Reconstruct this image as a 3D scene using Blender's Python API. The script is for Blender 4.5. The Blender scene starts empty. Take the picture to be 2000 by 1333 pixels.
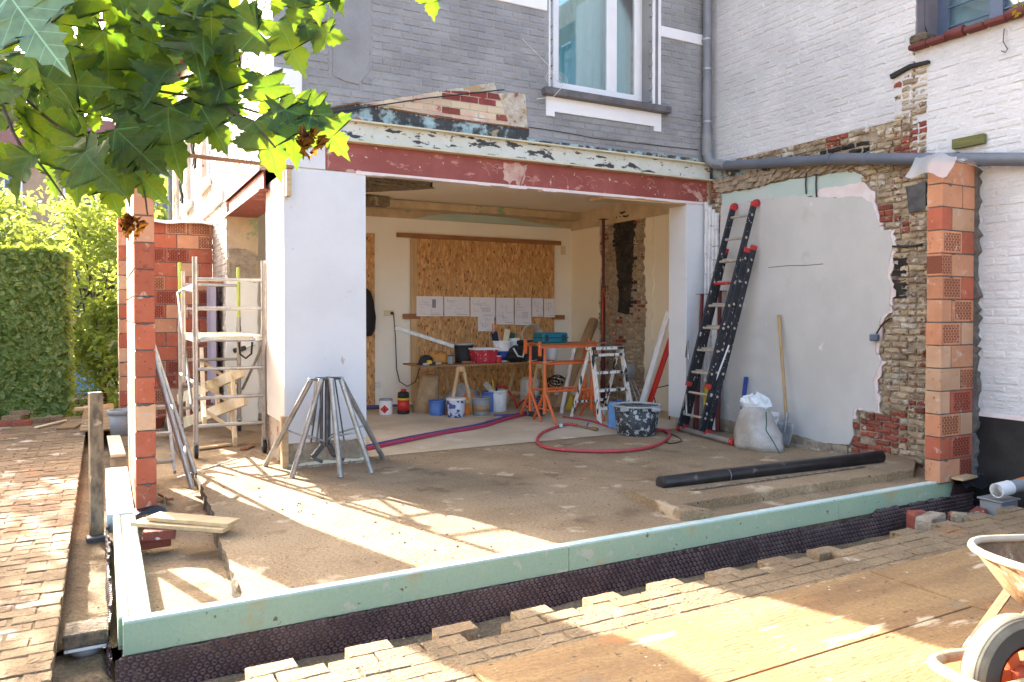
import bpy, math, random
from mathutils import Vector, Matrix, noise
random.seed(7)
RD = math.radians
scene = bpy.context.scene
# ------------------------------------------------------------------ camera
CAMH, FPX, HZ, TH = 1.5, 1483.0, 612.0, math.atan(800/1483)
cam_d = bpy.data.cameras.new('camera'); cam = bpy.data.objects.new('camera', cam_d)
scene.collection.objects.link(cam); scene.camera = cam
cam.location = (0, 0, CAMH)
PITCH = RD(1.0)
cam.rotation_euler = (math.pi/2 - PITCH, 0, -TH)
cam_d.sensor_width = 36; cam_d.lens = FPX/2000*36
cam_d.shift_y = -((666.5-HZ) - FPX*math.tan(PITCH))/2000
cam_d.clip_start = .05; cam_d.clip_end = 2000
# ------------------------------------------------------------------ sky, sun, exposure
SUN_EL = RD(25.2)
LD = Vector((.30, -.954))                                   # horizontal travel direction of the light
world = bpy.data.worlds.new('World'); scene.world = world; world.use_nodes = True
wn = world.node_tree; bg = wn.nodes['Background']
sky = wn.nodes.new('ShaderNodeTexSky'); sky.sky_type = 'NISHITA'; sky.sun_disc = False
sky.sun_elevation = SUN_EL; sky.sun_rotation = math.atan2(-LD.x, -LD.y)
sky.dust_density = 6.0; sky.ozone_density = 0.25; sky.air_density = 0.9
wn.links.new(sky.outputs[0], bg.inputs[0]); bg.inputs[1].default_value = 0.15
sun_d = bpy.data.lights.new('sun', 'SUN'); sun_d.energy = 5.0; sun_d.angle = RD(.55); sun_d.color = (1, .93, .80)
sun = bpy.data.objects.new('sun', sun_d); scene.collection.objects.link(sun)
tosun = Vector((-LD.x*math.cos(SUN_EL), -LD.y*math.cos(SUN_EL), math.sin(SUN_EL)))
sun.rotation_euler = tosun.to_track_quat('Z', 'Y').to_euler(); sun.location = (-6, 14, 12)
vs = scene.view_settings
vs.view_transform = 'Standard'; vs.look = 'None'; vs.gamma = 1; vs.use_curve_mapping = False; vs.exposure = 2.72
scene.cycles.max_bounces = 10; scene.cycles.diffuse_bounces = 9; scene.cycles.transparent_max_bounces = 12
# ------------------------------------------------------------------ pixel (2000x1333 photograph) to point on a plane
DV = Vector((math.sin(TH), math.cos(TH))); RV = Vector((math.cos(TH), -math.sin(TH)))
def ray(px): return DV + RV*((px-1000)/FPX)
def G(px, py, z=0.0):
    t = FPX*(CAMH-z)/(py-HZ); q = ray(px)*t
    return Vector((q.x, q.y, z))
def PY(px, py, y):
    r = ray(px); t = y/r.y
    return Vector((r.x*t, y, CAMH+(HZ-py)*t/FPX))
def PX(px, py, x):
    r = ray(px); t = x/r.x
    return Vector((x, r.y*t, CAMH+(HZ-py)*t/FPX))
def PT(px, py, t):
    q = ray(px)*t
    return Vector((q.x, q.y, CAMH+(HZ-py)*t/FPX))
def mpp(p): return (p.x*DV.x+p.y*DV.y)/FPX                    # metres per photograph pixel at a point
# ------------------------------------------------------------------ object helpers
COL = scene.collection
WORLD = {}                                                     # things whose parts are given in world coordinates
def link(o, parent=None):
    COL.objects.link(o)
    if parent is not None:
        o.parent = parent
        if parent.name in WORLD: o.matrix_parent_inverse = Matrix.Translation(-Vector(WORLD[parent.name]))
    return o
def tag(o, label=None, cat=None, group=None, kind=None):
    if label: o['label'] = label
    if cat: o['category'] = cat
    if group: o['group'] = group
    if kind: o['kind'] = kind
    return o
def thing(name, label, cat, loc=(0, 0, 0), rz=0.0, group=None):
    o = bpy.data.objects.new(name, None); o.empty_display_size = .1
    o.location = loc; o.rotation_euler = (0, 0, rz)
    link(o); return tag(o, label, cat, group)
def wthing(name, label, cat, loc, group=None):                # the same, its parts in world coordinates
    o = thing(name, label, cat, loc, 0, group); WORLD[o.name] = tuple(loc); return o
def copy_tree(o, parent=None):
    c = o.copy(); link(c); c.parent = parent
    for ch in list(o.children): copy_tree(ch, c)
    return c
class MB:
    def __init__(s): s.v = []; s.f = []; s.sm = []; s.mi = []; s.m = 0
    def add(s, vs, fs, smooth=False):
        b = len(s.v); s.v += [tuple(p) for p in vs]
        for f in fs: s.f.append([i+b for i in f]); s.sm.append(smooth); s.mi.append(s.m)
        return s
    def box(s, a, b, M=None, ch=0.0):
        x0, y0, z0 = [min(a[i], b[i]) for i in range(3)]; x1, y1, z1 = [max(a[i], b[i]) for i in range(3)]
        if ch <= 0:
            P = [Vector((x, y, z)) for z in (z0, z1) for x, y in ((x0, y0), (x1, y0), (x1, y1), (x0, y1))]
            F = [(0, 3, 2, 1), (4, 5, 6, 7), (0, 1, 5, 4), (1, 2, 6, 5), (2, 3, 7, 6), (3, 0, 4, 7)]
        else:                                                  # chamfered box: 24 verts
            P = []; F = []; idx = {}
            C = (Vector((x0, y0, z0)), Vector((x1, y1, z1)))
            for i in (0, 1):
                for j in (0, 1):
                    for k in (0, 1):
                        for a_ in range(3):
                            p = [C[i].x, C[j].y, C[k].z]; sg = (1-2*i, 1-2*j, 1-2*k)
                            for q in range(3):
                                if q != a_: p[q] += sg[q]*ch
                            idx[i, j, k, a_] = len(P); P.append(Vector(p))
            def fc(l, n):
                c = sum((P[i] for i in l), Vector())/len(l)
                nn = (P[l[1]]-P[l[0]]).cross(P[l[2]]-P[l[1]])
                ctr = (C[0]+C[1])/2
                F.append(l if nn.dot(c-ctr) > 0 else l[::-1])
            for e in (0, 1):
                fc([idx[e, 0, 0, 0], idx[e, 1, 0, 0], idx[e, 1, 1, 0], idx[e, 0, 1, 0]], 0)
                fc([idx[0, e, 0, 1], idx[1, e, 0, 1], idx[1, e, 1, 1], idx[0, e, 1, 1]], 0)
                fc([idx[0, 0, e, 2], idx[1, 0, e, 2], idx[1, 1, e, 2], idx[0, 1, e, 2]], 0)
                for g in (0, 1):
                    fc([idx[0, e, g, 1], idx[1, e, g, 1], idx[1, e, g, 2], idx[0, e, g, 2]], 0)
                    fc([idx[e, 0, g, 0], idx[e, 1, g, 0], idx[e, 1, g, 2], idx[e, 0, g, 2]], 0)
                    fc([idx[e, g, 0, 0], idx[e, g, 1, 0], idx[e, g, 1, 1], idx[e, g, 0, 1]], 0)
                    for h in (0, 1): fc([idx[e, g, h, 0], idx[e, g, h, 1], idx[e, g, h, 2]], 0)
        if M is not None: P = [M @ p for p in P]
        return s.add(P, F)
    def bar(s, a, b, w, h, up=(0, 0, 1), ch=0.0):              # box from a to b, w across, h along up
        a = Vector(a); b = Vector(b); d = b-a; L = d.length; d.normalize(); u = Vector(up)
        x = d.cross(u)
        if x.length < 1e-4: x = d.cross(Vector((1, 0, 0)))
        x.normalize(); u = x.cross(d)
        M = Matrix(((d.x, x.x, u.x, a.x), (d.y, x.y, u.y, a.y), (d.z, x.z, u.z, a.z), (0, 0, 0, 1)))
        return s.box((0, -w/2, -h/2), (L, w/2, h/2), M, ch)
    def tube(s, pts, r, n=10, cap=True, smooth=True):
        pts = [Vector(p) for p in pts]; rr = r if isinstance(r, (list, tuple)) else [r]*len(pts)
        t0 = (pts[1]-pts[0]).normalized(); u = t0.cross(Vector((0, 0, 1)))
        if u.length < 1e-3: u = t0.cross(Vector((1, 0, 0)))
        u.normalize(); V = []; F = []
        for i, p in enumerate(pts):
            a = pts[max(i-1, 0)]; b = pts[min(i+1, len(pts)-1)]; t = (b-a).normalized()
            u = (u-t*u.dot(t)).normalized(); w = t.cross(u)
            for k in range(n):
                an = 2*math.pi*k/n; V.append(p+(u*math.cos(an)+w*math.sin(an))*rr[i])
        for i in range(len(pts)-1):
            for k in range(n): F.append((i*n+k, i*n+(k+1) % n, (i+1)*n+(k+1) % n, (i+1)*n+k))
        s.add(V, F, smooth)
        if cap: s.add(V[:n], [list(range(n))[::-1]]); s.add(V[-n:], [list(range(n))])
        return s
    def lathe(s, prof, c=(0, 0, 0), n=24, M=None, smooth=True, sx=1, sy=1, cap=True):   # prof: (radius, z)
        V = []; F = []
        for r, z in prof:
            for k in range(n):
                a = 2*math.pi*k/n; p = Vector((r*math.cos(a)*sx, r*math.sin(a)*sy, z))
                V.append((M @ p if M is not None else p)+Vector(c))
        m = len(prof)
        for i in range(m-1):
            for k in range(n): F.append((i*n+k, i*n+(k+1) % n, (i+1)*n+(k+1) % n, (i+1)*n+k))
        if cap and prof[0][0] > 1e-4: F.append(list(range(n))[::-1])
        if cap and prof[-1][0] > 1e-4: F.append([(m-1)*n+k for k in range(n)])
        return s.add(V, F, smooth)
    def prism(s, poly, off):                                   # poly: 3-D points, off: extrusion vector
        off = Vector(off); P = [Vector(p) for p in poly]; n = len(P)
        nn = Vector()
        for i in range(n): nn += P[i].cross(P[(i+1) % n])
        if nn.dot(off) > 0: P = P[::-1]
        F = [list(range(n)), [i+n for i in range(n)][::-1]]
        for i in range(n): j = (i+1) % n; F.append((j, i, i+n, j+n))
        return s.add(P+[p+off for p in P], F)
    def build(s, name, mat, parent=None, kind=None, bevel=0.0, seg=2):
        me = bpy.data.meshes.new(name); me.from_pydata(s.v, [], s.f); me.update()
        for m in (mat if isinstance(mat, (list, tuple)) else [mat]): me.materials.append(m)
        me.polygons.foreach_set('use_smooth', s.sm)
        if max(s.mi, default=0): me.polygons.foreach_set('material_index', s.mi)
        o = bpy.data.objects.new(name, me); link(o, parent)
        if kind: o['kind'] = kind
        if bevel:
            b = o.modifiers.new('bevel', 'BEVEL'); b.width = bevel; b.segments = seg; b.limit_method = 'ANGLE'; b.angle_limit = RD(40)
        return o
def solo(name, mb, mat, label, cat, group=None, bevel=0.0, loc=None, rz=0.0):
    o = mb.build(name, mat, None, None, bevel)
    if loc is not None: o.location = loc; o.rotation_euler = (0, 0, rz)
    return tag(o, label, cat, group)
def part(name, mb, mat, parent, bevel=0.0, kind=None, label=None):
    o = mb.build(name, mat, parent, kind, bevel)
    if label: o['label'] = label
    return o
def jag(poly, amp, step, seed=1):                              # ragged outline: resample a closed 2-D outline and jitter it
    rnd = random.Random(seed); out = []
    n = len(poly)
    for i in range(n):
        a = Vector(poly[i]); b = Vector(poly[(i+1) % n]); L = (b-a).length; k = max(1, int(L/step))
        for j in range(k):
            p = a.lerp(b, j/k); q = Vector([rnd.uniform(-amp, amp) for _ in p]); out.append(p+(q if j or True else q))
    return out
def inside(poly, x, y):
    r = False; n = len(poly); j = n-1
    for i in range(n):
        xi, yi = poly[i][0], poly[i][1]; xj, yj = poly[j][0], poly[j][1]
        if (yi > y) != (yj > y) and x < (xj-xi)*(y-yi)/(yj-yi)+xi: r = not r
        j = i
    return r
# ------------------------------------------------------------------ materials
def _new(name):
    m = bpy.data.materials.new(name); m.use_nodes = True; nt = m.node_tree
    return m, nt, nt.nodes['Principled BSDF']
def _n(nt, t, **kw):
    n = nt.nodes.new(t)
    for k, v in kw.items(): setattr(n, k, v)
    return n
def _mix(nt, f, a, b, mode='MIX'):
    m = _n(nt, 'ShaderNodeMix', data_type='RGBA', blend_type=mode)
    for s, v in ((m.inputs['Factor'], f), (m.inputs['A'], a), (m.inputs['B'], b)):
        if hasattr(v, 'is_output'): nt.links.new(v, s)
        elif isinstance(v, (int, float)): s.default_value = v
        else: s.default_value = (*v, 1)
    return m.outputs['Result']
def _noise(nt, vec, scale, detail=5, rough=.55, stretch=None, dist=0.0):
    if stretch:
        mp = _n(nt, 'ShaderNodeMapping'); mp.inputs['Scale'].default_value = stretch
        nt.links.new(vec, mp.inputs[0]); vec = mp.outputs[0]
    t = _n(nt, 'ShaderNodeTexNoise'); t.inputs['Scale'].default_value = scale; t.inputs['Detail'].default_value = detail
    t.inputs['Roughness'].default_value = rough; t.inputs['Distortion'].default_value = dist
    nt.links.new(vec, t.inputs['Vector']); return t.outputs['Fac']
def _ramp(nt, fac, lo, hi):
    r = _n(nt, 'ShaderNodeMapRange', interpolation_type='SMOOTHSTEP'); r.inputs[1].default_value = lo; r.inputs[2].default_value = hi
    nt.links.new(fac, r.inputs[0]); return r.outputs[0]
def _bump(nt, bsdf, h, strength, dist=.01, prev=None):
    b = _n(nt, 'ShaderNodeBump'); b.inputs['Strength'].default_value = strength; b.inputs['Distance'].default_value = dist
    nt.links.new(h, b.inputs['Height'])
    if prev is not None: nt.links.new(prev, b.inputs['Normal'])
    nt.links.new(b.outputs[0], bsdf.inputs['Normal']); return b.outputs[0]
def Mt(name, c1, c2=None, sc=4.0, rough=.75, bump=0.0, bs=60.0, bd=.006, spots=(), jit=0.0, metal=0.0, stretch=None,
       lo=.35, hi=.65, spec=None, fine=0.0, coat=0.0):
    """colour c1 to c2 by world-space noise; spots: (colour, scale, threshold, softness[, stretch]) shapes on top; jit: value jitter per piece"""
    m, nt, b = _new(name); pos = _n(nt, 'ShaderNodeNewGeometry')
    P = pos.outputs['Position']
    col = None
    if c2 is None: c2 = tuple(x*.8 for x in c1)
    col = _mix(nt, _ramp(nt, _noise(nt, P, sc, 6, .6, stretch), lo, hi), c1, c2)
    if fine:
        f = _noise(nt, P, 55, 6, .75); v = _n(nt, 'ShaderNodeMapRange'); nt.links.new(f, v.inputs[0])
        v.inputs[1].default_value = .3; v.inputs[2].default_value = .7; v.inputs[3].default_value = 1-fine; v.inputs[4].default_value = 1+fine*.6
        h = _n(nt, 'ShaderNodeHueSaturation'); nt.links.new(v.outputs[0], h.inputs['Value']); nt.links.new(col, h.inputs['Color']); col = h.outputs[0]
    if jit:
        oi = _n(nt, 'ShaderNodeObjectInfo'); ad = _n(nt, 'ShaderNodeMath', operation='ADD'); fr = _n(nt, 'ShaderNodeMath', operation='FRACT')
        nt.links.new(oi.outputs['Random'], ad.inputs[0]); nt.links.new(pos.outputs['Random Per Island'], ad.inputs[1]); nt.links.new(ad.outputs[0], fr.inputs[0])
        mr = _n(nt, 'ShaderNodeMapRange'); nt.links.new(fr.outputs[0], mr.inputs[0]); mr.inputs[3].default_value = 1-jit; mr.inputs[4].default_value = 1+jit
        h = _n(nt, 'ShaderNodeHueSaturation'); nt.links.new(mr.outputs[0], h.inputs['Value']); nt.links.new(col, h.inputs['Color']); col = h.outputs[0]
    for i, sp in enumerate(spots):
        st = sp[4] if len(sp) > 4 else None
        f = _ramp(nt, _noise(nt, P, sp[1], 5, .6, st), sp[2], sp[2]+sp[3]); col = _mix(nt, f, col, sp[0])
    nt.links.new(col, b.inputs['Base Color']); b.inputs['Roughness'].default_value = rough; b.inputs['Metallic'].default_value = metal
    if spec is not None: b.inputs['Specular IOR Level'].default_value = spec
    if coat: b.inputs['Coat Weight'].default_value = coat
    if bump: _bump(nt, b, _noise(nt, P, bs, 5, .65, stretch), bump, bd)
    return m
# ------------------------------------------------------------------ material library
dust = (.46, .36, .23)
m_gray = Mt('gray_wall_paint', (.235, .24, .25), (.305, .31, .32), sc=1.6, rough=.72, bump=.6, bs=34, bd=.012, jit=.09, fine=.06)
m_white = Mt('white_wall_paint', (.66, .665, .675), (.56, .565, .575), sc=1.2, rough=.75, bump=.8, bs=24, bd=.014, jit=.03, fine=.05,
             spots=((( .45, .42, .40), 26, .72, .03),))
m_strip = Mt('stripped_old_brick', (.50, .41, .28), (.31, .23, .15), sc=7, rough=.9, bump=.9, bs=45, bd=.012, jit=.25, fine=.2,
             spots=(((.60, .54, .45), 9, .58, .05), ((.22, .07, .04), 8, .60, .05), ((.07, .06, .05), 13, .62, .05)))
m_stripgray = Mt('lime_washed_brick', (.60, .55, .47), (.42, .36, .28), sc=8, rough=.9, bump=.9, bs=45, bd=.012, jit=.2, fine=.2,
                 spots=(((.25, .08, .05), 8, .60, .05), ((.42, .31, .17), 6, .56, .06), ((.09, .08, .07), 15, .64, .05)))
m_red = Mt('raw_red_brick', (.33, .085, .05), (.24, .07, .05), sc=9, rough=.9, bump=.9, bs=50, bd=.01, jit=.25, fine=.2,
           spots=(((.6, .5, .44), 12, .63, .04),))
m_soot = Mt('sooty_brick', (.012, .011, .010), (.045, .036, .03), sc=8, rough=.85, bump=.9, bs=45, bd=.01, jit=.3,
            spots=(((.30, .24, .17), 13, .68, .05),))
m_mortar = Mt('old_lime_mortar', (.46, .38, .28), (.30, .235, .17), sc=9, rough=.95, bump=1, bs=35, bd=.02, fine=.2)
m_mint = Mt('mint_paint', (0.440, 0.563, 0.510), (0.510, 0.598, 0.563), sc=2, rough=.8, bump=.1, fine=.03, spots=(((.72, .68, .66), 6, .68, .05),))
m_pinkw = Mt('pale_pink_plaster', (.76, .70, .69), (.72, .60, .58), sc=6, rough=.85, bump=.3, bs=30, fine=.05)
m_plaster = Mt('grey_white_plaster', (0.522, 0.513, 0.486), (0.585, 0.576, 0.549), sc=1.3, rough=.8, bump=.15, bs=9, fine=.03, spots=(((.50, .48, .44), 2.2, .62, .12), ((.40, .36, .31), 30, .73, .02), ((.70, .69, .67), 5, .66, .08)))
m_panel = Mt('white_board', (.70, .71, .725), (.65, .66, .675), sc=1.5, rough=.55, bump=.05, bs=10, fine=.02,
             spots=(((.48, .45, .41), 11, .70, .03, (1, 1, .5)), ((.58, .56, .53), 3, .66, .10)))
m_cream = Mt('cream_room_paint', (.87, .81, .66), (.84, .77, .61), sc=1.1, rough=.8, bump=.05, bs=20, fine=.02)
m_roomw = Mt('room_white_paint', (.89, .87, .80), (.86, .83, .76), sc=1.1, rough=.8, bump=.05, bs=20, fine=.02)
m_ceil = Mt('ceiling_plaster', (.86, .79, .66), (.81, .72, .57), sc=.8, rough=.9, bump=.1, bs=15, fine=.03)
m_cove = Mt('stripped_ceiling_edge', (.62, .50, .33), (.50, .39, .25), sc=4, rough=.95, bump=.6, bs=30, fine=.12,
            spots=(((.16, .12, .09), 22, .69, .04), ((.30, .40, .26), 2.3, .62, .03)))
m_beamred = Mt('red_oxide_paint', (.25, .055, .042), (.32, .085, .068), sc=2.5, rough=.6, bump=.1, bs=30, fine=.04,
               spots=(((.46, .20, .17), 4.2, .60, .07, (1, 1, 2.2)), ((.60, .46, .40), 15, .66, .03), ((.12, .03, .03), 30, .70, .03)))
m_beamw = Mt('peeling_white_paint', (0.561, 0.578, 0.510), (0.629, 0.646, 0.612), sc=3, rough=.7, bump=.3, bs=30, fine=.06,
             spots=(((.045, .045, .05), 5, .575, .03, (.8, 1, 2.6)), ((.10, .09, .08), 14, .63, .03, (.7, 1, 1.6)), ((.46, .44, .36), 3, .60, .08, (.5, 1, 2)), ((.40, .52, .50), 4, .66, .05), ((.14, .08, .05), 11, .66, .03)))
m_beamcream = Mt('cream_flange_paint', (.66, .62, .46), (.58, .52, .36), sc=5, rough=.7, fine=.08, spots=(((.10, .07, .05), 14, .66, .03, (.5, 1, 1)),))
m_teal = Mt('blue_black_brick', (.30, .42, .45), (.05, .055, .06), sc=5.5, rough=.85, bump=.7, bs=40, bd=.01, jit=.15, lo=.44, hi=.54,
            spots=(((.34, .30, .18), 7, .62, .06), ((.45, .14, .09), 5, .69, .03)))
m_pinkb = Mt('pink_cream_brick', (.62, .52, .36), (.60, .36, .31), sc=2.6, rough=.9, bump=.6, bs=40, bd=.01, jit=.12, fine=.1,
             spots=(((.34, .10, .08), 7, .65, .06), ((.72, .66, .6), 4, .64, .05)))
m_darkred = Mt('maroon_painted_brick', (.20, .04, .035), (.27, .06, .05), sc=6, rough=.85, bump=.6, bs=40, jit=.15, fine=.1)
m_trim = Mt('white_trim_paint', (.82, .83, .86), (.78, .79, .82), sc=3, rough=.5, fine=.01)
m_bluestone = Mt('blue_stone', (.10, .095, .10), (.15, .14, .145), sc=9, rough=.6, bump=.3, bs=50, fine=.1)
m_zinc = Mt('zinc_grey_pipe', (0.160, 0.172, 0.192), (0.216, 0.224, 0.248), sc=3, rough=.42, spec=.5, fine=.05, spots=(((.42, .40, .36), 9, .70, .05),))
m_pvcgray = Mt('grey_pvc', (0.108, 0.126, 0.158), (0.137, 0.151, 0.180), sc=3, rough=.45, fine=.03, spots=(((.36, .33, .3), 12, .70, .04),))
m_concrete = Mt('site_concrete', (.40, .285, .165), (.27, .182, .10), sc=1.25, rough=.93, bump=1, bs=30, bd=.02, fine=.45, lo=.3, hi=.7,
                spots=(((.52, .40, .26), 3.1, .58, .10), ((.19, .12, .062), 2.1, .57, .12), ((.075, .05, .03), 26, .64, .03), ((.60, .52, .42), 30, .72, .02)))
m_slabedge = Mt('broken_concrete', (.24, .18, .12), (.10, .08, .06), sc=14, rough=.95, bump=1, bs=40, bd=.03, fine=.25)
m_roomfloor = Mt('dusty_room_floor', (.58, .48, .35), (.47, .37, .25), sc=1.3, rough=.9, bump=.3, bs=40, fine=.1,
                 spots=(((.62, .57, .52), 2.0, .58, .12), ((.14, .11, .08), 60, .71, .02)))
m_soil = Mt('sandy_soil', (0.344, 0.242, 0.139), (0.221, 0.152, 0.082), sc=3, rough=.95, bump=1, bs=35, bd=.03, fine=.5, spots=(((.10, .07, .045), 24, .64, .04),))
m_paver = Mt('dusty_paver', (0.319, 0.228, 0.129), (0.228, 0.156, 0.085), sc=2.0, rough=.9, bump=1, bs=45, bd=.015, fine=.45, jit=.05,
             spots=(((.42, .20, .085), 1.4, .55, .14), ((.54, .44, .31), 2.7, .60, .08), ((.10, .07, .04), 24, .63, .03), ((.16, .125, .09), 1.9, .60, .10)))
m_paver2 = Mt('orange_paver', (0.274, 0.185, 0.100), (0.192, 0.122, 0.063), sc=2.0, rough=.9, bump=1, bs=45, bd=.015, fine=.4, jit=.10,
              spots=(((.42, .20, .09), 1.1, .58, .16), ((.54, .44, .32), 2.9, .58, .10), ((.12, .08, .05), 48, .70, .02)))
m_joint = Mt('paving_sand', (0.274, 0.190, 0.106), (0.190, 0.129, 0.068), sc=6, rough=.97, bump=1, bs=45, bd=.015, fine=.4)
m_ply = Mt('site_plywood', (0.359, 0.226, 0.098), (0.242, 0.140, 0.061), sc=2.2, rough=.85, bump=.8, bs=30, bd=.01, fine=.35, stretch=(.45, 2.2, 1), lo=.3, hi=.7,
           spots=(((.40, .17, .06), 1.5, .53, .12), ((.56, .44, .29), 4, .60, .07, (.4, 1.6, 1)), ((.10, .07, .04), 22, .64, .03), ((.20, .15, .095), 1.9, .58, .12), ((.62, .54, .42), 13, .68, .03)))
def osb(name, c1, c2, c3):
    m, nt, b = _new(name); g = _n(nt, 'ShaderNodeNewGeometry'); P = g.outputs['Position']
    def flakes(rot, sc, st):
        mp = _n(nt, 'ShaderNodeMapping'); mp.inputs['Rotation'].default_value = (0, rot, 0); mp.inputs['Scale'].default_value = st
        nt.links.new(P, mp.inputs[0])
        wv = _n(nt, 'ShaderNodeTexVoronoi', feature='F1'); wv.inputs['Scale'].default_value = sc; nt.links.new(mp.outputs[0], wv.inputs['Vector'])
        return wv
    a = flakes(.6, 20, (2.4, 1, .8)); c = flakes(-.5, 17, (2.6, 1, .75)); e = flakes(.15, 24, (2.0, 1, .9))
    sa = _n(nt, 'ShaderNodeSeparateColor'); nt.links.new(a.outputs['Color'], sa.inputs[0])
    sc_ = _n(nt, 'ShaderNodeSeparateColor'); nt.links.new(c.outputs['Color'], sc_.inputs[0])
    se = _n(nt, 'ShaderNodeSeparateColor'); nt.links.new(e.outputs['Color'], se.inputs[0])
    col = _mix(nt, sa.outputs[0], c1, c2); f = _ramp(nt, sc_.outputs[1], .55, .6)
    col = _mix(nt, f, col, _mix(nt, sc_.outputs[0], c1, tuple(x*1.25 for x in c2)))
    col = _mix(nt, _ramp(nt, se.outputs[2], .93, .95), col, c3)
    col = _mix(nt, _ramp(nt, _noise(nt, P, 30, 3, .6, (3, 1, .7)), .62, .72), col, tuple(x*.6 for x in c1))
    nt.links.new(col, b.inputs['Base Color']); b.inputs['Roughness'].default_value = .6
    _bump(nt, b, sa.outputs[1], .2, .004); return m
m_osb = osb('osb_board', (.44, .225, .08), (.62, .37, .16), (.22, .10, .035))
def wood(name, c1, c2, rough=.7, st=(1, 1, 1), sc=7, dirt=None):
    sp = (dirt,) if dirt else ()
    return Mt(name, c1, c2, sc=sc, rough=rough, bump=.25, bs=30, bd=.004, stretch=st, fine=.06, spots=sp)
m_pine = wood('raw_pine', (.62, .43, .23), (.52, .34, .17), st=(2.5, 2.5, .35))
m_pineh = wood('raw_pine_board', (.60, .44, .25), (.48, .33, .17), st=(.4, 2.5, 3))
m_pale = wood('pale_spruce', (.80, .68, .47), (.70, .56, .36), st=(1, 1, 1))
m_oldwood = wood('weathered_plank', (.26, .20, .125), (.10, .075, .05), st=(2, 2, .9), sc=9, dirt=((.42, .34, .22), 8, .62, .06))
m_batten = wood('brown_batten', (.36, .17, .075), (.27, .12, .05), st=(.4, 3, 3))
m_greenwood = wood('mossy_wood', (.16, .16, .045), (.11, .115, .03), st=(3, .4, 3))
m_handle = wood('ash_handle', (.46, .31, .15), (.36, .23, .10), st=(3, 3, .4))
m_alu = Mt('scaffold_aluminium', (0.476, 0.459, 0.433), (0.357, 0.340, 0.315), sc=8, rough=.42, metal=.55, fine=.12, bump=.05, spots=(((.20, .17, .13), 20, .70, .04), ((.80, .78, .74), 16, .68, .04)))
m_lime = Mt('lime_paint_tube', (.42, .52, .05), (.50, .58, .12), sc=8, rough=.5, fine=.06)
m_galv = Mt('galvanised_steel', (.34, .36, .38), (.48, .50, .51), sc=12, rough=.45, metal=.7, fine=.12, bump=.08, spots=(((.70, .68, .64), 15, .65, .05), ((.10, .08, .06), 24, .70, .04)))
m_darksteel = Mt('dark_steel', (.07, .07, .075), (.12, .12, .12), sc=12, rough=.5, metal=.5, fine=.1)
m_rust = Mt('rusty_steel', (.24, .11, .05), (.12, .07, .045), sc=16, rough=.85, metal=.1, bump=.4, bs=70, fine=.2, spots=(((.55, .48, .38), 14, .6, .06),))
m_ladblk = Mt('splashed_black_rail', (.010, .012, .018), (.02, .022, .03), sc=8, rough=.4, spots=(((.72, .72, .70), 26, .645, .015, (1, 1, .6)), ((.55, .55, .55), 60, .70, .01)))
m_rung = Mt('ladder_rung_metal', (.60, .55, .46), (.46, .41, .34), sc=20, rough=.45, metal=.4, fine=.12)
m_redpl = Mt('red_plastic', (.50, .02, .02), (.42, .03, .03), sc=12, rough=.45, spots=(((.7, .5, .48), 28, .66, .03),))
m_redhose = Mt('red_rubber_hose', (.50, .055, .06), (.42, .06, .07), sc=9, rough=.5, fine=.08, spots=(((.62, .42, .38), 17, .66, .05),))
m_pinkpipe = Mt('red_pipe_sleeve', (.42, .035, .075), (.36, .05, .09), sc=8, rough=.55, fine=.06, spots=(((.6, .4, .4), 14, .68, .04),))
m_bluepipe = Mt('blue_pipe_sleeve', (.06, .06, .20), (.10, .09, .24), sc=8, rough=.55, fine=.06)
m_blackpvc = Mt('black_pipe', (.010, .010, .012), (.02, .02, .02), sc=6, rough=.32, spots=(((.10, .09, .08), 7, .64, .06), ((.3, .28, .25), 50, .73, .01)))
m_blackpl = Mt('black_plastic', (.012, .012, .013), (.03, .03, .03), sc=10, rough=.5, fine=.1)
m_blackbit = Mt('bitumen_coating', (0.006, 0.006, 0.008), (0.022, 0.022, 0.022), sc=3, rough=.55, bump=.5, bs=25, spots=(((.30, .29, .28), 15, .69, .02), ((.10, .095, .09), 2.5, .6, .12)))
m_dpc = Mt('black_damp_foil', (.012, .013, .015), (.02, .02, .022), sc=6, rough=.3, bump=.5, bs=12, bd=.02)
m_xps = Mt('green_insulation', (.31, .42, .285), (.37, .46, .30), sc=1.3, rough=.85, bump=.3, bs=50, fine=.1,
           spots=(((.42, .36, .19), 3.5, .57, .12), ((.46, .46, .34), 9, .62, .05), ((.17, .125, .07), 17, .655, .03)))
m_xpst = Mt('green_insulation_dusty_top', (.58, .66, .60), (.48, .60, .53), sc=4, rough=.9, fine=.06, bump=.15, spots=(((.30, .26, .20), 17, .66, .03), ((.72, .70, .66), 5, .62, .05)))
m_memb = Mt('dimpled_membrane', (.06, .034, .036), (.10, .06, .06), sc=3, rough=.26, fine=.1, spots=(((.20, .14, .10), 5, .64, .06),))
m_memb2 = Mt('membrane_studs', (.15, .10, .095), (.075, .045, .045), sc=9, rough=.3, fine=.2)
m_orange = Mt('orange_trestle_paint', (.72, .155, .035), (.62, .13, .035), sc=9, rough=.5, fine=.06, spots=(((.80, .55, .40), 18, .67, .03),))
m_paintstep = Mt('paint_crusted_ladder', (.78, .76, .70), (.70, .68, .62), sc=8, rough=.6, bump=.4, bs=40, spots=(((.02, .02, .024), 10, .53, .02, (1.6, 1.6, .45)),))
m_tub = Mt('cement_splashed_tub', (.022, .025, .03), (.05, .055, .06), sc=10, rough=.6, bump=.2, spots=(((.42, .43, .43), 16, .55, .05), ((.62, .62, .6), 30, .63, .03)))
m_tubrim = Mt('tub_rim_dust', (.42, .44, .43), (.34, .36, .36), sc=10, rough=.7, fine=.1)
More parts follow.
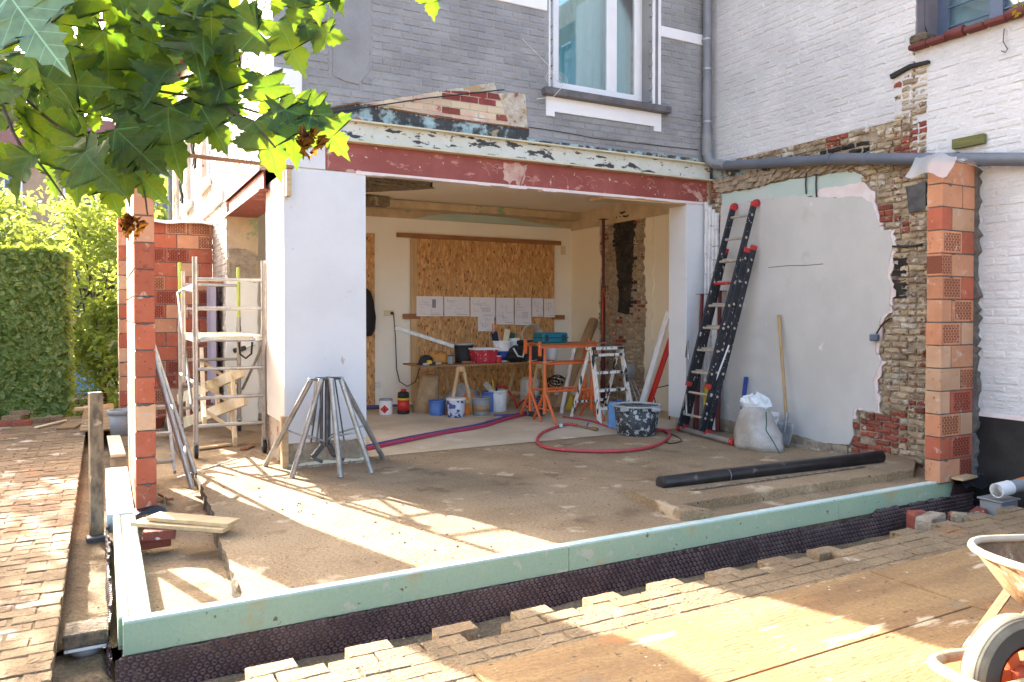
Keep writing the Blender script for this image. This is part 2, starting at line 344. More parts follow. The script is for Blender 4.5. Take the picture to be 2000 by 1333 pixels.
m_cardboard = Mt('cardboard', (.40, .25, .13), (.34, .21, .11), sc=5, rough=.7, fine=.05)
m_jute = Mt('brown_sack', (.40, .27, .15), (.30, .20, .11), sc=9, rough=.9, bump=.5, bs=80, fine=.12)
m_plasticgray = Mt('grey_plastic_sheet', (.30, .28, .27), (.40, .38, .37), sc=5, rough=.35, bump=.6, bs=14, bd=.03)
m_hedge = None
def plain(name, c, rough=.5, **k): return Mt(name, c, tuple(x*.88 for x in c), sc=k.pop('sc', 9), rough=rough, fine=k.pop('fine', .05), **k)
m_wplastic = plain('white_plastic', (.78, .78, .78), spots=(((.45, .42, .38), 18, .68, .04),))
m_blue = plain('blue_plastic', (.075, .17, .46), spots=(((.3, .38, .55), 16, .68, .04),))
m_blue2 = plain('deep_blue_plastic', (.02, .06, .30))
m_skyblue = plain('sky_blue_plastic', (.13, .33, .70))
m_bluespl = Mt('blue_splashed_bucket', (.55, .58, .66), (.40, .45, .58), sc=9, rough=.5, spots=(((.035, .05, .20), 13, .48, .04),))
m_grayb = plain('grey_plastic', (.26, .27, .28), spots=(((.45, .42, .38), 14, .66, .05),))
m_teal2 = plain('teal_case', (.0, .13, .19), rough=.45)
m_tealdk = plain('dark_teal_latch', (.0, .03, .05))
m_redspl = Mt('red_splashed_tub', (.40, .015, .03), (.46, .03, .05), sc=9, rough=.45, spots=(((.78, .72, .72), 18, .61, .03, (1, 1, .5)), ((.75, .6, .6), 42, .67, .02)))
m_orangecan = plain('orange_jerrycan', (.72, .20, .03))
m_yellow = plain('yellow_paint', (.72, .50, .03)); m_redp = plain('bright_red_paint', (.55, .025, .02)); m_darkred2 = plain('maroon_steel', (.13, .02, .022), rough=.6)
m_black = plain('matt_black', (.015, .015, .016), rough=.7); m_navy = plain('navy_fabric', (.015, .025, .075), rough=.9)
m_tan = plain('leather_tan', (.55, .26, .06), rough=.7); m_glassg = plain('bluish_film', (.60, .66, .70), rough=.3)
m_paper = Mt('drawing_paper', (.80, .79, .84), (.77, .76, .82), sc=2, rough=.8)
m_ink = plain('drawing_ink', (.30, .30, .38), rough=.8); m_bag = Mt('dusty_white_bag', (0.476, 0.451, 0.416), (0.340, 0.297, 0.246), sc=4, rough=.5, bump=.5, bs=14, bd=.03, fine=.05)
m_bagtop = plain('crumpled_clear_film', (.74, .80, .82), rough=.25)
m_green2 = plain('dark_green_print', (.01, .07, .05)); m_copper = plain('brass_fitting', (.45, .33, .18), rough=.35, metal=.8)
m_cable = plain('black_cable', (.012, .012, .012)); m_wcable = plain('white_cable', (.70, .70, .68)); m_socket = plain('ivory_socket', (.74, .66, .45))
m_steelblade = Mt('worn_shovel_steel', (.42, .43, .44), (.26, .27, .28), sc=9, rough=.5, metal=.4, fine=.1, spots=(((.62, .60, .57), 6, .6, .08),))
m_tyre = Mt('dusty_tyre_rubber', (0.216, 0.198, 0.150), (0.144, 0.132, 0.102), sc=9, rough=.8, fine=.08, spots=(((.14, .12, .1), 18, .68, .05),))
m_tyreblk = plain('tyre_groove_rubber', (.05, .048, .045), rough=.9)
m_rim = plain('orange_wheel_rim', (.55, .10, .03), rough=.5, spots=(((.4, .3, .2), 10, .66, .05),))
m_cream_tube = Mt('cream_frame_enamel', (0.409, 0.347, 0.236), (0.310, 0.223, 0.124), sc=9, rough=.7, bump=.4, bs=40, spots=(((.30, .15, .07), 8, .60, .06), ((.80, .76, .68), 16, .62, .05)))
m_tray = Mt('barrow_tray_rust', (0.288, 0.168, 0.080), (0.160, 0.088, 0.044), sc=9, rough=.85, bump=.7, bs=40, fine=.4, spots=(((.46, .38, .27), 6, .58, .08), ((.20, .08, .03), 12, .66, .05)))
m_trayrim = plain('cream_tray_rim', (.42, .35, .26), rough=.5, spots=(((.26, .15, .08), 14, .60, .05),))
m_tile = plain('maroon_roof_tile', (.15, .035, .03), rough=.7); m_graypaint = Mt('mauve_grey_paint', (.22, .20, .23), (.17, .16, .18), sc=4, rough=.6, fine=.04)
m_winblue = plain('blue_grey_window', (.10, .14, .22), rough=.4)
m_bolt = plain('bolt_head', (.5, .48, .4), rough=.6)
def glass(name, tint=(.80, .92, .95), alpha=.45):
    m, nt, b = _new(name); out = nt.nodes['Material Output']
    gl = _n(nt, 'ShaderNodeBsdfGlossy'); gl.inputs['Roughness'].default_value = .03; gl.inputs['Color'].default_value = (1, 1, 1, 1)
    tr = _n(nt, 'ShaderNodeBsdfTransparent'); tr.inputs['Color'].default_value = (*tint, 1)
    fr = _n(nt, 'ShaderNodeFresnel'); fr.inputs['IOR'].default_value = 1.5
    a = _n(nt, 'ShaderNodeMath', operation='ADD'); a.inputs[1].default_value = alpha*.25; nt.links.new(fr.outputs[0], a.inputs[0])
    mx = _n(nt, 'ShaderNodeMixShader'); nt.links.new(a.outputs[0], mx.inputs[0]); nt.links.new(tr.outputs[0], mx.inputs[1]); nt.links.new(gl.outputs[0], mx.inputs[2])
    nt.links.new(mx.outputs[0], out.inputs['Surface']); return m
m_glass = glass('window_glass')
m_curtain = Mt('pale_teal_curtain', (.42, .66, .68), (.52, .74, .76), sc=3, rough=.9, stretch=(6, 6, .3))
def film(name, c, tr=.5):
    m, nt, b = _new(name); b.inputs['Base Color'].default_value = (*c, 1); b.inputs['Roughness'].default_value = .25
    b.inputs['Alpha'].default_value = tr; return m
m_film = film('translucent_film', (.82, .82, .80), .38)
def leafmat(name, c1, c2, tcol, trans=.55, jit=.3, hue=.02, veins=False):
    m, nt, b = _new(name); out = nt.nodes['Material Output']; g = _n(nt, 'ShaderNodeNewGeometry'); oi = _n(nt, 'ShaderNodeObjectInfo')
    ad = _n(nt, 'ShaderNodeMath', operation='ADD'); fr = _n(nt, 'ShaderNodeMath', operation='FRACT')
    nt.links.new(oi.outputs['Random'], ad.inputs[0]); nt.links.new(g.outputs['Random Per Island'], ad.inputs[1]); nt.links.new(ad.outputs[0], fr.inputs[0])
    col = _mix(nt, fr.outputs[0], c1, c2)
    vein = _ramp(nt, _noise(nt, g.outputs['Position'], 35, 4), .3, .7); col = _mix(nt, vein, col, tuple(x*.75 for x in c1))
    tc_ = _mix(nt, fr.outputs[0], tcol, tuple(x*.8 for x in tcol))
    if veins:                                                  # midrib, side ribs and mottling in leaf coordinates
        tcx = _n(nt, 'ShaderNodeTexCoord'); sp = _n(nt, 'ShaderNodeSeparateXYZ'); nt.links.new(tcx.outputs['Object'], sp.inputs[0])
        def mth(op, a, c=None):
            n_ = _n(nt, 'ShaderNodeMath', operation=op)
            for i_, v_ in enumerate((a, c)):
                if v_ is None: continue
                if hasattr(v_, 'is_output'): nt.links.new(v_, n_.inputs[i_])
                else: n_.inputs[i_].default_value = v_
            return n_.outputs[0]
        ax = mth('ABSOLUTE', sp.outputs[0]); mid = mth('LESS_THAN', ax, .012)
        sl = mth('SUBTRACT', sp.outputs[1], mth('MULTIPLY', ax, .8)); fr2 = mth('FRACT', mth('MULTIPLY', sl, 5.5)); rib = mth('LESS_THAN', fr2, .07)
        big = mth('LESS_THAN', mth('ABSOLUTE', mth('SUBTRACT', sp.outputs[1], mth('MULTIPLY', ax, .62))), .014)
        vn = mth('MAXIMUM', mth('MAXIMUM', mid, big), mth('MULTIPLY', rib, .55))
        col = _mix(nt, vn, col, tuple(min(1, x*1.9+.02) for x in c2)); tc_ = _mix(nt, vn, tc_, tuple(x*.45 for x in tcol))
        mot = _ramp(nt, _noise(nt, tcx.outputs['Object'], 4, 3), .35, .7); tc_ = _mix(nt, mot, tc_, (tcol[0]*.55, tcol[1]*.8, tcol[2]))
        _bump(nt, b, vn, .5, .02)
    nt.links.new(col, b.inputs['Base Color']); b.inputs['Roughness'].default_value = .45; b.inputs['Specular IOR Level'].default_value = .3
    tl = _n(nt, 'ShaderNodeBsdfTranslucent'); nt.links.new(tc_, tl.inputs['Color'])
    mx = _n(nt, 'ShaderNodeMixShader'); mx.inputs[0].default_value = trans
    nt.links.new(b.outputs[0], mx.inputs[1]); nt.links.new(tl.outputs[0], mx.inputs[2]); nt.links.new(mx.outputs[0], out.inputs['Surface'])
    return m
m_leaf = leafmat('plane_tree_leaf', (.013, .040, .010), (.036, .088, .024), (.33, .46, .018), .31, veins=True)
m_leafpale = leafmat('pale_leaf_face', (.16, .26, .19), (.18, .30, .2), (.2, .35, .08), .2, veins=True)
m_dryleaf = leafmat('dry_brown_leaf', (.16, .07, .02), (.09, .04, .015), (.5, .2, .02), .4)
m_hedgel = leafmat('laurel_hedge_leaf', (.12, .22, .06), (.44, .54, .24), (.50, .60, .05), .42)
m_treel = leafmat('pale_tree_leaf', (.09, .16, .045), (.22, .28, .10), (.50, .58, .09), .5)
m_treed = leafmat('deep_tree_leaf', (.05, .105, .04), (.12, .19, .07), (.35, .45, .06), .45)
m_yleaf = leafmat('yellow_autumn_leaf', (.45, .30, .03), (.35, .28, .05), (.6, .45, .03), .4)
m_bark = Mt('brown_bark', (.10, .075, .05), (.05, .038, .028), sc=12, rough=.9, bump=.8, bs=30, stretch=(2, 2, .5))
# fired clay blocks: plain or with the pressed key pattern
def clay(name, c1, c2, pattern, axis='x'):
    m, nt, b = _new(name); g = _n(nt, 'ShaderNodeNewGeometry'); P = g.outputs['Position']
    tc = _n(nt, 'ShaderNodeTexCoord'); sp = _n(nt, 'ShaderNodeSeparateXYZ'); nt.links.new(tc.outputs['Object'], sp.inputs[0])
    oi = _n(nt, 'ShaderNodeObjectInfo')
    col = _mix(nt, _ramp(nt, _noise(nt, P, 6, 5), .3, .7), c1, c2)
    h = _n(nt, 'ShaderNodeHueSaturation'); mr = _n(nt, 'ShaderNodeMapRange'); nt.links.new(oi.outputs['Random'], mr.inputs[0])
    mr.inputs[3].default_value = .82; mr.inputs[4].default_value = 1.12; nt.links.new(mr.outputs[0], h.inputs['Value']); nt.links.new(col, h.inputs['Color']); col = h.outputs[0]
    col = _mix(nt, _ramp(nt, _noise(nt, P, 17, 4), .64, .74), col, tuple(x*.62 for x in c2))
    n1 = None
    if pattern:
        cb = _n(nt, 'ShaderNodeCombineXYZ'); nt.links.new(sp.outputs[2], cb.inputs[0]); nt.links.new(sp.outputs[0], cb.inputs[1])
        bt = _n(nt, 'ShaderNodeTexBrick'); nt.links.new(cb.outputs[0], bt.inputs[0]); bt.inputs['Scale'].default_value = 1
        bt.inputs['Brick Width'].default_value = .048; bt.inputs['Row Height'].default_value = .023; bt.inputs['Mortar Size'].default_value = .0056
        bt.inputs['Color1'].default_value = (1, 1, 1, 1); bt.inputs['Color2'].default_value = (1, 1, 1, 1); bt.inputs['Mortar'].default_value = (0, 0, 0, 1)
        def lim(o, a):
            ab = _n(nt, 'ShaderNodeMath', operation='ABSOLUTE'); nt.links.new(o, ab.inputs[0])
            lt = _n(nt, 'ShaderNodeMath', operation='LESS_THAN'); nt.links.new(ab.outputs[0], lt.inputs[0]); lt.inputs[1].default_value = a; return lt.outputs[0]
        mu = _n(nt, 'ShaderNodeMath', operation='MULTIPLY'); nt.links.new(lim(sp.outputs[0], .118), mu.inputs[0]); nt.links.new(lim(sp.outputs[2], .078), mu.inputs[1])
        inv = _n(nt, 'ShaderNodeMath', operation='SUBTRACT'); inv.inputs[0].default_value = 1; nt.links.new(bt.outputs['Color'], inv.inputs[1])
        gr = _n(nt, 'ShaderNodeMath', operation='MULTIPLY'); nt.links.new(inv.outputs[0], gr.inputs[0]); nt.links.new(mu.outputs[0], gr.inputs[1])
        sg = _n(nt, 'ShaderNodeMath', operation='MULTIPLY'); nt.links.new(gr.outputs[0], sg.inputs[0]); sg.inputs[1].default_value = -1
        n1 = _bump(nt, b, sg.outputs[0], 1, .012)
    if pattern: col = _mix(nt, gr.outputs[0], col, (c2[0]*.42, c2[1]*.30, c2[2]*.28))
    col = _mix(nt, _ramp(nt, _noise(nt, P, 9, 5, .65), .58, .72), col, (.55, .43, .34))
    col = _mix(nt, _ramp(nt, _noise(nt, P, 34, 3, .6), .66, .70), col, tuple(x*.4 for x in c2))
    nt.links.new(col, b.inputs['Base Color']); b.inputs['Roughness'].default_value = .85
    _bump(nt, b, _noise(nt, P, 45, 5), .5, .006, n1); return m
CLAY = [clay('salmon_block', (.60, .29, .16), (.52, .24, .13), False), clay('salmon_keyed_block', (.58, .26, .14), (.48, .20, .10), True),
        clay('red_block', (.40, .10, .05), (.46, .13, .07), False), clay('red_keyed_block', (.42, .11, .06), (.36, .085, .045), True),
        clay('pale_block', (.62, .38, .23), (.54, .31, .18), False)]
m_cement = Mt('grey_cement_joint', (.17, .155, .14), (.11, .10, .09), sc=14, rough=.95, bump=.8, bs=60, fine=.15)
# ------------------------------------------------------------------ brick laying
def brick_shape(l, h, d, ch, seed, amp=.0025):
    r = random.Random(seed); V = []; F = []
    def ring(y, ins, a):
        x0, x1, z0, z1 = ins, l-ins, ins, h-ins
        pts = [(x0, z0), ((x0*2+x1)/3, z0), ((x0+2*x1)/3, z0), (x1, z0), (x1, (z0+z1)/2), (x1, z1), ((x0+2*x1)/3, z1), ((x0*2+x1)/3, z1), (x0, z1), (x0, (z0+z1)/2)]
        for x, z in pts: V.append((x-l/2+r.uniform(-a, a), y+r.uniform(-a, a)*.6, z-h/2+r.uniform(-a, a)))
    ring(d, 0, 0); ring(ch*.9, 0, amp); ring(0, ch, amp); n = 10
    for k in range(2):
        for i in range(n): j = (i+1) % n; F.append((k*n+i, k*n+j, (k+1)*n+j, (k+1)*n+i))
    c = len(V); V.append((r.uniform(-.1, .1)*l, r.uniform(-.3, .3)*amp, r.uniform(-.1, .1)*h))
    for i in range(n): F.append((2*n+i, 2*n+(i+1) % n, c))
    return V, F
_bc = {}
def brick_mesh(l, h, d, ch, mat, var, amp):
    k = (round(l, 3), round(h, 3), round(d, 3), mat.name, var, amp)
    if k not in _bc:
        V, F = brick_shape(l, h, d, ch, hash((k[0], k[1], var)) & 0xffff, amp); me = bpy.data.meshes.new('brick')
        me.from_pydata(V, [], F); me.update(); me.materials.append(mat); _bc[k] = me
    return _bc[k]
def lay_bricks(parent, plane, face, u0, u1, z0, z1, zone, mats, bl=.205, bh=.064, jt=.011, dep=.05, ch=.006, amp=.0025,
               limit=300, name='brick', rest='brickwork', proud=.003, seed=3, drop=0.0, vis=None):
    """plane 'y': wall at y=face looking to -y (u = x); plane 'x': wall at x=face looking to -x (u = y)"""
    rnd = random.Random(seed); items = []; row = 0; z = z0
    while z+bh <= z1+1e-6:
        u = u0-(row % 2)*(bl+jt)/2
        while u < u1:
            a, b = max(u, u0), min(u+bl, u1)
            if b-a > .04:
                ka, kb = zone(a+.02, z+bh/2), zone(b-.02, z+bh/2)
                if ka == kb: segs = [(a, b, ka)]
                else:
                    mid = (a+b)/2; segs = [(a, mid-jt/2, ka), (mid+jt/2, b, kb)]
                for s0, s1, k in segs:
                    if k is None or rnd.random() < drop: continue
                    items.append(((s0+s1)/2, z+bh/2, s1-s0, k))
            u += bl+jt
        z += bh+jt; row += 1
    out = []
    for u, zz, L, k in items:
        if plane == 'y': p = Vector((u, face, zz))
        else: p = Vector((face, u, zz))
        t = p.x*DV.x+p.y*DV.y; lat = p.x*RV.x+p.y*RV.y
        px = 1000+FPX*lat/max(t, .1); py = HZ-FPX*(zz-CAMH)/max(t, .1)
        seen = t > .5 and 0 <= px <= 2000 and 0 <= py <= 1333 and (vis is None or vis(px, py))
        out.append((0 if seen else 1, t, p, L, k))
    out.sort(key=lambda q: (q[0], q[1]))
    rot = 0.0 if plane == 'y' else -math.pi/2
    rest_mb = {}
    for i, (ns, t, p, L, k) in enumerate(out):
        var = rnd.randrange(5); off = rnd.uniform(-proud, proud); rz = rot+rnd.uniform(-.006, .006); rt = rnd.uniform(-.005, .005)
        q = p.copy()
        if plane == 'y': q.y += off
        else: q.x += off
        L = round(L/.0125)*.0125
        if i < limit and not ns:
            o = bpy.data.objects.new(name, brick_mesh(L, bh, dep, ch, mats[k], var, amp)); link(o, parent)
            o.location = q; o.rotation_euler = (0, rt, rz)
        else:
            mb = rest_mb.setdefault(k, MB()); V, F = brick_shape(L, bh, dep, ch, rnd.randrange(9999), amp)
            M = Matrix.Translation(q) @ Matrix.Rotation(rz, 4, 'Z') @ Matrix.Rotation(rt, 4, 'Y')
            mb.add([M @ Vector(v) for v in V], F)
    if rest_mb:
        mb = MB(); ml = []
        for k, s in rest_mb.items():
            ml.append(mats[k]); b = len(mb.v); mb.v += s.v; mb.f += [[i+b for i in f] for f in s.f]; mb.sm += s.sm; mb.mi += [len(ml)-1]*len(s.f)
        mb.build(rest, ml, parent, 'stuff')
# ------------------------------------------------------------------ the setting: ground, slab, paving
def struct(name, mb, mat, bevel=0.0): return tag(mb.build(name, mat, None, None, bevel), kind='structure')
def sheet(x0, x1, y0, y1, nx, ny, zf):
    mb = MB(); V = [(x0+(x1-x0)*i/nx, y0+(y1-y0)*j/ny, 0) for j in range(ny+1) for i in range(nx+1)]
    V = [(x, y, zf(x, y)) for x, y, _ in V]
    F = [(j*(nx+1)+i, j*(nx+1)+i+1, (j+1)*(nx+1)+i+1, (j+1)*(nx+1)+i) for j in range(ny) for i in range(nx)]
    return mb.add(V, F, True)
def terr(x, y):                                                # garden, dropping to the street behind
    if y < 14.2: return -.44
    k = min(1, (y-14.2)/2.2); return -.44-1.82*(k*k*(3-2*k))
mb = MB()
xs = [-300, -60, -20, -8, -3, 0, 3, 8, 20, 60, 300]; ys = [-300, -40, -5, 4, 12, 14.2, 14.6, 15, 15.4, 15.8, 16.4, 18, 30, 60, 400]
V = [(x, y, terr(x, y)) for y in ys for x in xs]; n = len(xs)
mb.add(V, [(j*n+i, j*n+i+1, (j+1)*n+i+1, (j+1)*n+i) for j in range(len(ys)-1) for i in range(n-1)])
struct('ground', mb, m_soil)
def lump(x, y, s=6): return noise.noise(Vector((x*s, y*s, 3)))*.5+noise.noise(Vector((x*s*3.1, y*s*3.1, 8)))*.25
def ss(k): k = max(0, min(1, k)); return k*k*(3-2*k)
struct('trench_soil', sheet(-.35, 7.4, 2.4, 4.32, 210, 60, lambda x, y: -.365+.028*lump(x, y)+(.03*math.exp(-((y-4.02)/.06)**2))+.18*(1-ss((x+.02)/.12))*ss((y-3.5)/.75)), m_soil)
struct('side_trench_soil', sheet(-.35, .22, 4.3, 13.5, 24, 160, lambda x, y: -.185+.03*lump(x, y, 7)+.03*math.exp(-((x+.17)/.05)**2)), m_soil)
struct('sub_base', sheet(.06, 7.0, 4.16, 13.0, 80, 90, lambda x, y: -.135+.006*lump(x, y)), m_concrete)
# main floor slab with its broken edge on the left
edge = [Vector((.645, 4.172, 0)), G(445, 1105), G(425, 1050), G(418, 1010), G(398, 965), G(385, 935), G(372, 905)]
edge = [(p.x, p.y) for p in edge]+[(.74, 9.5), (.76, 11.9)]
rnd = random.Random(5); lf = []
for i in range(len(edge)-1):
    for j in range(7):
        a = Vector(edge[i]).lerp(Vector(edge[i+1]), j/7); lf.append((a.x+rnd.uniform(-.009, .009), a.y))
lf.append(edge[-1])
mb = MB(); top = []; bot = []
for x, y in lf: top.append((x, y, rnd.uniform(-.006, .0))); bot.append((x+rnd.uniform(-.015, .02), y, -.17))
mid = [((a[0]+b[0])/2+rnd.uniform(-.018, .008), a[1], -.075+rnd.uniform(-.02, .02)) for a, b in zip(top, bot)]
n = len(top)
for A, B in ((mid, top), (bot, mid)):
    mb.m = 1; mb.add(A+B, [(i+1, i, n+i, n+i+1) for i in range(n-1)], False)
mb.m = 0
# top surface in strips so that it can stay slightly uneven
nx = 46
V = []
for (x, y, z) in top:
    for i in range(nx+1):
        k = (i/nx); xx = x+(7.0-x)*k; V.append((xx, y, (z if i == 0 else .004*lump(xx, y, 2.4))))
F = [(j*(nx+1)+i, j*(nx+1)+i+1, (j+1)*(nx+1)+i+1, (j+1)*(nx+1)+i) for j in range(n-1) for i in range(nx)]
mb.add(V, F, True)
yf = top[0][1]
mb.m = 1; fr = [V[i] for i in range(nx+1)]; mb.add(fr+[(x, y, -.13) for x, y, z in fr], [(i, nx+1+i, nx+2+i, i+1) for i in range(nx)])
struct('floor_slab', mb, [m_concrete, m_slabedge])
mb = sheet(1.95, 7.62, 7.62, 11.72, 60, 50, lambda x, y: .006+.0025*lump(x, y, 3))
struct('room_floor', mb, m_roomfloor)
# raised concrete kerb round the sunken corner on the right
kz = .075
def kerbpoly(pts): return [(p.x, p.y, 0) for p in [G(a, b) for a, b in pts]]
mb = MB(); P = [G(1222, 974), G(1300, 955), G(1500, 928), G(1700, 905), G(1792, 897), G(1790, 918, kz), G(1560, 950, kz), G(1330, 986, kz), G(1392, 1016), G(1330, 1020), G(1275, 995)]
P = jag([(p.x, p.y) for p in P], .012, .12, 4)
mb.prism([(x, y, -.05) for x, y in P], (0, 0, .05+kz)); struct('concrete_kerb', mb, m_concrete, .008)
# loose dirt crumbs on the slab and paving
mb = MB(); rnd = random.Random(11)
def crumb(mb, x, y, z, s):
    a = rnd.uniform(0, 6.28); V = []
    for k in range(5): V.append((x+math.cos(a+k*1.257)*s*rnd.uniform(.6, 1.1), y+math.sin(a+k*1.257)*s*rnd.uniform(.6, 1.1), z))
    V.append((x, y, z+s*rnd.uniform(.5, .9))); mb.add(V, [(k, (k+1) % 5, 5) for k in range(5)])
for i in range(900):
    x, y = rnd.uniform(.9, 6.8), rnd.uniform(4.2, 7.6)
    if noise.noise(Vector((x*1.4, y*1.4, 2))) > rnd.uniform(-.5, .45): crumb(mb, x, y, .003, rnd.choice((.004, .006, .008, .013)))
for i in range(700):
    x, y = rnd.uniform(.5, 7), rnd.uniform(1.4, 3.3); crumb(mb, x, y, .012, rnd.choice((.003, .004, .006, .009)))
for i in range(380):
    x, y = rnd.uniform(-2, 0), rnd.uniform(3.2, 9); crumb(mb, x, y, .002 if x < -.2 else -.18, rnd.choice((.004, .006, .008)))
for i in range(420): x, y = rnd.uniform(.2, 6.9), rnd.uniform(3.4, 4.08); crumb(mb, x, y, -.36, rnd.choice((.006, .01, .016)))
for i in range(260): x, y = rnd.uniform(1, 7), rnd.uniform(4.03, 4.16); crumb(mb, x, y, .002, rnd.choice((.003, .005)))
tag(mb.build('soil_crumbs', m_soil, None, 'stuff'), 'small crumbs of soil and mortar scattered over slab and paving', 'rubble')
# --- paving: left field, bricks laid across, edge stepping at the trench
def lay_pavers(parent, rows, mat, limit, bl, bw, thick=.07, name='paver', rest='paving', rot=0.0, name_j=None):
    out = []
    for (x, y, L) in rows:
        t = x*DV.x+y*DV.y; lat = x*RV.x+y*RV.y; px = 1000+FPX*lat/max(t, .1); py = HZ+FPX*CAMH/max(t, .1)
        out.append((0 if (t > .5 and -20 < px < 2020 and py < 1360) else 1, t, x, y, L))
    out.sort(); rest_mb = MB(); rr = random.Random(3)
    for i, (ns, t, x, y, L) in enumerate(out):
        L = round(L, 2); jj = 1 if name_j is None else name_j; dz = rr.uniform(-.004, .003)*jj; q = Vector((x, y, dz)); e = (rr.uniform(-.012, .012)*jj, rr.uniform(-.012, .012)*jj, rr.uniform(-.012, .012))
        M = Matrix.Translation(q) @ Matrix.Rotation(e[2], 4, 'Z') @ Matrix.Rotation(e[0], 4, 'X') @ Matrix.Rotation(e[1], 4, 'Y')
        if i < limit and not ns:
            k = ('pv', L, bw, mat.name, rr.randrange(4))
            if k not in _bc:
                b = MB(); V, F = brick_shape(L, bw, thick, .004, hash(k[1:]) & 0xfff, .0035)
                b.add([(a, c, -d) for a, d, c in V], [f[::-1] for f in F]); me = bpy.data.meshes.new(name)
                me.from_pydata(b.v, [], [list(f)[::-1] for f in b.f]); me.update(); me.materials.append(mat); _bc[k] = me
            o = bpy.data.objects.new(name, _bc[k]); link(o, parent); o.location = q; o.rotation_euler = (e[0], e[1], e[2])
        else:
            V, F = brick_shape(L, bw, thick, .009, rr.randrange(9999), .003); rest_mb.add([M @ Vector((a, c, -d)) for a, d, c in V], F)
    if rest_mb.v: rest_mb.build(rest, mat, parent, 'stuff')
mb = MB().box((-6, 2.0, -.45), (-.215, 12.75, -.006)); pav = struct('paving', mb, m_joint)
rows = []; y = 2.2; r = 0; bl, bw = .205, .098
while y < 12.7:
    xe = -.20 if y < 3.9 or y > 4.7 else -.20
    x = xe-bl/2-(0 if r % 2 else .105)
    if r % 2 == 0: rows.append((xe-.05, y, .10))
    while x > -3.4: rows.append((x, y, bl)); x -= bl+.007
    y += bw+.006; r += 1
lay_pavers(pav, rows, m_paver2, 300, bl, bw)
# front field, toothed edge along the trench
mb = MB().box((.55, -3, -.45), (9, 3.13, -.0045)); pav2 = struct('front_paving', mb, m_joint)
rows = []; rnd = random.Random(21); y = 3.285; r = 0
while y > .6:
    x = .62-(r % 2)*.106; i = 0
    while x < 7.6:
        keep = True
        if r == 0: keep = (i % 2 == 0) and rnd.random() < .85
        if r == 1: keep = rnd.random() < .95
        if keep and not (y < 2.5 and x < 1.2): rows.append((x, y+(rnd.uniform(-.012, .012) if r < 2 else 0), bl))
        x += bl+.007; i += 1
    y -= bw+.006; r += 1
lay_pavers(pav2, rows, m_paver, 300, bl, bw, name_j=.45)
# --- insulation boards and dimpled membrane along the slab edge
def xps(x0, x1, name_label, y0=4.085, y1=4.165, z0=-.155, z1=.012):
    t = wthing('insulation_board', name_label, 'insulation board', ((x0+x1)/2, y0, z0), 'green insulation boards along the slab edge')
    part('board', MB().box((x0, y0, z0), (x1, y1, z1-.012), None, .003), m_xps, t)
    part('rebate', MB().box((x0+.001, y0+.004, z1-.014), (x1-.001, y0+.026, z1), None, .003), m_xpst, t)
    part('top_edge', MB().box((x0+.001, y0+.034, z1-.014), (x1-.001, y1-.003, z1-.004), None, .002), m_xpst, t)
    return t
xa, xb, xc, xd = .075, 2.62, 5.18, 6.70
xps(xa, xb-.003, 'nearest green foam board along the front slab edge, at the outer corner')
xps(xb, xc-.003, 'middle green foam board of the front slab edge')
xps(xc, xd, 'rightmost green foam board, ending at the clay block pier')
t = wthing('insulation_board', 'white dusted foam board running back from corner to the left pier', 'insulation board', (.13, 5.2, -.15), 'green insulation boards along the slab edge')
part('board', MB().box((.055, 4.17, -.155), (.205, 6.28, .0), None, .003), m_xps, t)
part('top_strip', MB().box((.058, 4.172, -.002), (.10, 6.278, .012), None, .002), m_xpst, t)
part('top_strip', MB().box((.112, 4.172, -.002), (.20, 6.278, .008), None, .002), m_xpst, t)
def membrane(a, b, z0, z1, out, label, ragged=.012, seed=1, zfun=None):
    a = Vector(a); b = Vector(b); d = (b-a); L = d.length; d.normalize(); o = Vector(out); rr = random.Random(seed)
    t = wthing('dimpled_membrane', label, 'membrane', (a+b)/2+Vector((0, 0, z0)), 'dimpled foundation membranes')
    mb = MB(); n = int(L/.05); up = []; lo = []
    for i in range(n+1):
        s = L*i/n; zt = (zfun(s/L) if zfun else z1)+rr.uniform(-ragged, ragged*.4); w = .006*math.sin(s*7)+.004*rr.uniform(-1, 1)
        p = a+d*s+o*(.012+w); up.append(Vector((p.x, p.y, zt))); q = a+d*s+o*(.03+w); lo.append(Vector((q.x, q.y, z0)))
    mb.add(up+lo, [(i, i+1, n+2+i, n+1+i) for i in range(n)])
    part('sheet', mb, m_memb, t)
    mb = MB(); pit = .036; row = 0; z = z0+.012
    while z < z1+.02:
        s = .01+(row % 2)*pit/2
        while s < L-.01:
            i = min(int(s/L*n), n-1); f = s/L*n-i; pu = up[i].lerp(up[i+1], f); pl = lo[i].lerp(lo[i+1], f)
            if z < pu.z-.008:
                k = (z-pl.z)/max(pu.z-pl.z, .01); c = pl.lerp(pu, k); V = []
                for rad, dep in ((.0155, 0), (.0125, .012), (.0085, .011), (.005, -.003)):
                    for q in range(6):
                        an = q*1.0472; V.append(c+d*(rad*math.cos(an))+Vector((0, 0, rad*math.sin(an)))+o*dep)
                mb.add(V, [(k_*6+q, k_*6+(q+1) % 6, k_*6+6+(q+1) % 6, k_*6+6+q) for k_ in range(3) for q in range(6)]+[(18, 19, 20, 21, 22, 23)], True)
            s += pit
        z += pit*.87; row += 1
    part('dimples', mb, m_memb2, t, kind='stuff'); return t
membrane((.04, 4.085, 0), (6.98, 4.085, 0), -.40, -.15, (0, -1, 0), 'brown dimpled membrane below the green boards along the front trench',
         zfun=lambda k: -.152+(.03 if k > .80 else 0)+(-.03 if .68 < k < .79 else 0)+(.10 if k > .955 else 0))
membrane((.04, 6.3, 0), (.04, 4.06, 0), -.33, -.02, (-1, 0, 0), 'brown dimpled membrane edge along the narrow left trench', .03, 4, zfun=lambda k: -.03-.10*max(0, k-.75)*4)
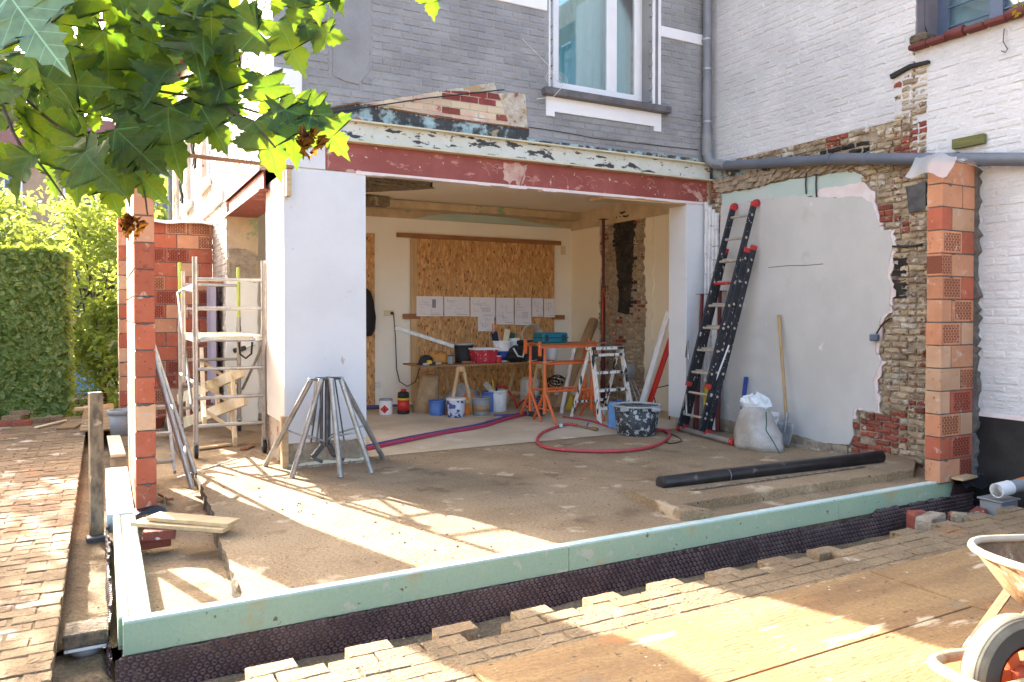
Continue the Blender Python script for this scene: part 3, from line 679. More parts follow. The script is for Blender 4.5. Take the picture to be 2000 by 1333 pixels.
struct('foundation_edge', MB().box((.07, 4.095, -.46), (6.97, 4.168, -.158)), m_slabedge)
# black damp foil and offcut at the end of the green boards, grey pipe, box, rubble
t = wthing('damp_foil', 'black plastic damp foil sticking out below the right pier', 'foil', (6.85, 4.05, -.02))
mb = MB(); V = []; rr = random.Random(2)
for j in range(7):
    for i in range(9):
        V.append((6.62+i*.075, 3.93+j*.045, .008+.022*math.sin(i*1.3+j*.8)+rr.uniform(-.006, .006)-(.05 if j == 0 else 0)))
mb.add(V, [(j*9+i, j*9+i+1, (j+1)*9+i+1, (j+1)*9+i) for j in range(6) for i in range(8)], True); part('sheet', mb, m_dpc, t)
solo('timber_offcut', MB().box((-.13, -.05, 0), (.13, .05, .018)), m_pineh, 'flat square of plywood beside the foot of the right clay pier', 'offcut', loc=(6.72, 4.0, .035), rz=.1)
# ------------------------------------------------------------------ main house (grey painted rear facade)
YF, XL, XR = 7.5, 1.45, 6.98
house = wthing('brick_house', 'grey painted brick house with its ground floor wall cut open over a red beam', 'house', (4.2, 9.5, 0))
def fp(px, py): p = PY(px, py, YF); return (p.x, p.z)
zBt, zBm, zRb = 3.43, 3.205, 2.92                              # I-beam top, bottom, red beam bottom
tri = [fp(*q) for q in ((640, 216), (800, 190), (958, 164), (975, 184), (1026, 186), (1032, 278), (618, 238))]
redz = [fp(*q) for q in ((868, 178), (960, 163), (976, 184), (974, 206), (868, 198))]
stripe = [fp(*q) for q in ((615, 222), (700, 200), (860, 232), (1034, 256), (1034, 285), (615, 240))]
renov = [fp(*q) for q in ((655, -40), (725, -40), (722, 140), (700, 168), (650, 150))]
win = (fp(1070, 170)[0], fp(1285, 200)[0], fp(1070, 172)[1])   # x0, x1, sill height
win = (4.25, 5.60, fp(1150, 188)[1])
wx0, wx1, wz0 = fp(1072, 100)[0], fp(1272, 100)[0], fp(1150, 190)[1]
ZTOP = 6.4; wz1 = 6.1
band = (fp(1330, 66)[1], fp(1330, 88)[1])
bz1, bz0 = fp(1330, 64)[1], fp(1330, 84)[1]
quo = [fp(*q) for q in ((500, 128), (592, 128), (592, 200), (500, 200))]
def fz(x, z):
    if z < zBt+.01: return None
    if wx0-.02 < x < wx1+.02 and z > wz0-.06: return None
    if bz0-.03 < z < bz1+.03: return None
    if inside(quo, x, z) or inside(renov, x, z): return None
    return 'g'
lay_bricks(house, 'y', YF, XL+.01, XR-.01, zBt+.012, ZTOP, fz, {'g': m_gray, 'dred': m_darkred, 'teal': m_teal, 'pink': m_pinkb}, limit=300, amp=.0042, proud=.003, ch=.008)
mb = MB()                                                      # solid wall behind the brick faces, with the window opening
D0, D1 = YF+.006, YF+.34
mb.box((XL+.005, D0, zBt-.2), (wx0, D1, ZTOP)); mb.box((wx1, D0, zBt-.2), (XR+.02, D1, ZTOP)); mb.box((wx0, D0, zBt-.2), (wx1, D1, wz0)); mb.box((wx0, D0, wz1), (wx1, D1, ZTOP))
part('wall', mb, m_gray, house)
part('rendered_patch', MB().prism([(x, YF+.02, z) for x, z in jag(renov, .012, .12, 3)], (0, -.026, 0)), m_gray, house)
part('corner_stone', MB().box((XL-.012, YF-.012, quo[2][1]), (quo[1][0], YF+.2, quo[0][1]), None, .006), m_trim, house)
for a, b in ((XL-.006, wx0-.03), (wx1+.13, XR-.008)): part('string_course', MB().box((a, YF-.012, bz0), (b, YF+.03, bz1), None, .004), m_trim, house)
# stripped triangle above the beam: bricks cut by its slanting outline
def clip(poly, cut):
    out = poly; n = len(cut); area = sum(cut[i][0]*cut[(i+1) % n][1]-cut[(i+1) % n][0]*cut[i][1] for i in range(n)); sg = 1 if area > 0 else -1
    for i in range(n):
        a, b = cut[i], cut[(i+1) % n]; new = []
        def side(p): return sg*((b[0]-a[0])*(p[1]-a[1])-(b[1]-a[1])*(p[0]-a[0]))
        for j in range(len(out)):
            p, q = out[j], out[(j+1) % len(out)]; sp, sq = side(p), side(q)
            if sp >= 0: new.append(p)
            if sp*sq < 0: k = sp/(sp-sq); new.append((p[0]+(q[0]-p[0])*k, p[1]+(q[1]-p[1])*k))
        out = new
        if len(out) < 3: return []
    return out
def patch_bricks(cut, mat_of, mj, front, seed):
    rr_ = random.Random(seed); xs_ = [p[0] for p in cut]; zs_ = [p[1] for p in cut]; z = min(zs_); r_ = 0
    part('patch_mortar', MB().prism([(x, YF+.012, z_) for x, z_ in jag(cut, .006, .06, seed)], (0, front+.003-.012, 0)), mj, house)
    while z < max(zs_):
        x = min(xs_)-(r_ % 2)*.108
        while x < max(xs_):
            P = clip([(x, z), (x+.205, z), (x+.205, z+.064), (x, z+.064)], cut)
            if P:
                cx_ = sum(p[0] for p in P)/len(P); cz_ = sum(p[1] for p in P)/len(P)
                part('cut_brick', MB().prism([(a+rr_.uniform(-.002, .002), YF+.012, b+rr_.uniform(-.002, .002)) for a, b in P], (0, front-rr_.uniform(0, .003)-.012, 0)), mat_of(cx_, cz_), house)
            x += .216
        z += .075; r_ += 1
tri_c = [fp(*q) for q in ((690, 209), (965, 164), (972, 184), (1026, 186), (1030, 256), (860, 236))]
patch_bricks(tri_c, lambda x, z: m_darkred if inside(redz, x, z) else (m_red if noise.noise(Vector((x*5, z*9, 2))) > .42 else m_pinkb), m_stripgray, -.007, 5)
patch_bricks([fp(*q) for q in ((612, 222), (700, 205), (1032, 255), (1032, 283), (612, 233))], lambda x, z: m_teal, m_teal, -.010, 6)
part('patch_ledge', MB().tube([PY(612, 221, YF-.01), PY(700, 204, YF-.012), PY(860, 232, YF-.012), PY(1032, 254, YF-.01)], .012, 5), m_rust, house)
part('facade_crack', MB().tube([PY(*q, YF-.006) for q in ((1032, 250), (1065, 255), (1110, 262), (1160, 272), (1230, 280), (1300, 288), (1362, 294))], .004, 5), m_black, house)
part('brick_ledge', MB().prism([(x, YF+.01, z) for x, z in jag([fp(*q) for q in ((1030, 274), (1360, 312), (1360, 320), (1030, 284))], .008, .05, 9)], (0, -.03, 0)), m_teal, house)
# window
w = part('window', MB().box((wx0, YF+.20, wz0), (wx1, YF+.26, wz0+.07)).box((wx0, YF+.20, wz1-.07), (wx1, YF+.26, wz1)).box((wx0, YF+.20, wz0+.07), (wx0+.06, YF+.26, wz1-.07)).box((wx1-.06, YF+.20, wz0+.07), (wx1, YF+.26, wz1-.07)), m_trim, house, .004)
wm = (wx0*.36+wx1*.64)
part('reveal', MB().box((wx0-.004, YF-.010, wz0), (wx0+.012, YF+.20, wz1)), m_trim, w)
wk = wx0+.16
for a, b in ((wk, wm+.05), (wm+.05, wx1-.06)):
    mb = MB().box((a, YF+.17, wz0+.07), (b, YF+.215, wz0+.16)).box((a, YF+.17, wz1-.16), (b, YF+.215, wz1-.07)).box((a, YF+.17, wz0+.16), (a+.075, YF+.215, wz1-.16)).box((b-.075, YF+.17, wz0+.16), (b, YF+.215, wz1-.16))
    part('sash', mb, m_trim, w, .004)
    part('pane', MB().box((a+.07, YF+.19, wz0+.15), (b-.07, YF+.196, wz1-.15)), m_glass, w)
part('side_pane', MB().box((wx0+.06, YF+.222, wz0+.07), (wk, YF+.23, wz1-.07)), m_glassg, w)
mb = MB(); n = 60; V = []
for i in range(n+1):
    x = wx0+.08+(wx1-wx0-.16)*i/n
    for z in (wz0+.02, wz1): V.append((x, YF+.34+.02*math.sin(i*1.1)+.01*math.sin(i*2.7), z))
mb.add(V, [(2*i, 2*i+2, 2*i+3, 2*i+1) for i in range(n)], True); part('curtain', mb, m_curtain, w)
s0, s1 = fp(1058, 180)[0], fp(1302, 180)[0]; sz = fp(1058, 174)[1]
part('sill', MB().box((s0, YF-.09, sz-.085), (s1, YF+.2, sz), None, .008), m_bluestone, house)
a0, a1 = fp(1066, 200)[0], fp(1289, 230)[0]; az = sz-.088; al = fp(1066, 228)[1]; am = fp(1090, 222)[1]
mb = MB().prism([(a0, YF+.01, az), (a1, YF+.01, az), (a1, YF+.01, al), (a1-.11, YF+.01, al), (a1-.11, YF+.01, am), (a0+.11, YF+.01, am), (a0+.11, YF+.01, al), (a0, YF+.01, al)], (0, -.022, 0))
part('sill_apron', mb, m_trim, house)
part('window_architrave', MB().box((wx1+.005, YF-.012, wz0+.0), (wx1+.04, YF+.1, wz1)).box((wx1+.09, YF-.014, wz0), (wx1+.128, YF+.02, wz1)), m_trim, house)
part('reveal_strip', MB().box((wx1+.042, YF-.004, wz0), (wx1+.088, YF+.05, wz1)), m_graypaint, house)
# steel beams
b0, b1 = fp(625, 250)[0], XR-.03
bm = part('upper_beam', MB().box((b0, YF-.02, zBm+.018), (b1, YF+.05, zBt-.018)), m_beamw, house)
part('flange', MB().box((b0, YF-.075, zBt-.018), (b1, YF+.05, zBt), None, .003), m_beamcream, bm)
part('flange', MB().box((b0-.01, YF-.085, zBm), (b1+.01, YF+.05, zBm+.02), None, .003), m_beamcream, bm)
for px in (662, 880, 1100, 1290):
    x = fp(px, 260)[0]; part('bolt', MB().lathe([(.0, -.018), (.014, -.016), (.017, -.004), (.017, 0)], (x, YF-.021, (zBt+zBm)/2+.03), 8, Matrix.Rotation(-math.pi/2, 4, 'X')), m_bolt, bm)
r0, r1 = fp(638, 300)[0], XR-.06
rb = part('lower_beam', MB().box((r0, YF+.0, zRb), (r1, YF+.12, zBm-.002)), m_beamred, house, label='red oxide painted steel beam with filler smears')
m_filler = Mt('filler_smear', (.56, .40, .34), (.46, .20, .17), sc=9, rough=.8, fine=.1, bump=.3)
for (pts, dz) in (([(985, 322), (1005, 318), (1030, 326), (1026, 352), (1012, 368), (1005, 352), (996, 366), (985, 350)], 0), ([(640, 285), (648, 300), (640, 330)], 0), ([(640, 338), (700, 334), (716, 344), (640, 345)], 0), ([(1340, 372), (1368, 376), (1372, 398), (1362, 392), (1354, 382)], 0)):
    P = [fp(*q) for q in pts]; P = jag(P, .02, .03, len(pts)); part('filler_patch', MB().prism([(x, YF+.004, z) for x, z in P], (0, -.006, 0)), m_filler, rb)

mb = MB(); rnd = random.Random(18)
for k in range(26):
    x = rnd.uniform(r0+1.2, r1-.2) if k < 20 else rnd.uniform(r0+.1, r1); z = rnd.uniform(zRb+.05, zBm-.08); R_ = rnd.uniform(.04, .10); a0 = rnd.uniform(-.6, .9); n_ = 7
    mb.tube([(x+R_*math.cos(a0+k_*.28), YF-.0005, z+R_*.8*math.sin(a0+k_*.28)) for k_ in range(n_)], rnd.uniform(.0015, .003), 4)
part('scratch_marks', mb, m_filler, rb, kind='stuff')
mb = MB(); rnd = random.Random(8); x = r0+.3
while x < r1:
    L = rnd.uniform(.1, .4); mb.box((x, YF-.012, zRb-.004-rnd.uniform(.005, .02)), (min(x+L, r1), YF+.10, zRb+.012)); x += L
part('broken_plaster_edge', mb, m_pinkw, house)
part('lintel_lining', MB().box((5.3, YF+.02, zRb-.04), (r1-.35, YF+.30, zRb-.012)), m_pineh, house)
part('beam_bearing', MB().box((r1+.002, YF+.01, zRb-.02), (XR-.005, YF+.2, zBm+.0)), m_strip, house)
# white clad pillar on the left, white column on the right
px0, px1 = 1.546, 2.36
part('pillar_core', MB().box((px0+.02, YF+.022, 0), (px1-.02, YF+.33, zRb)), m_cream, house)
part('pillar_panel', MB().box((px0, YF-.003, .23), (px1, YF+.018, zRb-.012), None, .003), m_panel, house)
dy0 = 8.42
part('pillar_edge_panel', MB().box((px0-.002, YF+.02, .42), (px0+.017, dy0-.03, 2.86), None, .003), m_roomw, house)
part('pillar_inner_panel', MB().box((px1-.018, YF+.02, .05), (px1, YF+.34, zRb-.015)), m_cream, house)
part('pillar_upper_panel', MB().box((px0-.004, YF-.001, zRb+.0), (r0-.006, YF+.02, zBt-.02)), m_panel, house)
mb = MB(); P = jag([(px0+.03, .02), (px1-.02, .035), (px1-.02, .225), (px0+.03, .225)], .022, .07, 6); mb.prism([(x, YF+.03, z) for x, z in P], (0, -.02, 0)); part('pillar_foot', mb, m_mortar, house)
part('foot_timber', MB().box((px0-.03, YF-.02, 0), (px0+.03, YF+.05, .5), Matrix.Identity(4)), m_pineh, house)
cx0, cx1 = 6.58, 6.955
part('column', MB().box((cx0, YF+.0, .14), (cx1, YF+.34, zRb-.008), None, .004), m_panel, house)
mb = MB(); P = jag([(cx0+.01, .0), (cx1, .0), (cx1, .14), (cx0+.01, .14)], .015, .06, 9); mb.prism([(x, YF+.2, z) for x, z in P], (0, -.19, 0)); part('column_foot', mb, m_mortar, house)
# interior room
YB, XI, ZC = 11.72, 7.56, 3.30
part('room_back_wall', MB().box((1.5, YB, 0), (XI+.1, YB+.2, 3.04)), m_roomw, house)
mb = MB(); P = [(1.6, 3.03), (XI, 3.03), (XI, ZC), (1.6, ZC)]; mb.prism([(x, YB+.1, z) for x, z in P], (0, -.09, 0)); part('stripped_cornice', mb, m_cove, house)
mb = MB()
arch = [PY(*q, YB-.0) for q in ((810, 428), (850, 421), (900, 417), (945, 416), (985, 422), (1020, 432), (1095, 444), (1095, 447), (1020, 440), (900, 434))]
mb.prism([(p.x, YB-.004, p.z) for p in arch], (0, -.012, 0)); part('arch_trace', mb, m_mint, house)
part('cornice_beam', MB().box((2.0, YB-.30, ZC-.13), (XI, YB+.05, ZC-.01)), m_cove, house)
part('room_side_wall', MB().box((XI, YF+.3, 0), (XI+.2, YB+.05, 3.0)), m_cream, house)
part('side_cornice', MB().box((XI-.02, YF+.3, 3.0), (XI+.2, YB-.002, ZC)), m_cove, house)
part('ceiling', MB().box((1.6, YF+.34, ZC), (XI+.2, YB+.2, ZC+.1)), m_ceil, house)
mb = MB(); P = [(2.05, 9.2), (3.3, 9.6), (3.75, 9.3), (4.2, 10.2), (3.2, 11.3), (2.05, 11.4)]
P = jag(P, .05, .2, 3); mb.prism([(x, y, ZC+.01) for x, y in P], (0, 0, -.014)); part('stripped_ceiling_patch', mb, m_oldwood, house)
for i in range(9):
    y = 9.45+i*.22; part('lath', MB().bar((2.1, y, ZC-.012), (3.5+.35*math.sin(i), y+.22, ZC-.012), .07, .012), m_oldwood, house)
part('ceiling_timber', MB().box((2.1, YB-.55, ZC-.16), (3.9, YB-.33, ZC-.02), None, .01), m_oldwood, house)
part('corner_post', MB().box((2.05, YB-.25, 3.03), (3.35, YB-.02, ZC-.1)), m_slabedge, house)
part('ceiling_hook', MB().tube([(3.75, 9.1, ZC), (3.73, 9.1, ZC-.18)], .014, 6), m_black, house)
# chimney strip stripped to brick on the side wall
cy0, cy1 = 9.55, 10.78; rnd = random.Random(3)
el = [cy0-.03]*60; eh = [cy1+.03]*60
def cz(u, z):
    k = int(z/.075) % 60
    if u < el[k] or u > eh[k]: return None
    s = 10.12+.05*math.sin(z*3)+.05*noise.noise(Vector((0, z*4, 3)))
    if z > 1.5 and s-.30 < u < s+.16+(.10 if z > 2.6 else 0): return 'soot'
    q = noise.noise(Vector((u*2.2, z*2.2, 5)))
    return 'red' if q > .38 else ('gray' if q < -.32 else 'st')
lay_bricks(house, 'x', XI-.012, 9.3, 11.0, .05, 3.22, cz, {'soot': m_soot, 'red': m_red, 'gray': m_stripgray, 'st': m_strip}, bl=.18, bh=.052, jt=.012, limit=150, amp=.008, proud=.012, ch=.012, rest='chimney_brickwork', seed=9, drop=.03)
for e0, sgn in ((cy0-.02, -1), (cy1+.02, 1)):
    P = jag([(e0+sgn*.16, .0), (e0-sgn*.0, .0), (e0-sgn*.03, .8), (e0+sgn*.04, 1.6), (e0-sgn*.05, 2.3), (e0, 3.0), (e0+sgn*.16, 3.0)], .028, .07, 5+sgn); P = [(y_, max(.0, min(3.0, z_))) for y_, z_ in P]
    part('plaster_edge', MB().prism([(XI+.004, y_, z_) for y_, z_ in P], (-.034, 0, 0)), m_cream, house)
part('chimney_backing', MB().box((XI-.005, 9.56, 0), (XI+.02, 10.8, 3.25)), m_mortar, house)
P = jag([(9.98, 1.5), (10.27, 1.5), (10.30, 2.2), (10.36, 2.6), (10.42, 3.2), (9.80, 3.2), (9.86, 2.5), (9.92, 2.0)], .03, .08, 4)
part('soot_stain', MB().prism([(XI+.0, y_, z_) for y_, z_ in P], (-.0095, 0, 0)), m_soot, house)
# house flank on the garden side: long brick wall with the cut doorway
def pl(px, py): p = PX(px, py, XL); return (p.y, p.z)
dy0, dy1, dz1 = 8.42, 10.65, 2.78
FY1 = 19.6
wins = [(12.3, 13.35, 3.55, 5.6), (14.9, 15.9, 3.55, 5.6), (17.4, 18.3, 3.55, 5.6), (13.2, 14.0, .8, 2.9), (15.8, 16.6, .8, 2.9)]
m_flank = Mt('sunlit_white_brick', (.58, .50, .42), (.44, .36, .29), sc=2, rough=.85, bump=.6, bs=40, bd=.012, jit=.1, fine=.1, spots=(((.30, .11, .08), 5, .62, .06),))
def sz_(u, z):
    if u < dy0 and z < 3.3: return None
    if u < 7.86: return None
    if dy0-.02 < u < dy1+.05 and z < dz1+.22: return None
    if 2.97 < z < 3.2 and u > 10.75: return None
    if z < .3: return None
    for a, b, c, d in wins:
        if a-.02 < u < b+.02 and c-.1 < z < d+.2: return None
        if (a-.22 < u <= a or b <= u < b+.22) and c-.1 < z < d+.2 and int(z/.3) % 2: return 'r'
    if u < 8.5 and z < 3.3: return 'w'
    return 'w'
lay_bricks(house, 'x', XL, 7.52, FY1, .06, 6.2, sz_, {'w': m_flank, 'r': m_red}, limit=0, rest='flank_brickwork', amp=.004, proud=.005, seed=12)
mb = MB(); a, b = XL+.006, XL+.4
mb.box((a, YF+.02, -2.4), (b, dy0, ZTOP)) if False else None
mb.box((px0+.02, YF+.35, 0), (b, dy0, dz1)); mb.box((a, D1, dz1+.2), (b, FY1, 3.5)); mb.box((a, dy1, -2.4), (b, FY1, dz1+.2)); mb.box((a, YF+.34, 3.5), (b, 12.3, ZTOP))
ws = [(12.3, 13.35), (14.9, 15.9), (17.4, 18.3)]
for (p, q), (r_, s_) in zip(ws, ws[1:]+[(FY1, FY1)]): mb.box((a, q, 3.5), (b, r_, ZTOP)); mb.box((a, p, 5.65), (b, q, ZTOP))
part('flank_wall', mb, m_flank, house)
part('doorway_lintel', MB().box((XL-.01, dy0-.25, dz1), (XL+.39, dy1+.15, dz1+.012)).box((XL-.01, dy0-.25, dz1+.2), (XL+.39, dy1+.15, dz1+.212)).box((XL+.03, dy0-.25, dz1+.012), (XL+.05, dy1+.15, dz1+.2)), m_beamred, house)
part('lintel_edge', MB().box((XL-.022, dy0-.2, dz1-.012), (XL-.006, dy1+.1, dz1+.012)), m_trim, house)
mb = MB(); P = jag([(XL+.02, .9), (XL+.40, .9), (XL+.40, dz1), (XL+.02, dz1)], .01, .1, 2); mb.prism([(x, dy1+.1, z) for x, z in P], (0, -.11, 0)); part('doorway_jamb', mb, m_cove, house)
mb = MB(); P = jag([(XL+.01, 1.95), (XL+.34, 1.92), (XL+.38, 2.28), (XL+.2, 2.36), (XL+.03, 2.32)], .025, .06, 5); mb.prism([(x, dy1+.02, z) for x, z in P], (0, -.07, 0)); part('jamb_mortar', mb, m_mortar, house)
mb = MB(); P = jag([(XL-.008, .0), (XL+.39, .0), (XL+.39, 1.93), (XL+.24, 1.99), (XL+.1, 1.94), (XL-.008, 2.0)], .012, .09, 7); mb.prism([(x, dy1+.0, z) for x, z in P], (0, -.035, 0)); part('jamb_plaster', mb, m_roomw, house)
part('string_course', MB().box((XL-.035, dy1+.25, 3.0), (XL+.02, FY1, 3.17), None, .005), m_trim, house)
part('string_course', MB().box((XL-.03, YF+.36, 3.0), (XL+.02, dy0-.2, 3.17), None, .005), m_trim, house)
for (p, q, c, d) in wins:
    f = part('flank_window', MB().box((XL+.10, p, c), (XL+.14, q, d)), m_winblue, house)
    part('frame', MB().box((XL+.07, p, c), (XL+.10, p+.07, d)).box((XL+.07, q-.07, c), (XL+.10, q, d)).box((XL+.07, p+.07, c), (XL+.10, q-.07, c+.07)).box((XL+.07, (p+q)/2-.04, c+.07), (XL+.10, (p+q)/2+.04, d)), m_trim, f)
    part('sill', MB().box((XL-.09, p-.1, c-.12), (XL+.1, q+.1, c-.01), None, .006), m_trim, f)
    mb = MB(); n = 9
    mid = (p+q)/2; R = (q-p)/2+.12
    outer = [(mid+R*math.cos(math.pi*k/n)*1.05, d+.02+.28*math.sin(math.pi*k/n)) for k in range(n+1)]; inner = [(mid+R*.86*math.cos(math.pi*k/n), d-.06+.2*math.sin(math.pi*k/n)) for k in range(n+1)]
    for k in range(n): mb.prism([(XL+.02, *outer[k]), (XL+.02, *outer[k+1]), (XL+.02, *inner[k+1]), (XL+.02, *inner[k])], (-.05, 0, 0))
    part('arch', mb, m_trim, f)
part('roof', MB().box((XL-.25, YF-.2, ZTOP), (XI+3, FY1+.2, ZTOP+.3)).prism([(XL-.25, YF-.2, ZTOP+.3), (XI+3, YF-.2, ZTOP+.3), ((XL+XI+3)/2, YF-.2, ZTOP+2.6)], (0, FY1-YF+.4, 0)), m_tile, house)
part('front_wall', MB().box((XL+.4, FY1-.3, -2.4), (XI+.2, FY1, ZTOP)), m_flank, house)
# drips of old pipe, cables on the flank, downpipe at the street end
t = wthing('flank_downpipe', 'slim grey downpipe at the far end of the sunlit house flank', 'downpipe', (XL-.07, 18.9, -2))
part('pipe', MB().tube([(XL-.07, 18.9, -2.2), (XL-.07, 18.9, 6.1)], .05, 10), m_zinc, t)
for z in (1, 3, 5): part('clip', MB().lathe([(.056, 0), (.056, .03)], (XL-.07, 18.9, z), 10), m_galv, t)
for i, (y, z, lb) in enumerate(((16.6, 4.6, 'black looped cable hanging on the flank near the downpipe'), (14.2, 4.9, 'black looped cable hanging between the flank windows'), (9.4, 5.2, 'black looped cable hanging high by the flank corner'))):
    mb = MB(); pts = [(XL-.03-.02*math.sin(k*.9), y+.10*math.sin(k*.55)*(1-k/16), z-.9*k/14) for k in range(15)]; mb.tube(pts, .022, 6); mb.tube([(p[0]-.02, p[1]+.06, p[2]+.05) for p in pts], .016, 6)
    solo('hanging_cable', mb, m_cable, lb, 'cable', 'cables on the house flank')
# ------------------------------------------------------------------ neighbouring house: white painted party wall on the right
nb = wthing('neighbour_house', 'white painted brick party wall of the neighbouring house with torn plaster', 'house', (7.2, 4.5, 0))
def rp(px, py): p = PX(px, py, XR); return (p.y, p.z)
pz = [(1409, 403), (1480, 392), (1550, 383), (1590, 386), (1640, 387), (1680, 384), (1702, 398), (1714, 430), (1722, 450), (1740, 452), (1744, 480), (1738, 515), (1733, 540), (1742, 560), (1738, 590), (1740, 604), (1722, 622),
      (1716, 650), (1713, 690), (1724, 704), (1710, 742), (1714, 775), (1718, 804), (1700, 806), (1684, 796), (1672, 800), (1668, 826), (1672, 850), (1664, 870), (1610, 866), (1545, 846), (1480, 832), (1400, 816)]
plast = [rp(*q) for q in pz]
mintp = [rp(*q) for q in ((1409, 404), (1409, 380), (1470, 370), (1540, 352), (1600, 344), (1660, 334), (1682, 345), (1690, 358), (1640, 366), (1600, 372), (1590, 386), (1550, 384), (1480, 393))]
pinkp = [rp(*q) for q in ((1600, 372), (1640, 364), (1688, 356), (1706, 378), (1714, 425), (1700, 402), (1680, 386), (1640, 388), (1588, 387))]
strz = [rp(*q) for q in ((1380, 326), (1392, 319), (1560, 286), (1745, 244), (1750, 140), (1806, 124), (1803, 300), (1812, 330), (1912, 330), (1905, 950), (1640, 950), (1380, 830))]
sootz = [rp(*q) for q in ((1500, 318), (1600, 290), (1690, 270), (1700, 290), (1690, 312), (1520, 322))]
redzs = [rp(*q) for q in ((1676, 815), (1730, 815), (1770, 800), (1765, 870), (1720, 900), (1664, 898))]
bit = rp(1905, 812); BZ = bit[1]
wy1, wy0, wzs = rp(1782, 60)[0], 2.9, rp(1900, 56)[1]
def nz(u, z):
    if inside(plast, u, z) or inside(mintp, u, z) or inside(pinkp, u, z): return None
    if u < wy1 and u > wy0 and z > wzs-.04: return None
    if u < 4.3 and z < BZ+.02: return None
    if inside(sootz, u, z) and noise.noise(Vector((u*4, z*4, 1))) > -.25: return 'soot'
    if inside(strz, u, z):
        if inside(redzs, u, z): return 'red'
        q = noise.noise(Vector((u*2.6, z*2.6, 9)))
        return 'red' if q > .30 else ('gray' if q < -.25 else 'st')
    return 'w'
lay_bricks(nb, 'x', XR, 1.0, 7.49, -.1, 6.6, lambda u, z: 'w' if nz(u, z) == 'w' else None, {'w': m_white}, limit=300, amp=.0045, proud=.004, ch=.009, seed=17)
lay_bricks(nb, 'x', XR-.004, 4.2, 7.49, -.1, 4.3, lambda u, z: None if nz(u, z) == 'w' else nz(u, z), {'st': m_strip, 'gray': m_stripgray, 'red': m_red, 'soot': m_soot}, bl=.165, bh=.050, jt=.013, limit=300, amp=.009, proud=.013, ch=.013, seed=19, name='bare_brick', rest='bare_brickwork', drop=.03)
mb = MB(); a, b = XR+.018, XR+.5
mb.box((a, .5, -.5), (b, wy0, 6.8)); mb.box((a, wy0, -.5), (b, wy1, wzs-.02)); mb.box((a, wy1, -.5), (b, YF+.02, 6.8)); mb.box((a, wy0, 6.4), (b, wy1, 6.8))
part('wall', mb, m_mortar, nb)
mb = MB(); mb.prism([(XR+.019, y, z) for y, z in [(1.0, BZ), (wy0, BZ), (4.2, BZ), (4.2, 2.95), (4.70, 2.95), (4.70, wzs-.03), (1.0, wzs-.03)]], (-.015, 0, 0)); mb.prism([(XR+.019, y, z) for y, z in [(wy1, 3.42), (7.49, 3.42), (7.49, 6.6), (wy1, 6.6)]], (-.015, 0, 0))
part('painted_joints', mb, m_white, nb)
mb = MB(); mb.prism([(XR+.01, y, z) for y, z in jag(plast, .006, .045, 3)], (-.03, 0, 0)); part('plaster', mb, m_plaster, nb)
mb = MB(); mb.prism([(XR+.01, y, z) for y, z in jag(mintp, .012, .05, 4)], (-.016, 0, 0)); part('mint_plaster', mb, m_mint, nb)
mb = MB(); mb.prism([(XR+.01, y, z) for y, z in jag(pinkp, .012, .05, 5)], (-.02, 0, 0)); part('pink_plaster', mb, m_pinkw, nb)
a, b = PX(1500, 523, XR-.021), PX(1607, 516, XR-.021); part('plaster_scratch', MB().tube([a, a.lerp(b, .4)+Vector((0, 0, .006)), a.lerp(b, .7)+Vector((0, 0, -.004)), b], .0035, 4), m_slabedge, nb)
# torn paper-thin rim of the plaster, rough foot of the wall, rubble ridge of the former roof line
mb = MB(); seg = [rp(*q) for q in pz[5:27]]; rnd = random.Random(31)
out = []
for i in range(len(seg)-1):
    for j in range(4):
        k = Vector(seg[i]).lerp(Vector(seg[i+1]), j/4); out.append(k)
rim = [(p.x-rnd.uniform(.015, .06), p.y+rnd.uniform(-.03, .01)) for p in out]
for i in range(len(out)-1): mb.prism([(XR+.004, out[i].x+.01, out[i].y), (XR+.004, out[i+1].x+.01, out[i+1].y), (XR+.004, *rim[i+1]), (XR+.004, *rim[i])], (-.016-rnd.uniform(0, .006), 0, 0))
part('torn_plaster_rim', mb, m_pinkw, nb)
mb = MB(); rnd = random.Random(41)
foot = [rp(*q) for q in ((1400, 816), (1480, 832), (1545, 846), (1610, 866), (1660, 872))]
for i in range(len(foot)-1):
    for j in range(5):
        a = Vector(foot[i]).lerp(Vector(foot[i+1]), j/5); b = Vector(foot[i]).lerp(Vector(foot[i+1]), (j+1)/5)
        mb.prism([(XR+.01, a.x, a.y+.0), (XR+.01, b.x, b.y+.0), (XR+.01, b.x, -.02), (XR+.01, a.x, -.02)], (-.02-rnd.uniform(.005, .035), 0, 0))
part('rough_wall_foot', mb, m_mortar, nb)
mb = MB(); up = [rp(*q) for q in ((1396, 352), (1480, 338), (1560, 326), (1640, 312), (1690, 318))]; lo = [rp(*q) for q in ((1398, 378), (1470, 368), (1540, 350), (1600, 342), (1660, 332))]
for i in range(len(up)-1):
    for j in range(8):
        ua, ub = Vector(up[i]).lerp(Vector(up[i+1]), j/8), Vector(up[i]).lerp(Vector(up[i+1]), (j+1)/8); la, lb = Vector(lo[i]).lerp(Vector(lo[i+1]), j/8), Vector(lo[i]).lerp(Vector(lo[i+1]), (j+1)/8)
        for k in range(3):
            q0, q1 = k/3, (k+1)/3; P = [ua.lerp(la, q0), ub.lerp(lb, q0), ub.lerp(lb, q1), ua.lerp(la, q1)]
            mb.prism([(XR+.01, p.x, p.y+rnd.uniform(-.012, .012)) for p in P], (-.02-rnd.uniform(.0, .05), 0, 0))
part('rubble_ridge', mb, m_mortar, nb)
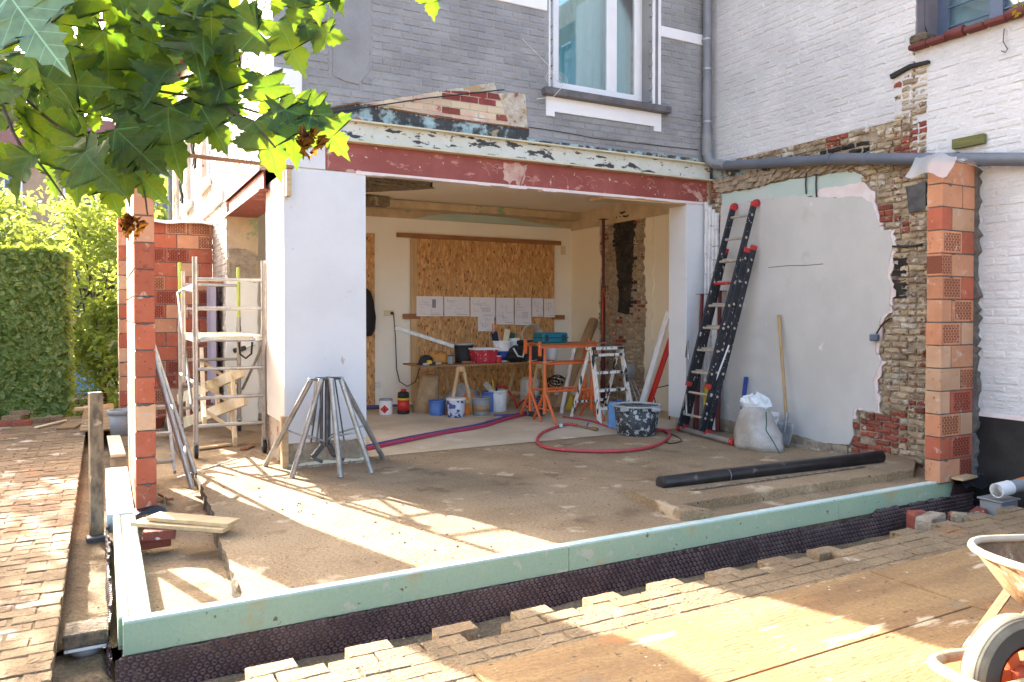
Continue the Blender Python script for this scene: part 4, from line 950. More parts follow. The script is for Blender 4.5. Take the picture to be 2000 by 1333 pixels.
mb = MB(); mb.prism([(XR+.01, y, z) for y, z in jag([rp(*q) for q in ((1380, 352), (1392, 330), (1500, 318), (1640, 304), (1640, 318), (1480, 340), (1390, 356))], .008, .08, 8)], (-.012, 0, 0)); part('weathered_flashing', mb, m_teal, nb)
mb = MB()
for q in (((1744, 505), (1770, 504), (1770, 540), (1744, 541)), ((1744, 547), (1770, 546), (1769, 582), (1745, 584))):
    P = jag([rp(*r_) for r_ in q], .006, .05, 2); mb.prism([(XR+.012, y, z) for y, z in P], (-.022, 0, 0))
part('painted_void', mb, m_soot, nb)  # shade inside the wall voids, painted as flat dark patches on the brick
P = jag([rp(*r_) for r_ in ((1770, 368), (1808, 355), (1808, 412), (1775, 416), (1772, 395))], .008, .06, 2); part('slate_patch', MB().prism([(XR+.01, y, z) for y, z in P], (-.03, 0, 0)), m_darksteel, nb)
ch0 = [rp(*q) for q in ((1738, 150), (1776, 130), (1812, 122), (1812, 128), (1776, 137), (1740, 158))]; part('lead_capping', MB().prism([(XR+.01, y, z) for y, z in ch0], (-.05, 0, 0)), m_black, nb)
part('bitumen_base', MB().prism([(XR+.01, y, z) for y, z in jag([(1.0, BZ-.02), (4.25, BZ), (4.25, -.3), (1.0, -.3)], .006, .2, 3)], (-.012, 0, 0)), m_blackbit, nb)
part('plaster_lip', MB().box((XR-.006, 1.0, BZ), (XR+.012, 4.25, BZ+.035)), m_pinkw, nb)
# upper window of the neighbour
part('window_reveal', MB().box((XR+.0, wy1-.02, wzs+.0), (XR+.33, wy1-.004, 6.4)), m_graypaint, nb)
part('reveal_sill', MB().box((XR+.02, wy0, wzs-.02), (XR+.36, wy1, wzs)), m_graypaint, nb)
w = part('window', MB().box((XR+.34, wy0, wzs), (XR+.38, wy1, wzs+.08)).box((XR+.33, wy1-.12, wzs+.08), (XR+.38, wy1, 6.3)).box((XR+.33, wy0, wzs+.08), (XR+.38, wy0+.1, 6.3)), m_winblue, nb)
wm2 = wy1-.58
part('mullion', MB().box((XR+.32, wm2-.06, wzs+.08), (XR+.38, wm2+.06, 6.3)), m_winblue, w)
part('mullion', MB().box((XR+.32, wm2-.52, wzs+.08), (XR+.38, wm2-.42, 6.3)), m_winblue, w)
for k in range(10): part('glazing_bar', MB().box((XR+.34, wy0+.1, wzs+.2+k*.19), (XR+.36, wy1-.12, wzs+.215+k*.19)), m_winblue, w)
part('pane', MB().box((XR+.362, wy0+.1, wzs+.08), (XR+.368, wy1-.1, 6.3)), m_glass, w)
part('blind', MB().box((XR+.42, wy0, wzs), (XR+.43, wy1, 6.3)), m_glassg, w)
part('reveal_cable', MB().tube([(XR+.12, wy1-.01, 6.2), (XR+.12, wy1-.01, wzs+.22), (XR+.16, wy1-.02, wzs+.14), (XR+.3, wy1-.03, wzs+.05)], .012, 6), m_cable, nb)
y = wy1+.02; k = 0
while y > 2.9:
    part('sill_tile', MB().lathe([(.045, -.17), (.052, .0), (.048, .002)], (XR-.03, y-.16, wzs-.01), 10, Matrix.Rotation(math.pi/2, 4, 'X')) if k % 3 == 2 else MB().box((XR-.09, y-.175, wzs-.05), (XR+.06, y, wzs-.0), None, .012), m_tile, nb); y -= .18; k += 1
part('mossy_ledge', MB().box((XR-.06, wy1-.14, wzs+.01), (XR+.2, wy1+.03, wzs+.10), None, .02), m_slabedge, nb)
# small things on the wall
p = PX(1893, 282, XR-.02); q0, q1 = PX(1862, 285, XR), PX(1924, 277, XR)
solo('wooden_block', MB().box((XR-.055, q1.y, q0.z-.045), (XR-.006, q0.y, q0.z+.045), None, .003), m_greenwood, 'short mossy green wooden block screwed high on the white wall', 'block')
t = wthing('wall_lamp_cable', 'dark junction box hanging on a cable from the torn plaster edge', 'junction box', PX(1708, 662, XR-.04))
a, b = PX(1738, 622, XR-.03), PX(1712, 652, XR-.05); part('cable', MB().tube([a, a.lerp(b, .5)+Vector((-.02, 0, .01)), b], .009, 6), m_cable, t)
p = PX(1708, 660, XR-.06); part('box', MB().box((p.x-.03, p.y-.045, p.z-.035), (p.x+.03, p.y+.045, p.z+.035), None, .012), m_winblue, t)
a = PX(1742, 482, XR-.025); b = PX(1800, 479, XR-.025); solo('conduit', MB().tube([a, a.lerp(b, .5)+Vector((0, 0, -.012)), b], .012, 6), m_blackpl, 'short black conduit crossing the stripped brick beside the clay pier', 'conduit')
for px, y0_, y1_ in ((1573, 340, 380), (1593, 335, 386)):
    a, b = PX(px, y0_, XR-.03), PX(px, y1_, XR-.025); solo('hanging_wire', MB().tube([a, a.lerp(b, .5)+Vector((0, .008, 0)), b], .009, 5), m_cable, 'black wire end hanging below the drain pipe over mint plaster, '+('left one' if px < 1580 else 'right one'), 'wire', 'wire ends below the pipe')
a = PX(1955, 60, XR-.02); solo('wall_wire', MB().tube([a, PX(1953, 85, XR-.03), PX(1962, 100, XR-.02), PX(1958, 106, XR-.03), PX(1950, 103, XR-.02)], .004, 5), m_cable, 'thin curled wire hanging below the tiled sill on the white wall', 'wire')
t = wthing('vine_sprig', 'sprig of yellow autumn leaves on the tiled window sill', 'plant', PX(1990, 35, XR-.05)); rnd = random.Random(4)
part('stem', MB().tube([PX(2010, 10, XR-.06), PX(1990, 30, XR-.09), PX(1978, 38, XR-.08)], .004, 5), m_bark, t)
for k in range(14):
    c = PX(1976+rnd.uniform(0, 30), 10+rnd.uniform(0, 30), XR-.08-rnd.uniform(0, .05)); a = rnd.uniform(0, 6.28); s = .03
    part('leaf', MB().add([c, c+Vector((s*.4, s*math.cos(a), s*math.sin(a))), c+Vector((0, 2*s*math.cos(a+.3), 2*s*math.sin(a+.3))), c+Vector((-s*.4, s*math.cos(a+.7), s*math.sin(a+.7)))], [(0, 1, 2, 3)]), m_yleaf, t)
# ------------------------------------------------------------------ drain pipe: down the facade, elbow, along the party wall
t = wthing('drain_pipe', 'grey downpipe bending at the corner and running along the white wall', 'pipe', (XR-.1, YF-.1, 3.3))
dx = fp(1371, 200)[0]+.0; dyp = YF-.075
cz0 = 3.40
part('downpipe', MB().tube([(dx, dyp, 6.5), (dx, dyp, 3.62)], .055, 14), m_zinc, t)
part('lower_socket', MB().tube([(dx, dyp, 3.80), (dx, dyp, 3.52)], .062, 14), m_grayb, t)
runp = [PX(1400, 326, XR-.09), PX(1520, 319, XR-.09), PX(1660, 311, XR-.09), PX(1700, 312, XR-.10), PX(1800, 312, XR-.10), PX(2000, 313, XR-.10), PX(2200, 316, XR-.10), Vector((XR-.10, 1.0, 2.62))]
e0 = Vector((dx, dyp, 3.56)); e1 = Vector((dx+.02, dyp-.02, 3.45)); e2 = Vector((dx+.05, dyp-.10, 3.40)); e3 = runp[0].lerp(runp[1], .15)
part('elbow', MB().tube([e0, e1, e2, e3], .060, 14), m_grayb, t)
part('horizontal_pipe', MB().tube([e2]+runp, .058, 14), m_pvcgray, t)
for k, px in enumerate((1618, 1690, 1862)):
    i = PX(px, 312.5, XR-.095); d = Vector((0, .03, .002)); part('coupling', MB().tube([i-d, i+d], .064, 14), m_pvcgray, t)
for z in (3.95, 4.62, 5.0, 5.9): part('clip', MB().tube([(dx, dyp, z-.012), (dx, dyp, z+.012)], .062, 12).bar((dx-.03, dyp+.05, z), (dx-.03, dyp+.09, z), .02, .015), m_galv, t)
# white cable coil by the window
mb = MB(); c = PY(1085, 158, YF-.05)
for k in range(4):
    r0_ = .035+.018*k; mb.tube([c+Vector((r0_*1.6*math.cos(a*.3+k), -.02-.01*math.sin(a*.5+k), r0_*math.sin(a*.3+k)*(.5+.15*k))) for a in range(22)], .0025, 5, False)
mb.tube([c, PY(1100, 170, YF-.1), PY(1080, 192, YF-.1), PY(1048, 196, YF-.03)], .004, 5); mb.tube([c, PY(1070, 130, YF-.03), PY(1020, 80, YF-.02)], .003, 5)
solo('cable_coil', mb, m_wcable, 'loose white cable coil lying on the window sill', 'cable')
mb = MB().tube([PY(640, 224, YF-.05), PY(830, 195, YF-.06), PY(985, 178, YF-.03)], .007, 5); solo('facade_cable', mb, m_cable, 'thin dark cable crossing the stripped triangle of the facade', 'cable')
# ------------------------------------------------------------------ clay block walls
def block_mesh(L, T, H, mi):
    k = ('bl', round(L, 3), round(T, 3), mi)
    if k not in _bc:
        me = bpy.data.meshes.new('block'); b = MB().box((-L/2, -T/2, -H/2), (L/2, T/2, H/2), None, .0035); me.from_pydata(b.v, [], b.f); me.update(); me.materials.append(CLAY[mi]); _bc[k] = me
    return _bc[k]
def block_wall(name, label, a, axis, length, T, courses, zb=0.0, H=.192, jt=.0105, weights=(3, 3, 3, 2, 2), seed=1, BL=.29, first=None, seq=None):
    """a: outer corner; runs along +x or +y; T thickness towards the other positive axis"""
    rr = random.Random(seed); a = Vector(a); mid = a+(Vector((length/2, T/2, 0)) if axis == 'x' else Vector((T/2, length/2, 0)))
    t = wthing(name, label, 'wall', (mid.x, mid.y, zb)); z = zb
    hgt = courses*(H+jt)
    c = MB().box((.008, .008, 0), (length-.008, T-.008, hgt-.012)) if axis == 'x' else MB().box((.008, .008, 0), (T-.008, length-.008, hgt-.012))
    c.v = [(x+a.x, y+a.y, zz+zb) for x, y, zz in c.v]; part('mortar_joints', c, m_cement, t)
    for r in range(courses):
        u = 0.0; off = (BL+jt)/2 if r % 2 else 0
        u = -off
        while u < length-.02:
            s0, s1 = max(u, 0), min(u+BL, length)
            if length-s1 < .05: s1 = length
            if s1-s0 > .035:
                L = s1-s0; mi = rr.choices(range(5), weights)[0]
                if seq and r < len(seq) and s0 < .01: mi = seq[r]
                o = bpy.data.objects.new('block', block_mesh(round(L, 3), T, H, mi)); link(o, t)
                cc = a+(Vector(((s0+s1)/2, T/2, 0)) if axis == 'x' else Vector((T/2, (s0+s1)/2, 0)))
                o.location = (cc.x+rr.uniform(-.0025, .0025), cc.y+rr.uniform(-.0025, .0025), z+H/2+jt+rr.uniform(-.001, .001)); o.rotation_euler = (0, 0, (0 if axis == 'x' else -math.pi/2)+rr.uniform(-.006, .006))
            u += BL+jt
        z += H+jt
    rr2 = random.Random(seed+5)
    for k in range(7):                                          # squeezed mortar snots
        zz = zb+rr2.randrange(1, courses)*(H+jt)+.005; m = MB(); s = rr2.uniform(.012, .022)
        q = a+(Vector((rr2.uniform(.02, .2), .0, 0)) if axis == 'x' else Vector((rr2.uniform(.02, T), 0, 0)))
        m.lathe([(0, -s*.7), (s*.9, -s*.3), (s, .1*s), (.0, s*.6)], (q.x, q.y, zz-.004), 7, None, True, 1.6, .4); part('mortar_blob', m, m_cement, t)
    return t
fz0 = .0
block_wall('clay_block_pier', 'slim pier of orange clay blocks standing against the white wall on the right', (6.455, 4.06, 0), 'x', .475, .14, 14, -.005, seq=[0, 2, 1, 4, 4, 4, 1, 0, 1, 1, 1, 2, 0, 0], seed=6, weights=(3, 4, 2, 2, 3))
mb = MB(); P = jag([(4.03, 0), (4.24, 0), (4.24, 2.85), (4.03, 2.85)], .026, .045, 4); mb.prism([(XR, y, z) for y, z in P], (-.055, 0, 0)); solo('mortar_seam', mb, m_cement, 'ragged dark mortar seam filling the gap between pier and white wall', 'mortar')
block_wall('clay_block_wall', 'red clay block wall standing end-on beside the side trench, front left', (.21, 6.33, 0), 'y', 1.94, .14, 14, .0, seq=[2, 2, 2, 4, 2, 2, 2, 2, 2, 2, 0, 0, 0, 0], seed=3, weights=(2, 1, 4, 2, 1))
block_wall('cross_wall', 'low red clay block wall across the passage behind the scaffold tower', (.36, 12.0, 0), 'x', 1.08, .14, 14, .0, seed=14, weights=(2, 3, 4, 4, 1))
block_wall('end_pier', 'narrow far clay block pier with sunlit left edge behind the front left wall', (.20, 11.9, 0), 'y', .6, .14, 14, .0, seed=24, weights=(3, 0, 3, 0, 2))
# capping planks / foil of the walls
mb = MB(); V = []; rr = random.Random(3)
for j in range(5):
    for i in range(13): V.append((.30+i*.1, 11.9+j*.08, 2.845+.012*math.sin(i*.9)+rr.uniform(-.006, .006)-(.05 if j == 0 else 0)))
mb.add(V, [(j*13+i, j*13+i+1, (j+1)*13+i+1, (j+1)*13+i) for j in range(4) for i in range(12)], True); solo('wall_foil', mb, m_bag, 'pale foil strip laid over the top of the cross wall', 'foil')
mb = MB(); V = []; rr = random.Random(9)                        # translucent film over the right pier
nx, ny = 16, 10
for j in range(ny+1):
    for i in range(nx+1):
        x = 6.30+i*.05; y = 3.93+j*.038; tx = 0 if x > 6.45 else (6.45-x); ty = 0 if y > 4.06 else (4.06-y)
        z = 2.85+.012*math.sin(i*1.1+j)+.02*math.sin(i*.4)-tx*1.2*(.8+.15*math.sin(j))-ty*.40*(1+.25*math.sin(i*.7))+(.03 if 6.4 < x < 6.5 else 0)
        if x > 6.9: z += .0
        V.append((min(x, 6.965), y, z+rr.uniform(-.006, .006)))
mb.add(V, [(j*(nx+1)+i, j*(nx+1)+i+1, (j+1)*(nx+1)+i+1, (j+1)*(nx+1)+i) for j in range(ny) for i in range(nx)], True)
solo('plastic_sheet', mb, m_film, 'crumpled translucent plastic sheet over the top of the right pier', 'plastic sheet')
# foot of the left wall: foil, loose planks, brick
mb = MB(); mb.add([(.18, 6.24, .0), (.42, 6.27, .0), (.44, 6.9, .01), (.40, 6.40, .012), (.20, 6.36, .03), (.36, 6.30, .05)], [(0, 1, 5), (0, 5, 4), (1, 3, 5), (1, 2, 3), (4, 5, 3)]); solo('damp_foil', mb, m_dpc, 'black damp foil under the foot of the front left wall', 'foil')
def plank(name, a, b, w, h, mat, label, cat='plank', group=None, up=(0, 0, 1)):
    return solo(name, MB().bar(a, b, w, h, up, .003), mat, label, cat, group)
a, b = G(266, 1030, -.03), G(415, 1052, .01)
solo('stacked_brick', MB().box((-.10, -.05, 0), (.10, .05, .065), None, .004), m_red, 'red brick under the two loose planks by the left wall', 'brick', loc=(.30, 5.72, -.10), rz=.1)
solo('stacked_brick', MB().box((-.10, -.05, 0), (.10, .05, .065), None, .004), m_red, 'lower red brick half buried below the loose planks', 'brick', loc=(.33, 5.66, -.034), rz=-.12)
plank('plank', (.20, 5.86, .05), (.74, 5.42, .04), .14, .028, m_pineh, 'lower of two short planks bridging insulation and slab edge', group='short planks at the slab edge')
plank('plank', (.30, 5.84, .082), (.78, 5.44, .068), .15, .028, m_pineh, 'upper of two short planks bridging insulation and slab edge', group='short planks at the slab edge')
# white sheathing along the side trench and the upright plank
t = wthing('sheathing_board', 'bright white board edge beside the trench, left of the clay wall', 'board', (.1, 7.2, -.1)); part('board', MB().box((.015, 6.30, -.12), (.20, 8.20, .02), None, .004), m_panel, t)
solo('upright_plank', MB().box((-.045, -.025, 0), (.045, .025, 1.06), None, .004), m_oldwood, 'weathered upright plank standing in the narrow side trench', 'plank', loc=(-.05, 6.40, -.145), rz=.3)
solo('plank_block', MB().box((-.075, -.05, 0), (.075, .05, .075), None, .006), m_bluestone, 'dark brick under the upright plank', 'brick', loc=(-.045, 6.37, -.22), rz=.1)
solo('plywood_cover', MB().box((-.2, -1.5, 0), (.2, 1.5, .02), None, .002), m_ply, 'sunlit plywood board bridging the far part of the trench', 'board', loc=(-.06, 12.25, .03), rz=.0)
solo('dusty_plank', MB().box((-.07, -.7, 0), (.07, .7, .03), None, .003), m_pale, 'pale plank lying along the far side of the trench', 'plank', loc=(.12, 9.6, .0), rz=.02)
t = wthing('grey_pot', 'grey plastic pot standing behind the front left wall', 'pot', (.20, 10.6, -.02)); part('body', MB().lathe([(.0, 0), (.12, 0), (.15, .28)], (.20, 10.6, -.02), 18), m_grayb, t); part('rim', MB().lathe([(.165, .27), (.165, .32), (.14, .32), (.13, .1)], (.20, 10.6, -.02), 18), m_grayb, t)
# ------------------------------------------------------------------ batten over the passage
solo('batten', MB().bar((.22, 7.42, 2.93), (1.62, 7.42, 2.895), .05, .03, (0, 0, 1), .002), m_batten, 'brown timber batten spanning from the left block wall to the white pillar', 'batten')
solo('batten_block', MB().box((1.555, 7.40, 2.62), (1.60, 7.49, 2.87), None, .003), m_pineh, 'short timber upright under the end of the brown batten', 'block')
# ------------------------------------------------------------------ aluminium scaffold tower
sx0, sx1, sy0, sy1 = .84, 1.52, 8.42, 10.12
t = wthing('scaffold_tower', 'aluminium scaffold tower on castors beside the house flank', 'scaffold', ((sx0+sx1)/2, (sy0+sy1)/2, 0))
R = .0255
for (x, y, top, m) in ((sx0, sy0, 2.08, m_alu), (sx1, sy0, 2.06, m_alu), (sx0, sy1, 1.55, m_alu), (sx1, sy1, 1.45, m_alu)):
    part('upright', MB().tube([(x, y, .16), (x, y, top)], R, 12), m, t)
    for zc in (.52, 1.3): part('collar', MB().tube([(x, y, zc-.03), (x, y, zc+.03)], R+.006, 12), m_alu, t)
for (x, top) in ((sx0, 2.12), (sx1, 2.08)): part('coloured_upright', MB().tube([(x, sy1, 1.5 if x < 1 else 1.42), (x, sy1, top)], R-.003, 12), m_lime, t)
for z in (.33, .62, .92, 1.22, 1.55, 1.85):
    part('rung', MB().tube([(sx0, sy0, z), (sx1, sy0, z)], .019, 10), m_alu, t); part('rung', MB().tube([(sx0, sy1, z), (sx1, sy1, z)], .019, 10), m_alu, t)
for zz in (.78, 1.78): part('side_bar', MB().tube([(sx0-.01, sy0+.05, zz), (sx0-.01, sy1, zz-.02)], .019, 10), m_alu, t)
part('brace', MB().tube([(sx0-.03, sy0+.1, .55), (sx0-.03, sy1-.1, 1.75)], .017, 10), m_alu, t); part('brace', MB().tube([(sx1+.03, sy1-.1, .55), (sx1+.03, sy0+.1, 1.2)], .017, 10), m_alu, t)
part('guard_stub', MB().tube([(sx0-.07, sy0+.45, .75), (sx0-.07, sy0+.45, 1.95)], .022, 10).tube([(sx0, sy0+.02, 1.72), (sx0-.07, sy0+.45, 1.76)], .02, 10), m_alu, t)
pf = part('platform', MB().box((sx0+.02, sy0+.03, 1.235), (sx1-.02, sy1-.03, 1.262), None, .004), m_pale, t)
part('platform_rail', MB().box((sx0+.02, sy0+.02, 1.19), (sx0+.05, sy1-.02, 1.234)).box((sx1-.05, sy0+.02, 1.19), (sx1-.02, sy1-.02, 1.234)), m_alu, pf)
for x in (sx0, sx1): part('hook', MB().box((x-(-.04 if x < 1 else .10), sy0-.03, 1.20), (x+(.10 if x < 1 else -.04), sy0+.03, 1.25), None, .006), m_galv, pf)
for x in (sx0, sx1):
    for y in (sy0, sy1):
        w = part('castor', MB().box((x-.028, y-.03, .07), (x-.020, y+.03, .18)).box((x+.020, y-.03, .07), (x+.028, y+.03, .18)).box((x-.028, y-.03, .17), (x+.028, y+.03, .185)), m_galv, t)
        part('wheel', MB().lathe([(.02, -.018), (.066, -.018), (.07, -.012), (.07, .012), (.066, .018), (.02, .018)], (x, y, .07), 18, Matrix.Rotation(math.pi/2, 4, 'Y')), m_blackpl, w)
solo('hanging_strap', MB().tube([(sx1-.2, sy0+.35, 1.18), (sx1-.19, sy0+.35, 1.05), (sx1-.13, sy0+.35, 1.0), (sx1-.07, sy0+.35, 1.05), (sx1-.06, sy0+.35, 1.18)], .012, 6), m_cable, 'black strap hanging in a loop under the scaffold platform', 'strap')
# leaning scaffold tubes / spare frames at the slab edge
t = wthing('spare_frame', 'spare aluminium frame leaning against the inside of the front left wall', 'scaffold frame', (.6, 7.4, 0))
base = [G(362, 905, -.02), G(348, 930, -.05)]
f0, f1 = Vector((.42, 7.95, 1.25)), Vector((.42, 7.7, 1.28))
part('tube', MB().tube([(.76, 7.72, -.02), (.40, 8.02, 1.28)], .024, 12), m_alu, t); part('tube', MB().tube([(.70, 7.38, -.08), (.385, 7.68, 1.22)], .024, 12), m_alu, t)
for k in (.2, .5, .8):
    a = Vector((.76, 7.72, -.02)).lerp(Vector((.40, 8.02, 1.28)), k); b = Vector((.70, 7.38, -.08)).lerp(Vector((.385, 7.68, 1.22)), k); part('rung', MB().tube([a, b], .017, 10), m_alu, t)
t = wthing('folded_steps', 'dusty aluminium step frame leaning low behind the clay block wall', 'step frame', (.5, 8.6, 0))
for x in (.44, .62):
    part('stile', MB().bar((x, 8.2, -.08), (x-.04, 8.9, .75), .06, .025, (1, 0, 0)), m_alu, t)
for k in (.12, .42, .72): part('tread', MB().bar(Vector((.44, 8.2, -.08)).lerp(Vector((.40, 8.9, .75)), k), Vector((.62, 8.2, -.08)).lerp(Vector((.58, 8.9, .75)), k), .09, .02, (0, .5, 1)), m_alu, t)
# timber stair / truss pieces stacked behind the scaffold
def stringer(a, b, label, n=4, off=Vector((0, .28, -.02))):
    t = wthing('timber_truss', label, 'timber truss', Vector(a), 'pale timber trusses behind the scaffold'); a = Vector(a); b = Vector(b); side = Vector((.02, -.05, .34))
    part('rail', MB().bar(a, b, .045, .13, (0, 0, 1), .003), m_pale, t); part('rail', MB().bar(a+off+Vector((0, 0, .30)), b+off+Vector((0, 0, .30)), .045, .13, (0, 0, 1), .003), m_pale, t)
    for k in range(n):
        q = a.lerp(b, .15+.7*k/(n-1)); part('spacer', MB().bar(q, q+off+Vector((0, 0, .30)), .09, .04, (1, 0, 0), .003), m_pale, t)
stringer((.86, 10.6, .06), (1.42, 9.0, .52), 'pale timber truss leaning lower behind the scaffold tower', 4, Vector((.02, .30, .0)))
stringer((1.30, 8.95, .05), (1.44, 10.5, .75), 'pale timber truss standing against the doorway jamb behind the scaffold', 3, Vector((-.32, .0, -.05)))
plank('offcut_plank', (.86, 8.9, .02), (1.25, 9.05, .02), .10, .02, m_pineh, 'short wooden offcut on the slab between the scaffold castors')
plank('offcut_plank', (1.33, 8.65, .012), (1.46, 8.85, .012), .07, .02, m_batten, 'small dark offcut near the right scaffold castor')
plank('offcut_plank', (.44, 7.30, -.085), (.50, 7.05, -.085), .05, .025, m_batten, 'brown stake lying in the strip below the leaning frame')
plank('thin_batten', (.60, 7.62, -.02), (1.18, 8.05, .03), .02, .012, m_galv, 'thin lath lying across the slab edge near the scaffold')
t = wthing('hanging_sheet', 'mauve sheet hanging on the flank beside the red cross wall', 'sheet', (1.4, 11.8, 1)); mb = MB(); V = []
for i in range(9):
    for z in (.25, 1.0, 1.9): V.append((1.36+.03*math.sin(i*1.3), 11.0+i*.1, z+.02*math.sin(i)))
mb.add(V, [(3*i+j, 3*i+3+j, 3*i+4+j, 3*i+1+j) for i in range(8) for j in range(2)], True); part('cloth', mb, Mt('mauve_cloth', (.42, .36, .42), (.36, .30, .36), sc=4, rough=.9), t); part('rod', MB().bar((1.40, 10.9, 1.93), (1.40, 11.9, 1.95), .05, .06), m_batten, t)
t = wthing('scraper', 'black handled scraper stuck on the white jamb beside the scaffold', 'tool', (1.46, 10.55, .95)); part('grip', MB().bar((1.52, 10.58, 1.0), (1.68, 10.58, 1.04), .05, .06, (0, 0, 1), .012), m_blackpl, t); part('blade', MB().bar((1.68, 10.58, 1.03), (1.80, 10.58, 1.08), .09, .01), m_galv, t)
solo('clay_pot', MB().lathe([(0, 0), (.07, 0), (.10, .14), (.11, .14), (.11, .17), (.09, .17), (.08, .05)], (.62, 10.9, -.0), 16), m_red, 'small red clay pot on the floor by the cross wall', 'pot')
# ------------------------------------------------------------------ bundle of galvanised folding prop tripods
tc = Vector((2.06, 6.98, 0)); top = PY(640, 738, 7.0)
c0 = Vector((top.x, 7.02, top.z))
feet = [(517, 910), (569, 932), (664, 932), (724, 924), (748, 897), (640, 900), (600, 895)]
t = wthing('prop_tripod', 'bundle of galvanised folding tripod legs standing in front of the white pillar', 'tripod', (c0.x, c0.y, 0))
ring = [(-.18, -.03), (-.10, -.11), (.0, -.13), (.12, -.08), (.14, .0), (.03, .08), (-.08, .08)]
pts = []
for (fx, fy), (rx, ry) in zip(feet, ring):
    f = G(fx, fy, .012); u = Vector((c0.x+rx*.9, c0.y+ry, c0.z-.02+.01*rx)); pts.append((f, u))
    l = part('leg', MB().tube([f, f+(u-f)*.35, u], [.025, .025, .025], 12), m_galv, t); d = (u-f).normalized()
    part('foot', MB().tube([f-d*.005, f+d*.035], [.026, .022], 12), m_galv, l)
for k, (f, u) in enumerate(pts):
    part('hinge', MB().box((u.x-.022, u.y-.010, u.z-.008), (u.x+.022, u.y+.010, u.z+.022), None, .004), m_galv, t)
part('head_ring', MB().tube([u+Vector((0, 0, .010)) for f, u in pts]+[pts[0][1]+Vector((0, 0, .010))], .008, 8), m_darksteel, t)
for f, u in pts: part('head_plate', MB().bar(u+Vector((0, 0, .016)), Vector((c0.x, c0.y-.02, c0.z+.004)), .03, .006), m_darksteel, t)
hub = Vector((c0.x-.01, c0.y-.02, c0.z-.62))
for k, (f, u) in enumerate(pts[:5]):
    q = f.lerp(u, .44); part('strut', MB().tube([q, hub+Vector((0, 0, .02*k))], .009, 8), m_galv, t)
part('centre_tube', MB().tube([hub+Vector((0, 0, -.02)), c0+Vector((0, .0, -.02))], .024, 12), m_darksteel, t); part('centre_tube', MB().tube([hub+Vector((-.05, .02, -.0)), c0+Vector((-.05, .02, -.02))], .016, 12), m_darksteel, t)
for k in range(5): part('rod', MB().tube([hub+Vector((.16*math.cos(k*1.3), .1*math.sin(k*1.3), .02)), c0+Vector((.07*math.cos(k*1.3), .07*math.sin(k*1.3), -.02))], .008, 6), m_darksteel, t)
for sgn in (-1, 1): part('lever', MB().bar(hub+Vector((sgn*.03-.02, -.02, .0)), hub+Vector((sgn*.10-.05, -.06, -.10)), .03, .05, (0, 0, 1), .004).bar(hub+Vector((sgn*.10-.05, -.06, -.10)), hub+Vector((sgn*.10+.04, -.05, -.15)), .03, .03), m_darksteel, t)
# ------------------------------------------------------------------ extension ladder on the party wall
t = wthing('extension_ladder', 'paint splashed black extension ladder with red caps leaning on the grey plaster', 'ladder', (6.40, 7.1, 0))
def section(fA, fB, tA, tB, nr, redrung=None, caps=(True, True), zmin=0):
    fA, fB, tA, tB = [Vector(v) for v in (fA, fB, tA, tB)]
    nrm = (fB-fA).cross(tA-fA).normalized()
    for (f, u) in ((fA, tA), (fB, tB)):
        s = part('stile', MB().bar(f, u, .028, .082, nrm, .004), m_ladblk, t); d = (u-f).normalized()
        if caps[0]: part('cap', MB().bar(f-d*.02, f+d*.04, .034, .082, nrm, .006), m_redpl, s)
        if caps[1]: part('cap', MB().bar(u-d*.03, u+d*.03, .036, .084, nrm, .006), m_redpl, s)
    L = (tA-fA).length
    for k in range(nr):
        q = (.16+.28*k)/L
        if q > .97: break
        a, b = fA.lerp(tA, q), fB.lerp(tB, q); part('rung', MB().bar(a, b, .030, .032, nrm, .008), m_redpl if k == redrung else m_rung, t)
        for e, o_ in ((a, a-b), (b, b-a)):
            o_ = o_.normalized(); part('rung_end', MB().tube([e+o_*.010, e+o_*.0155], .017, 10), m_rung, t)
A0, B0 = Vector((6.42, 7.33, .07)), Vector((6.36, 6.86, .07))                 # feet: far and near stile
tA, tB = PX(1424, 498, 6.86), PX(1478, 494, 6.86)
dirn = ((tA+tB)/2-(A0+B0)/2); o1 = Vector((-.085, 0, .02))
w1 = (tA-tB)
section(A0, B0, Vector((6.86, 7.10, 2.28)), Vector((6.86, 6.63, 2.28)), 9, None)
section(A0+o1+Vector((.0, -.015, 0)), B0+o1+Vector((0, .015, 0)), Vector((6.775, 7.06, 2.25)), Vector((6.775, 6.66, 2.25)), 9, None, (False, True))
section(Vector((6.36, 7.20, .62)), Vector((6.32, 6.82, .62)), Vector((6.87, 6.98, 2.80)), Vector((6.87, 6.64, 2.80)), 9, 4)
for y in (7.0, 6.64): part('wall_roller', MB().lathe([(.0, -.02), (.045, -.02), (.045, .02), (0, .02)], (6.91, y, 2.82), 14, Matrix.Rotation(math.pi/2, 4, 'X')), m_redpl, t)
sb = part('stabiliser_bar', MB().tube([(6.44, 7.44, .04), (6.27, 6.36, .04)], .032, 12), m_alu, t)
for p in ((6.44, 7.44), (6.27, 6.36)): part('end_cap', MB().tube([(p[0], p[1]-.03, .042), (p[0], p[1]+.03, .042)], .042, 12), m_redpl, sb)
part('support_arm', MB().tube([(6.33, 6.88, .35), (6.56, 6.72, 1.12)], .010, 8), m_wplastic, t); part('hook', MB().tube([(6.40, 7.30, .95), (6.36, 7.22, 1.15), (6.36, 7.2, .93)], .012, 8), m_alu, t); part('hook', MB().tube([(6.36, 7.32, .25), (6.34, 7.22, .50), (6.33, 7.2, .24)], .012, 8), m_alu, t)
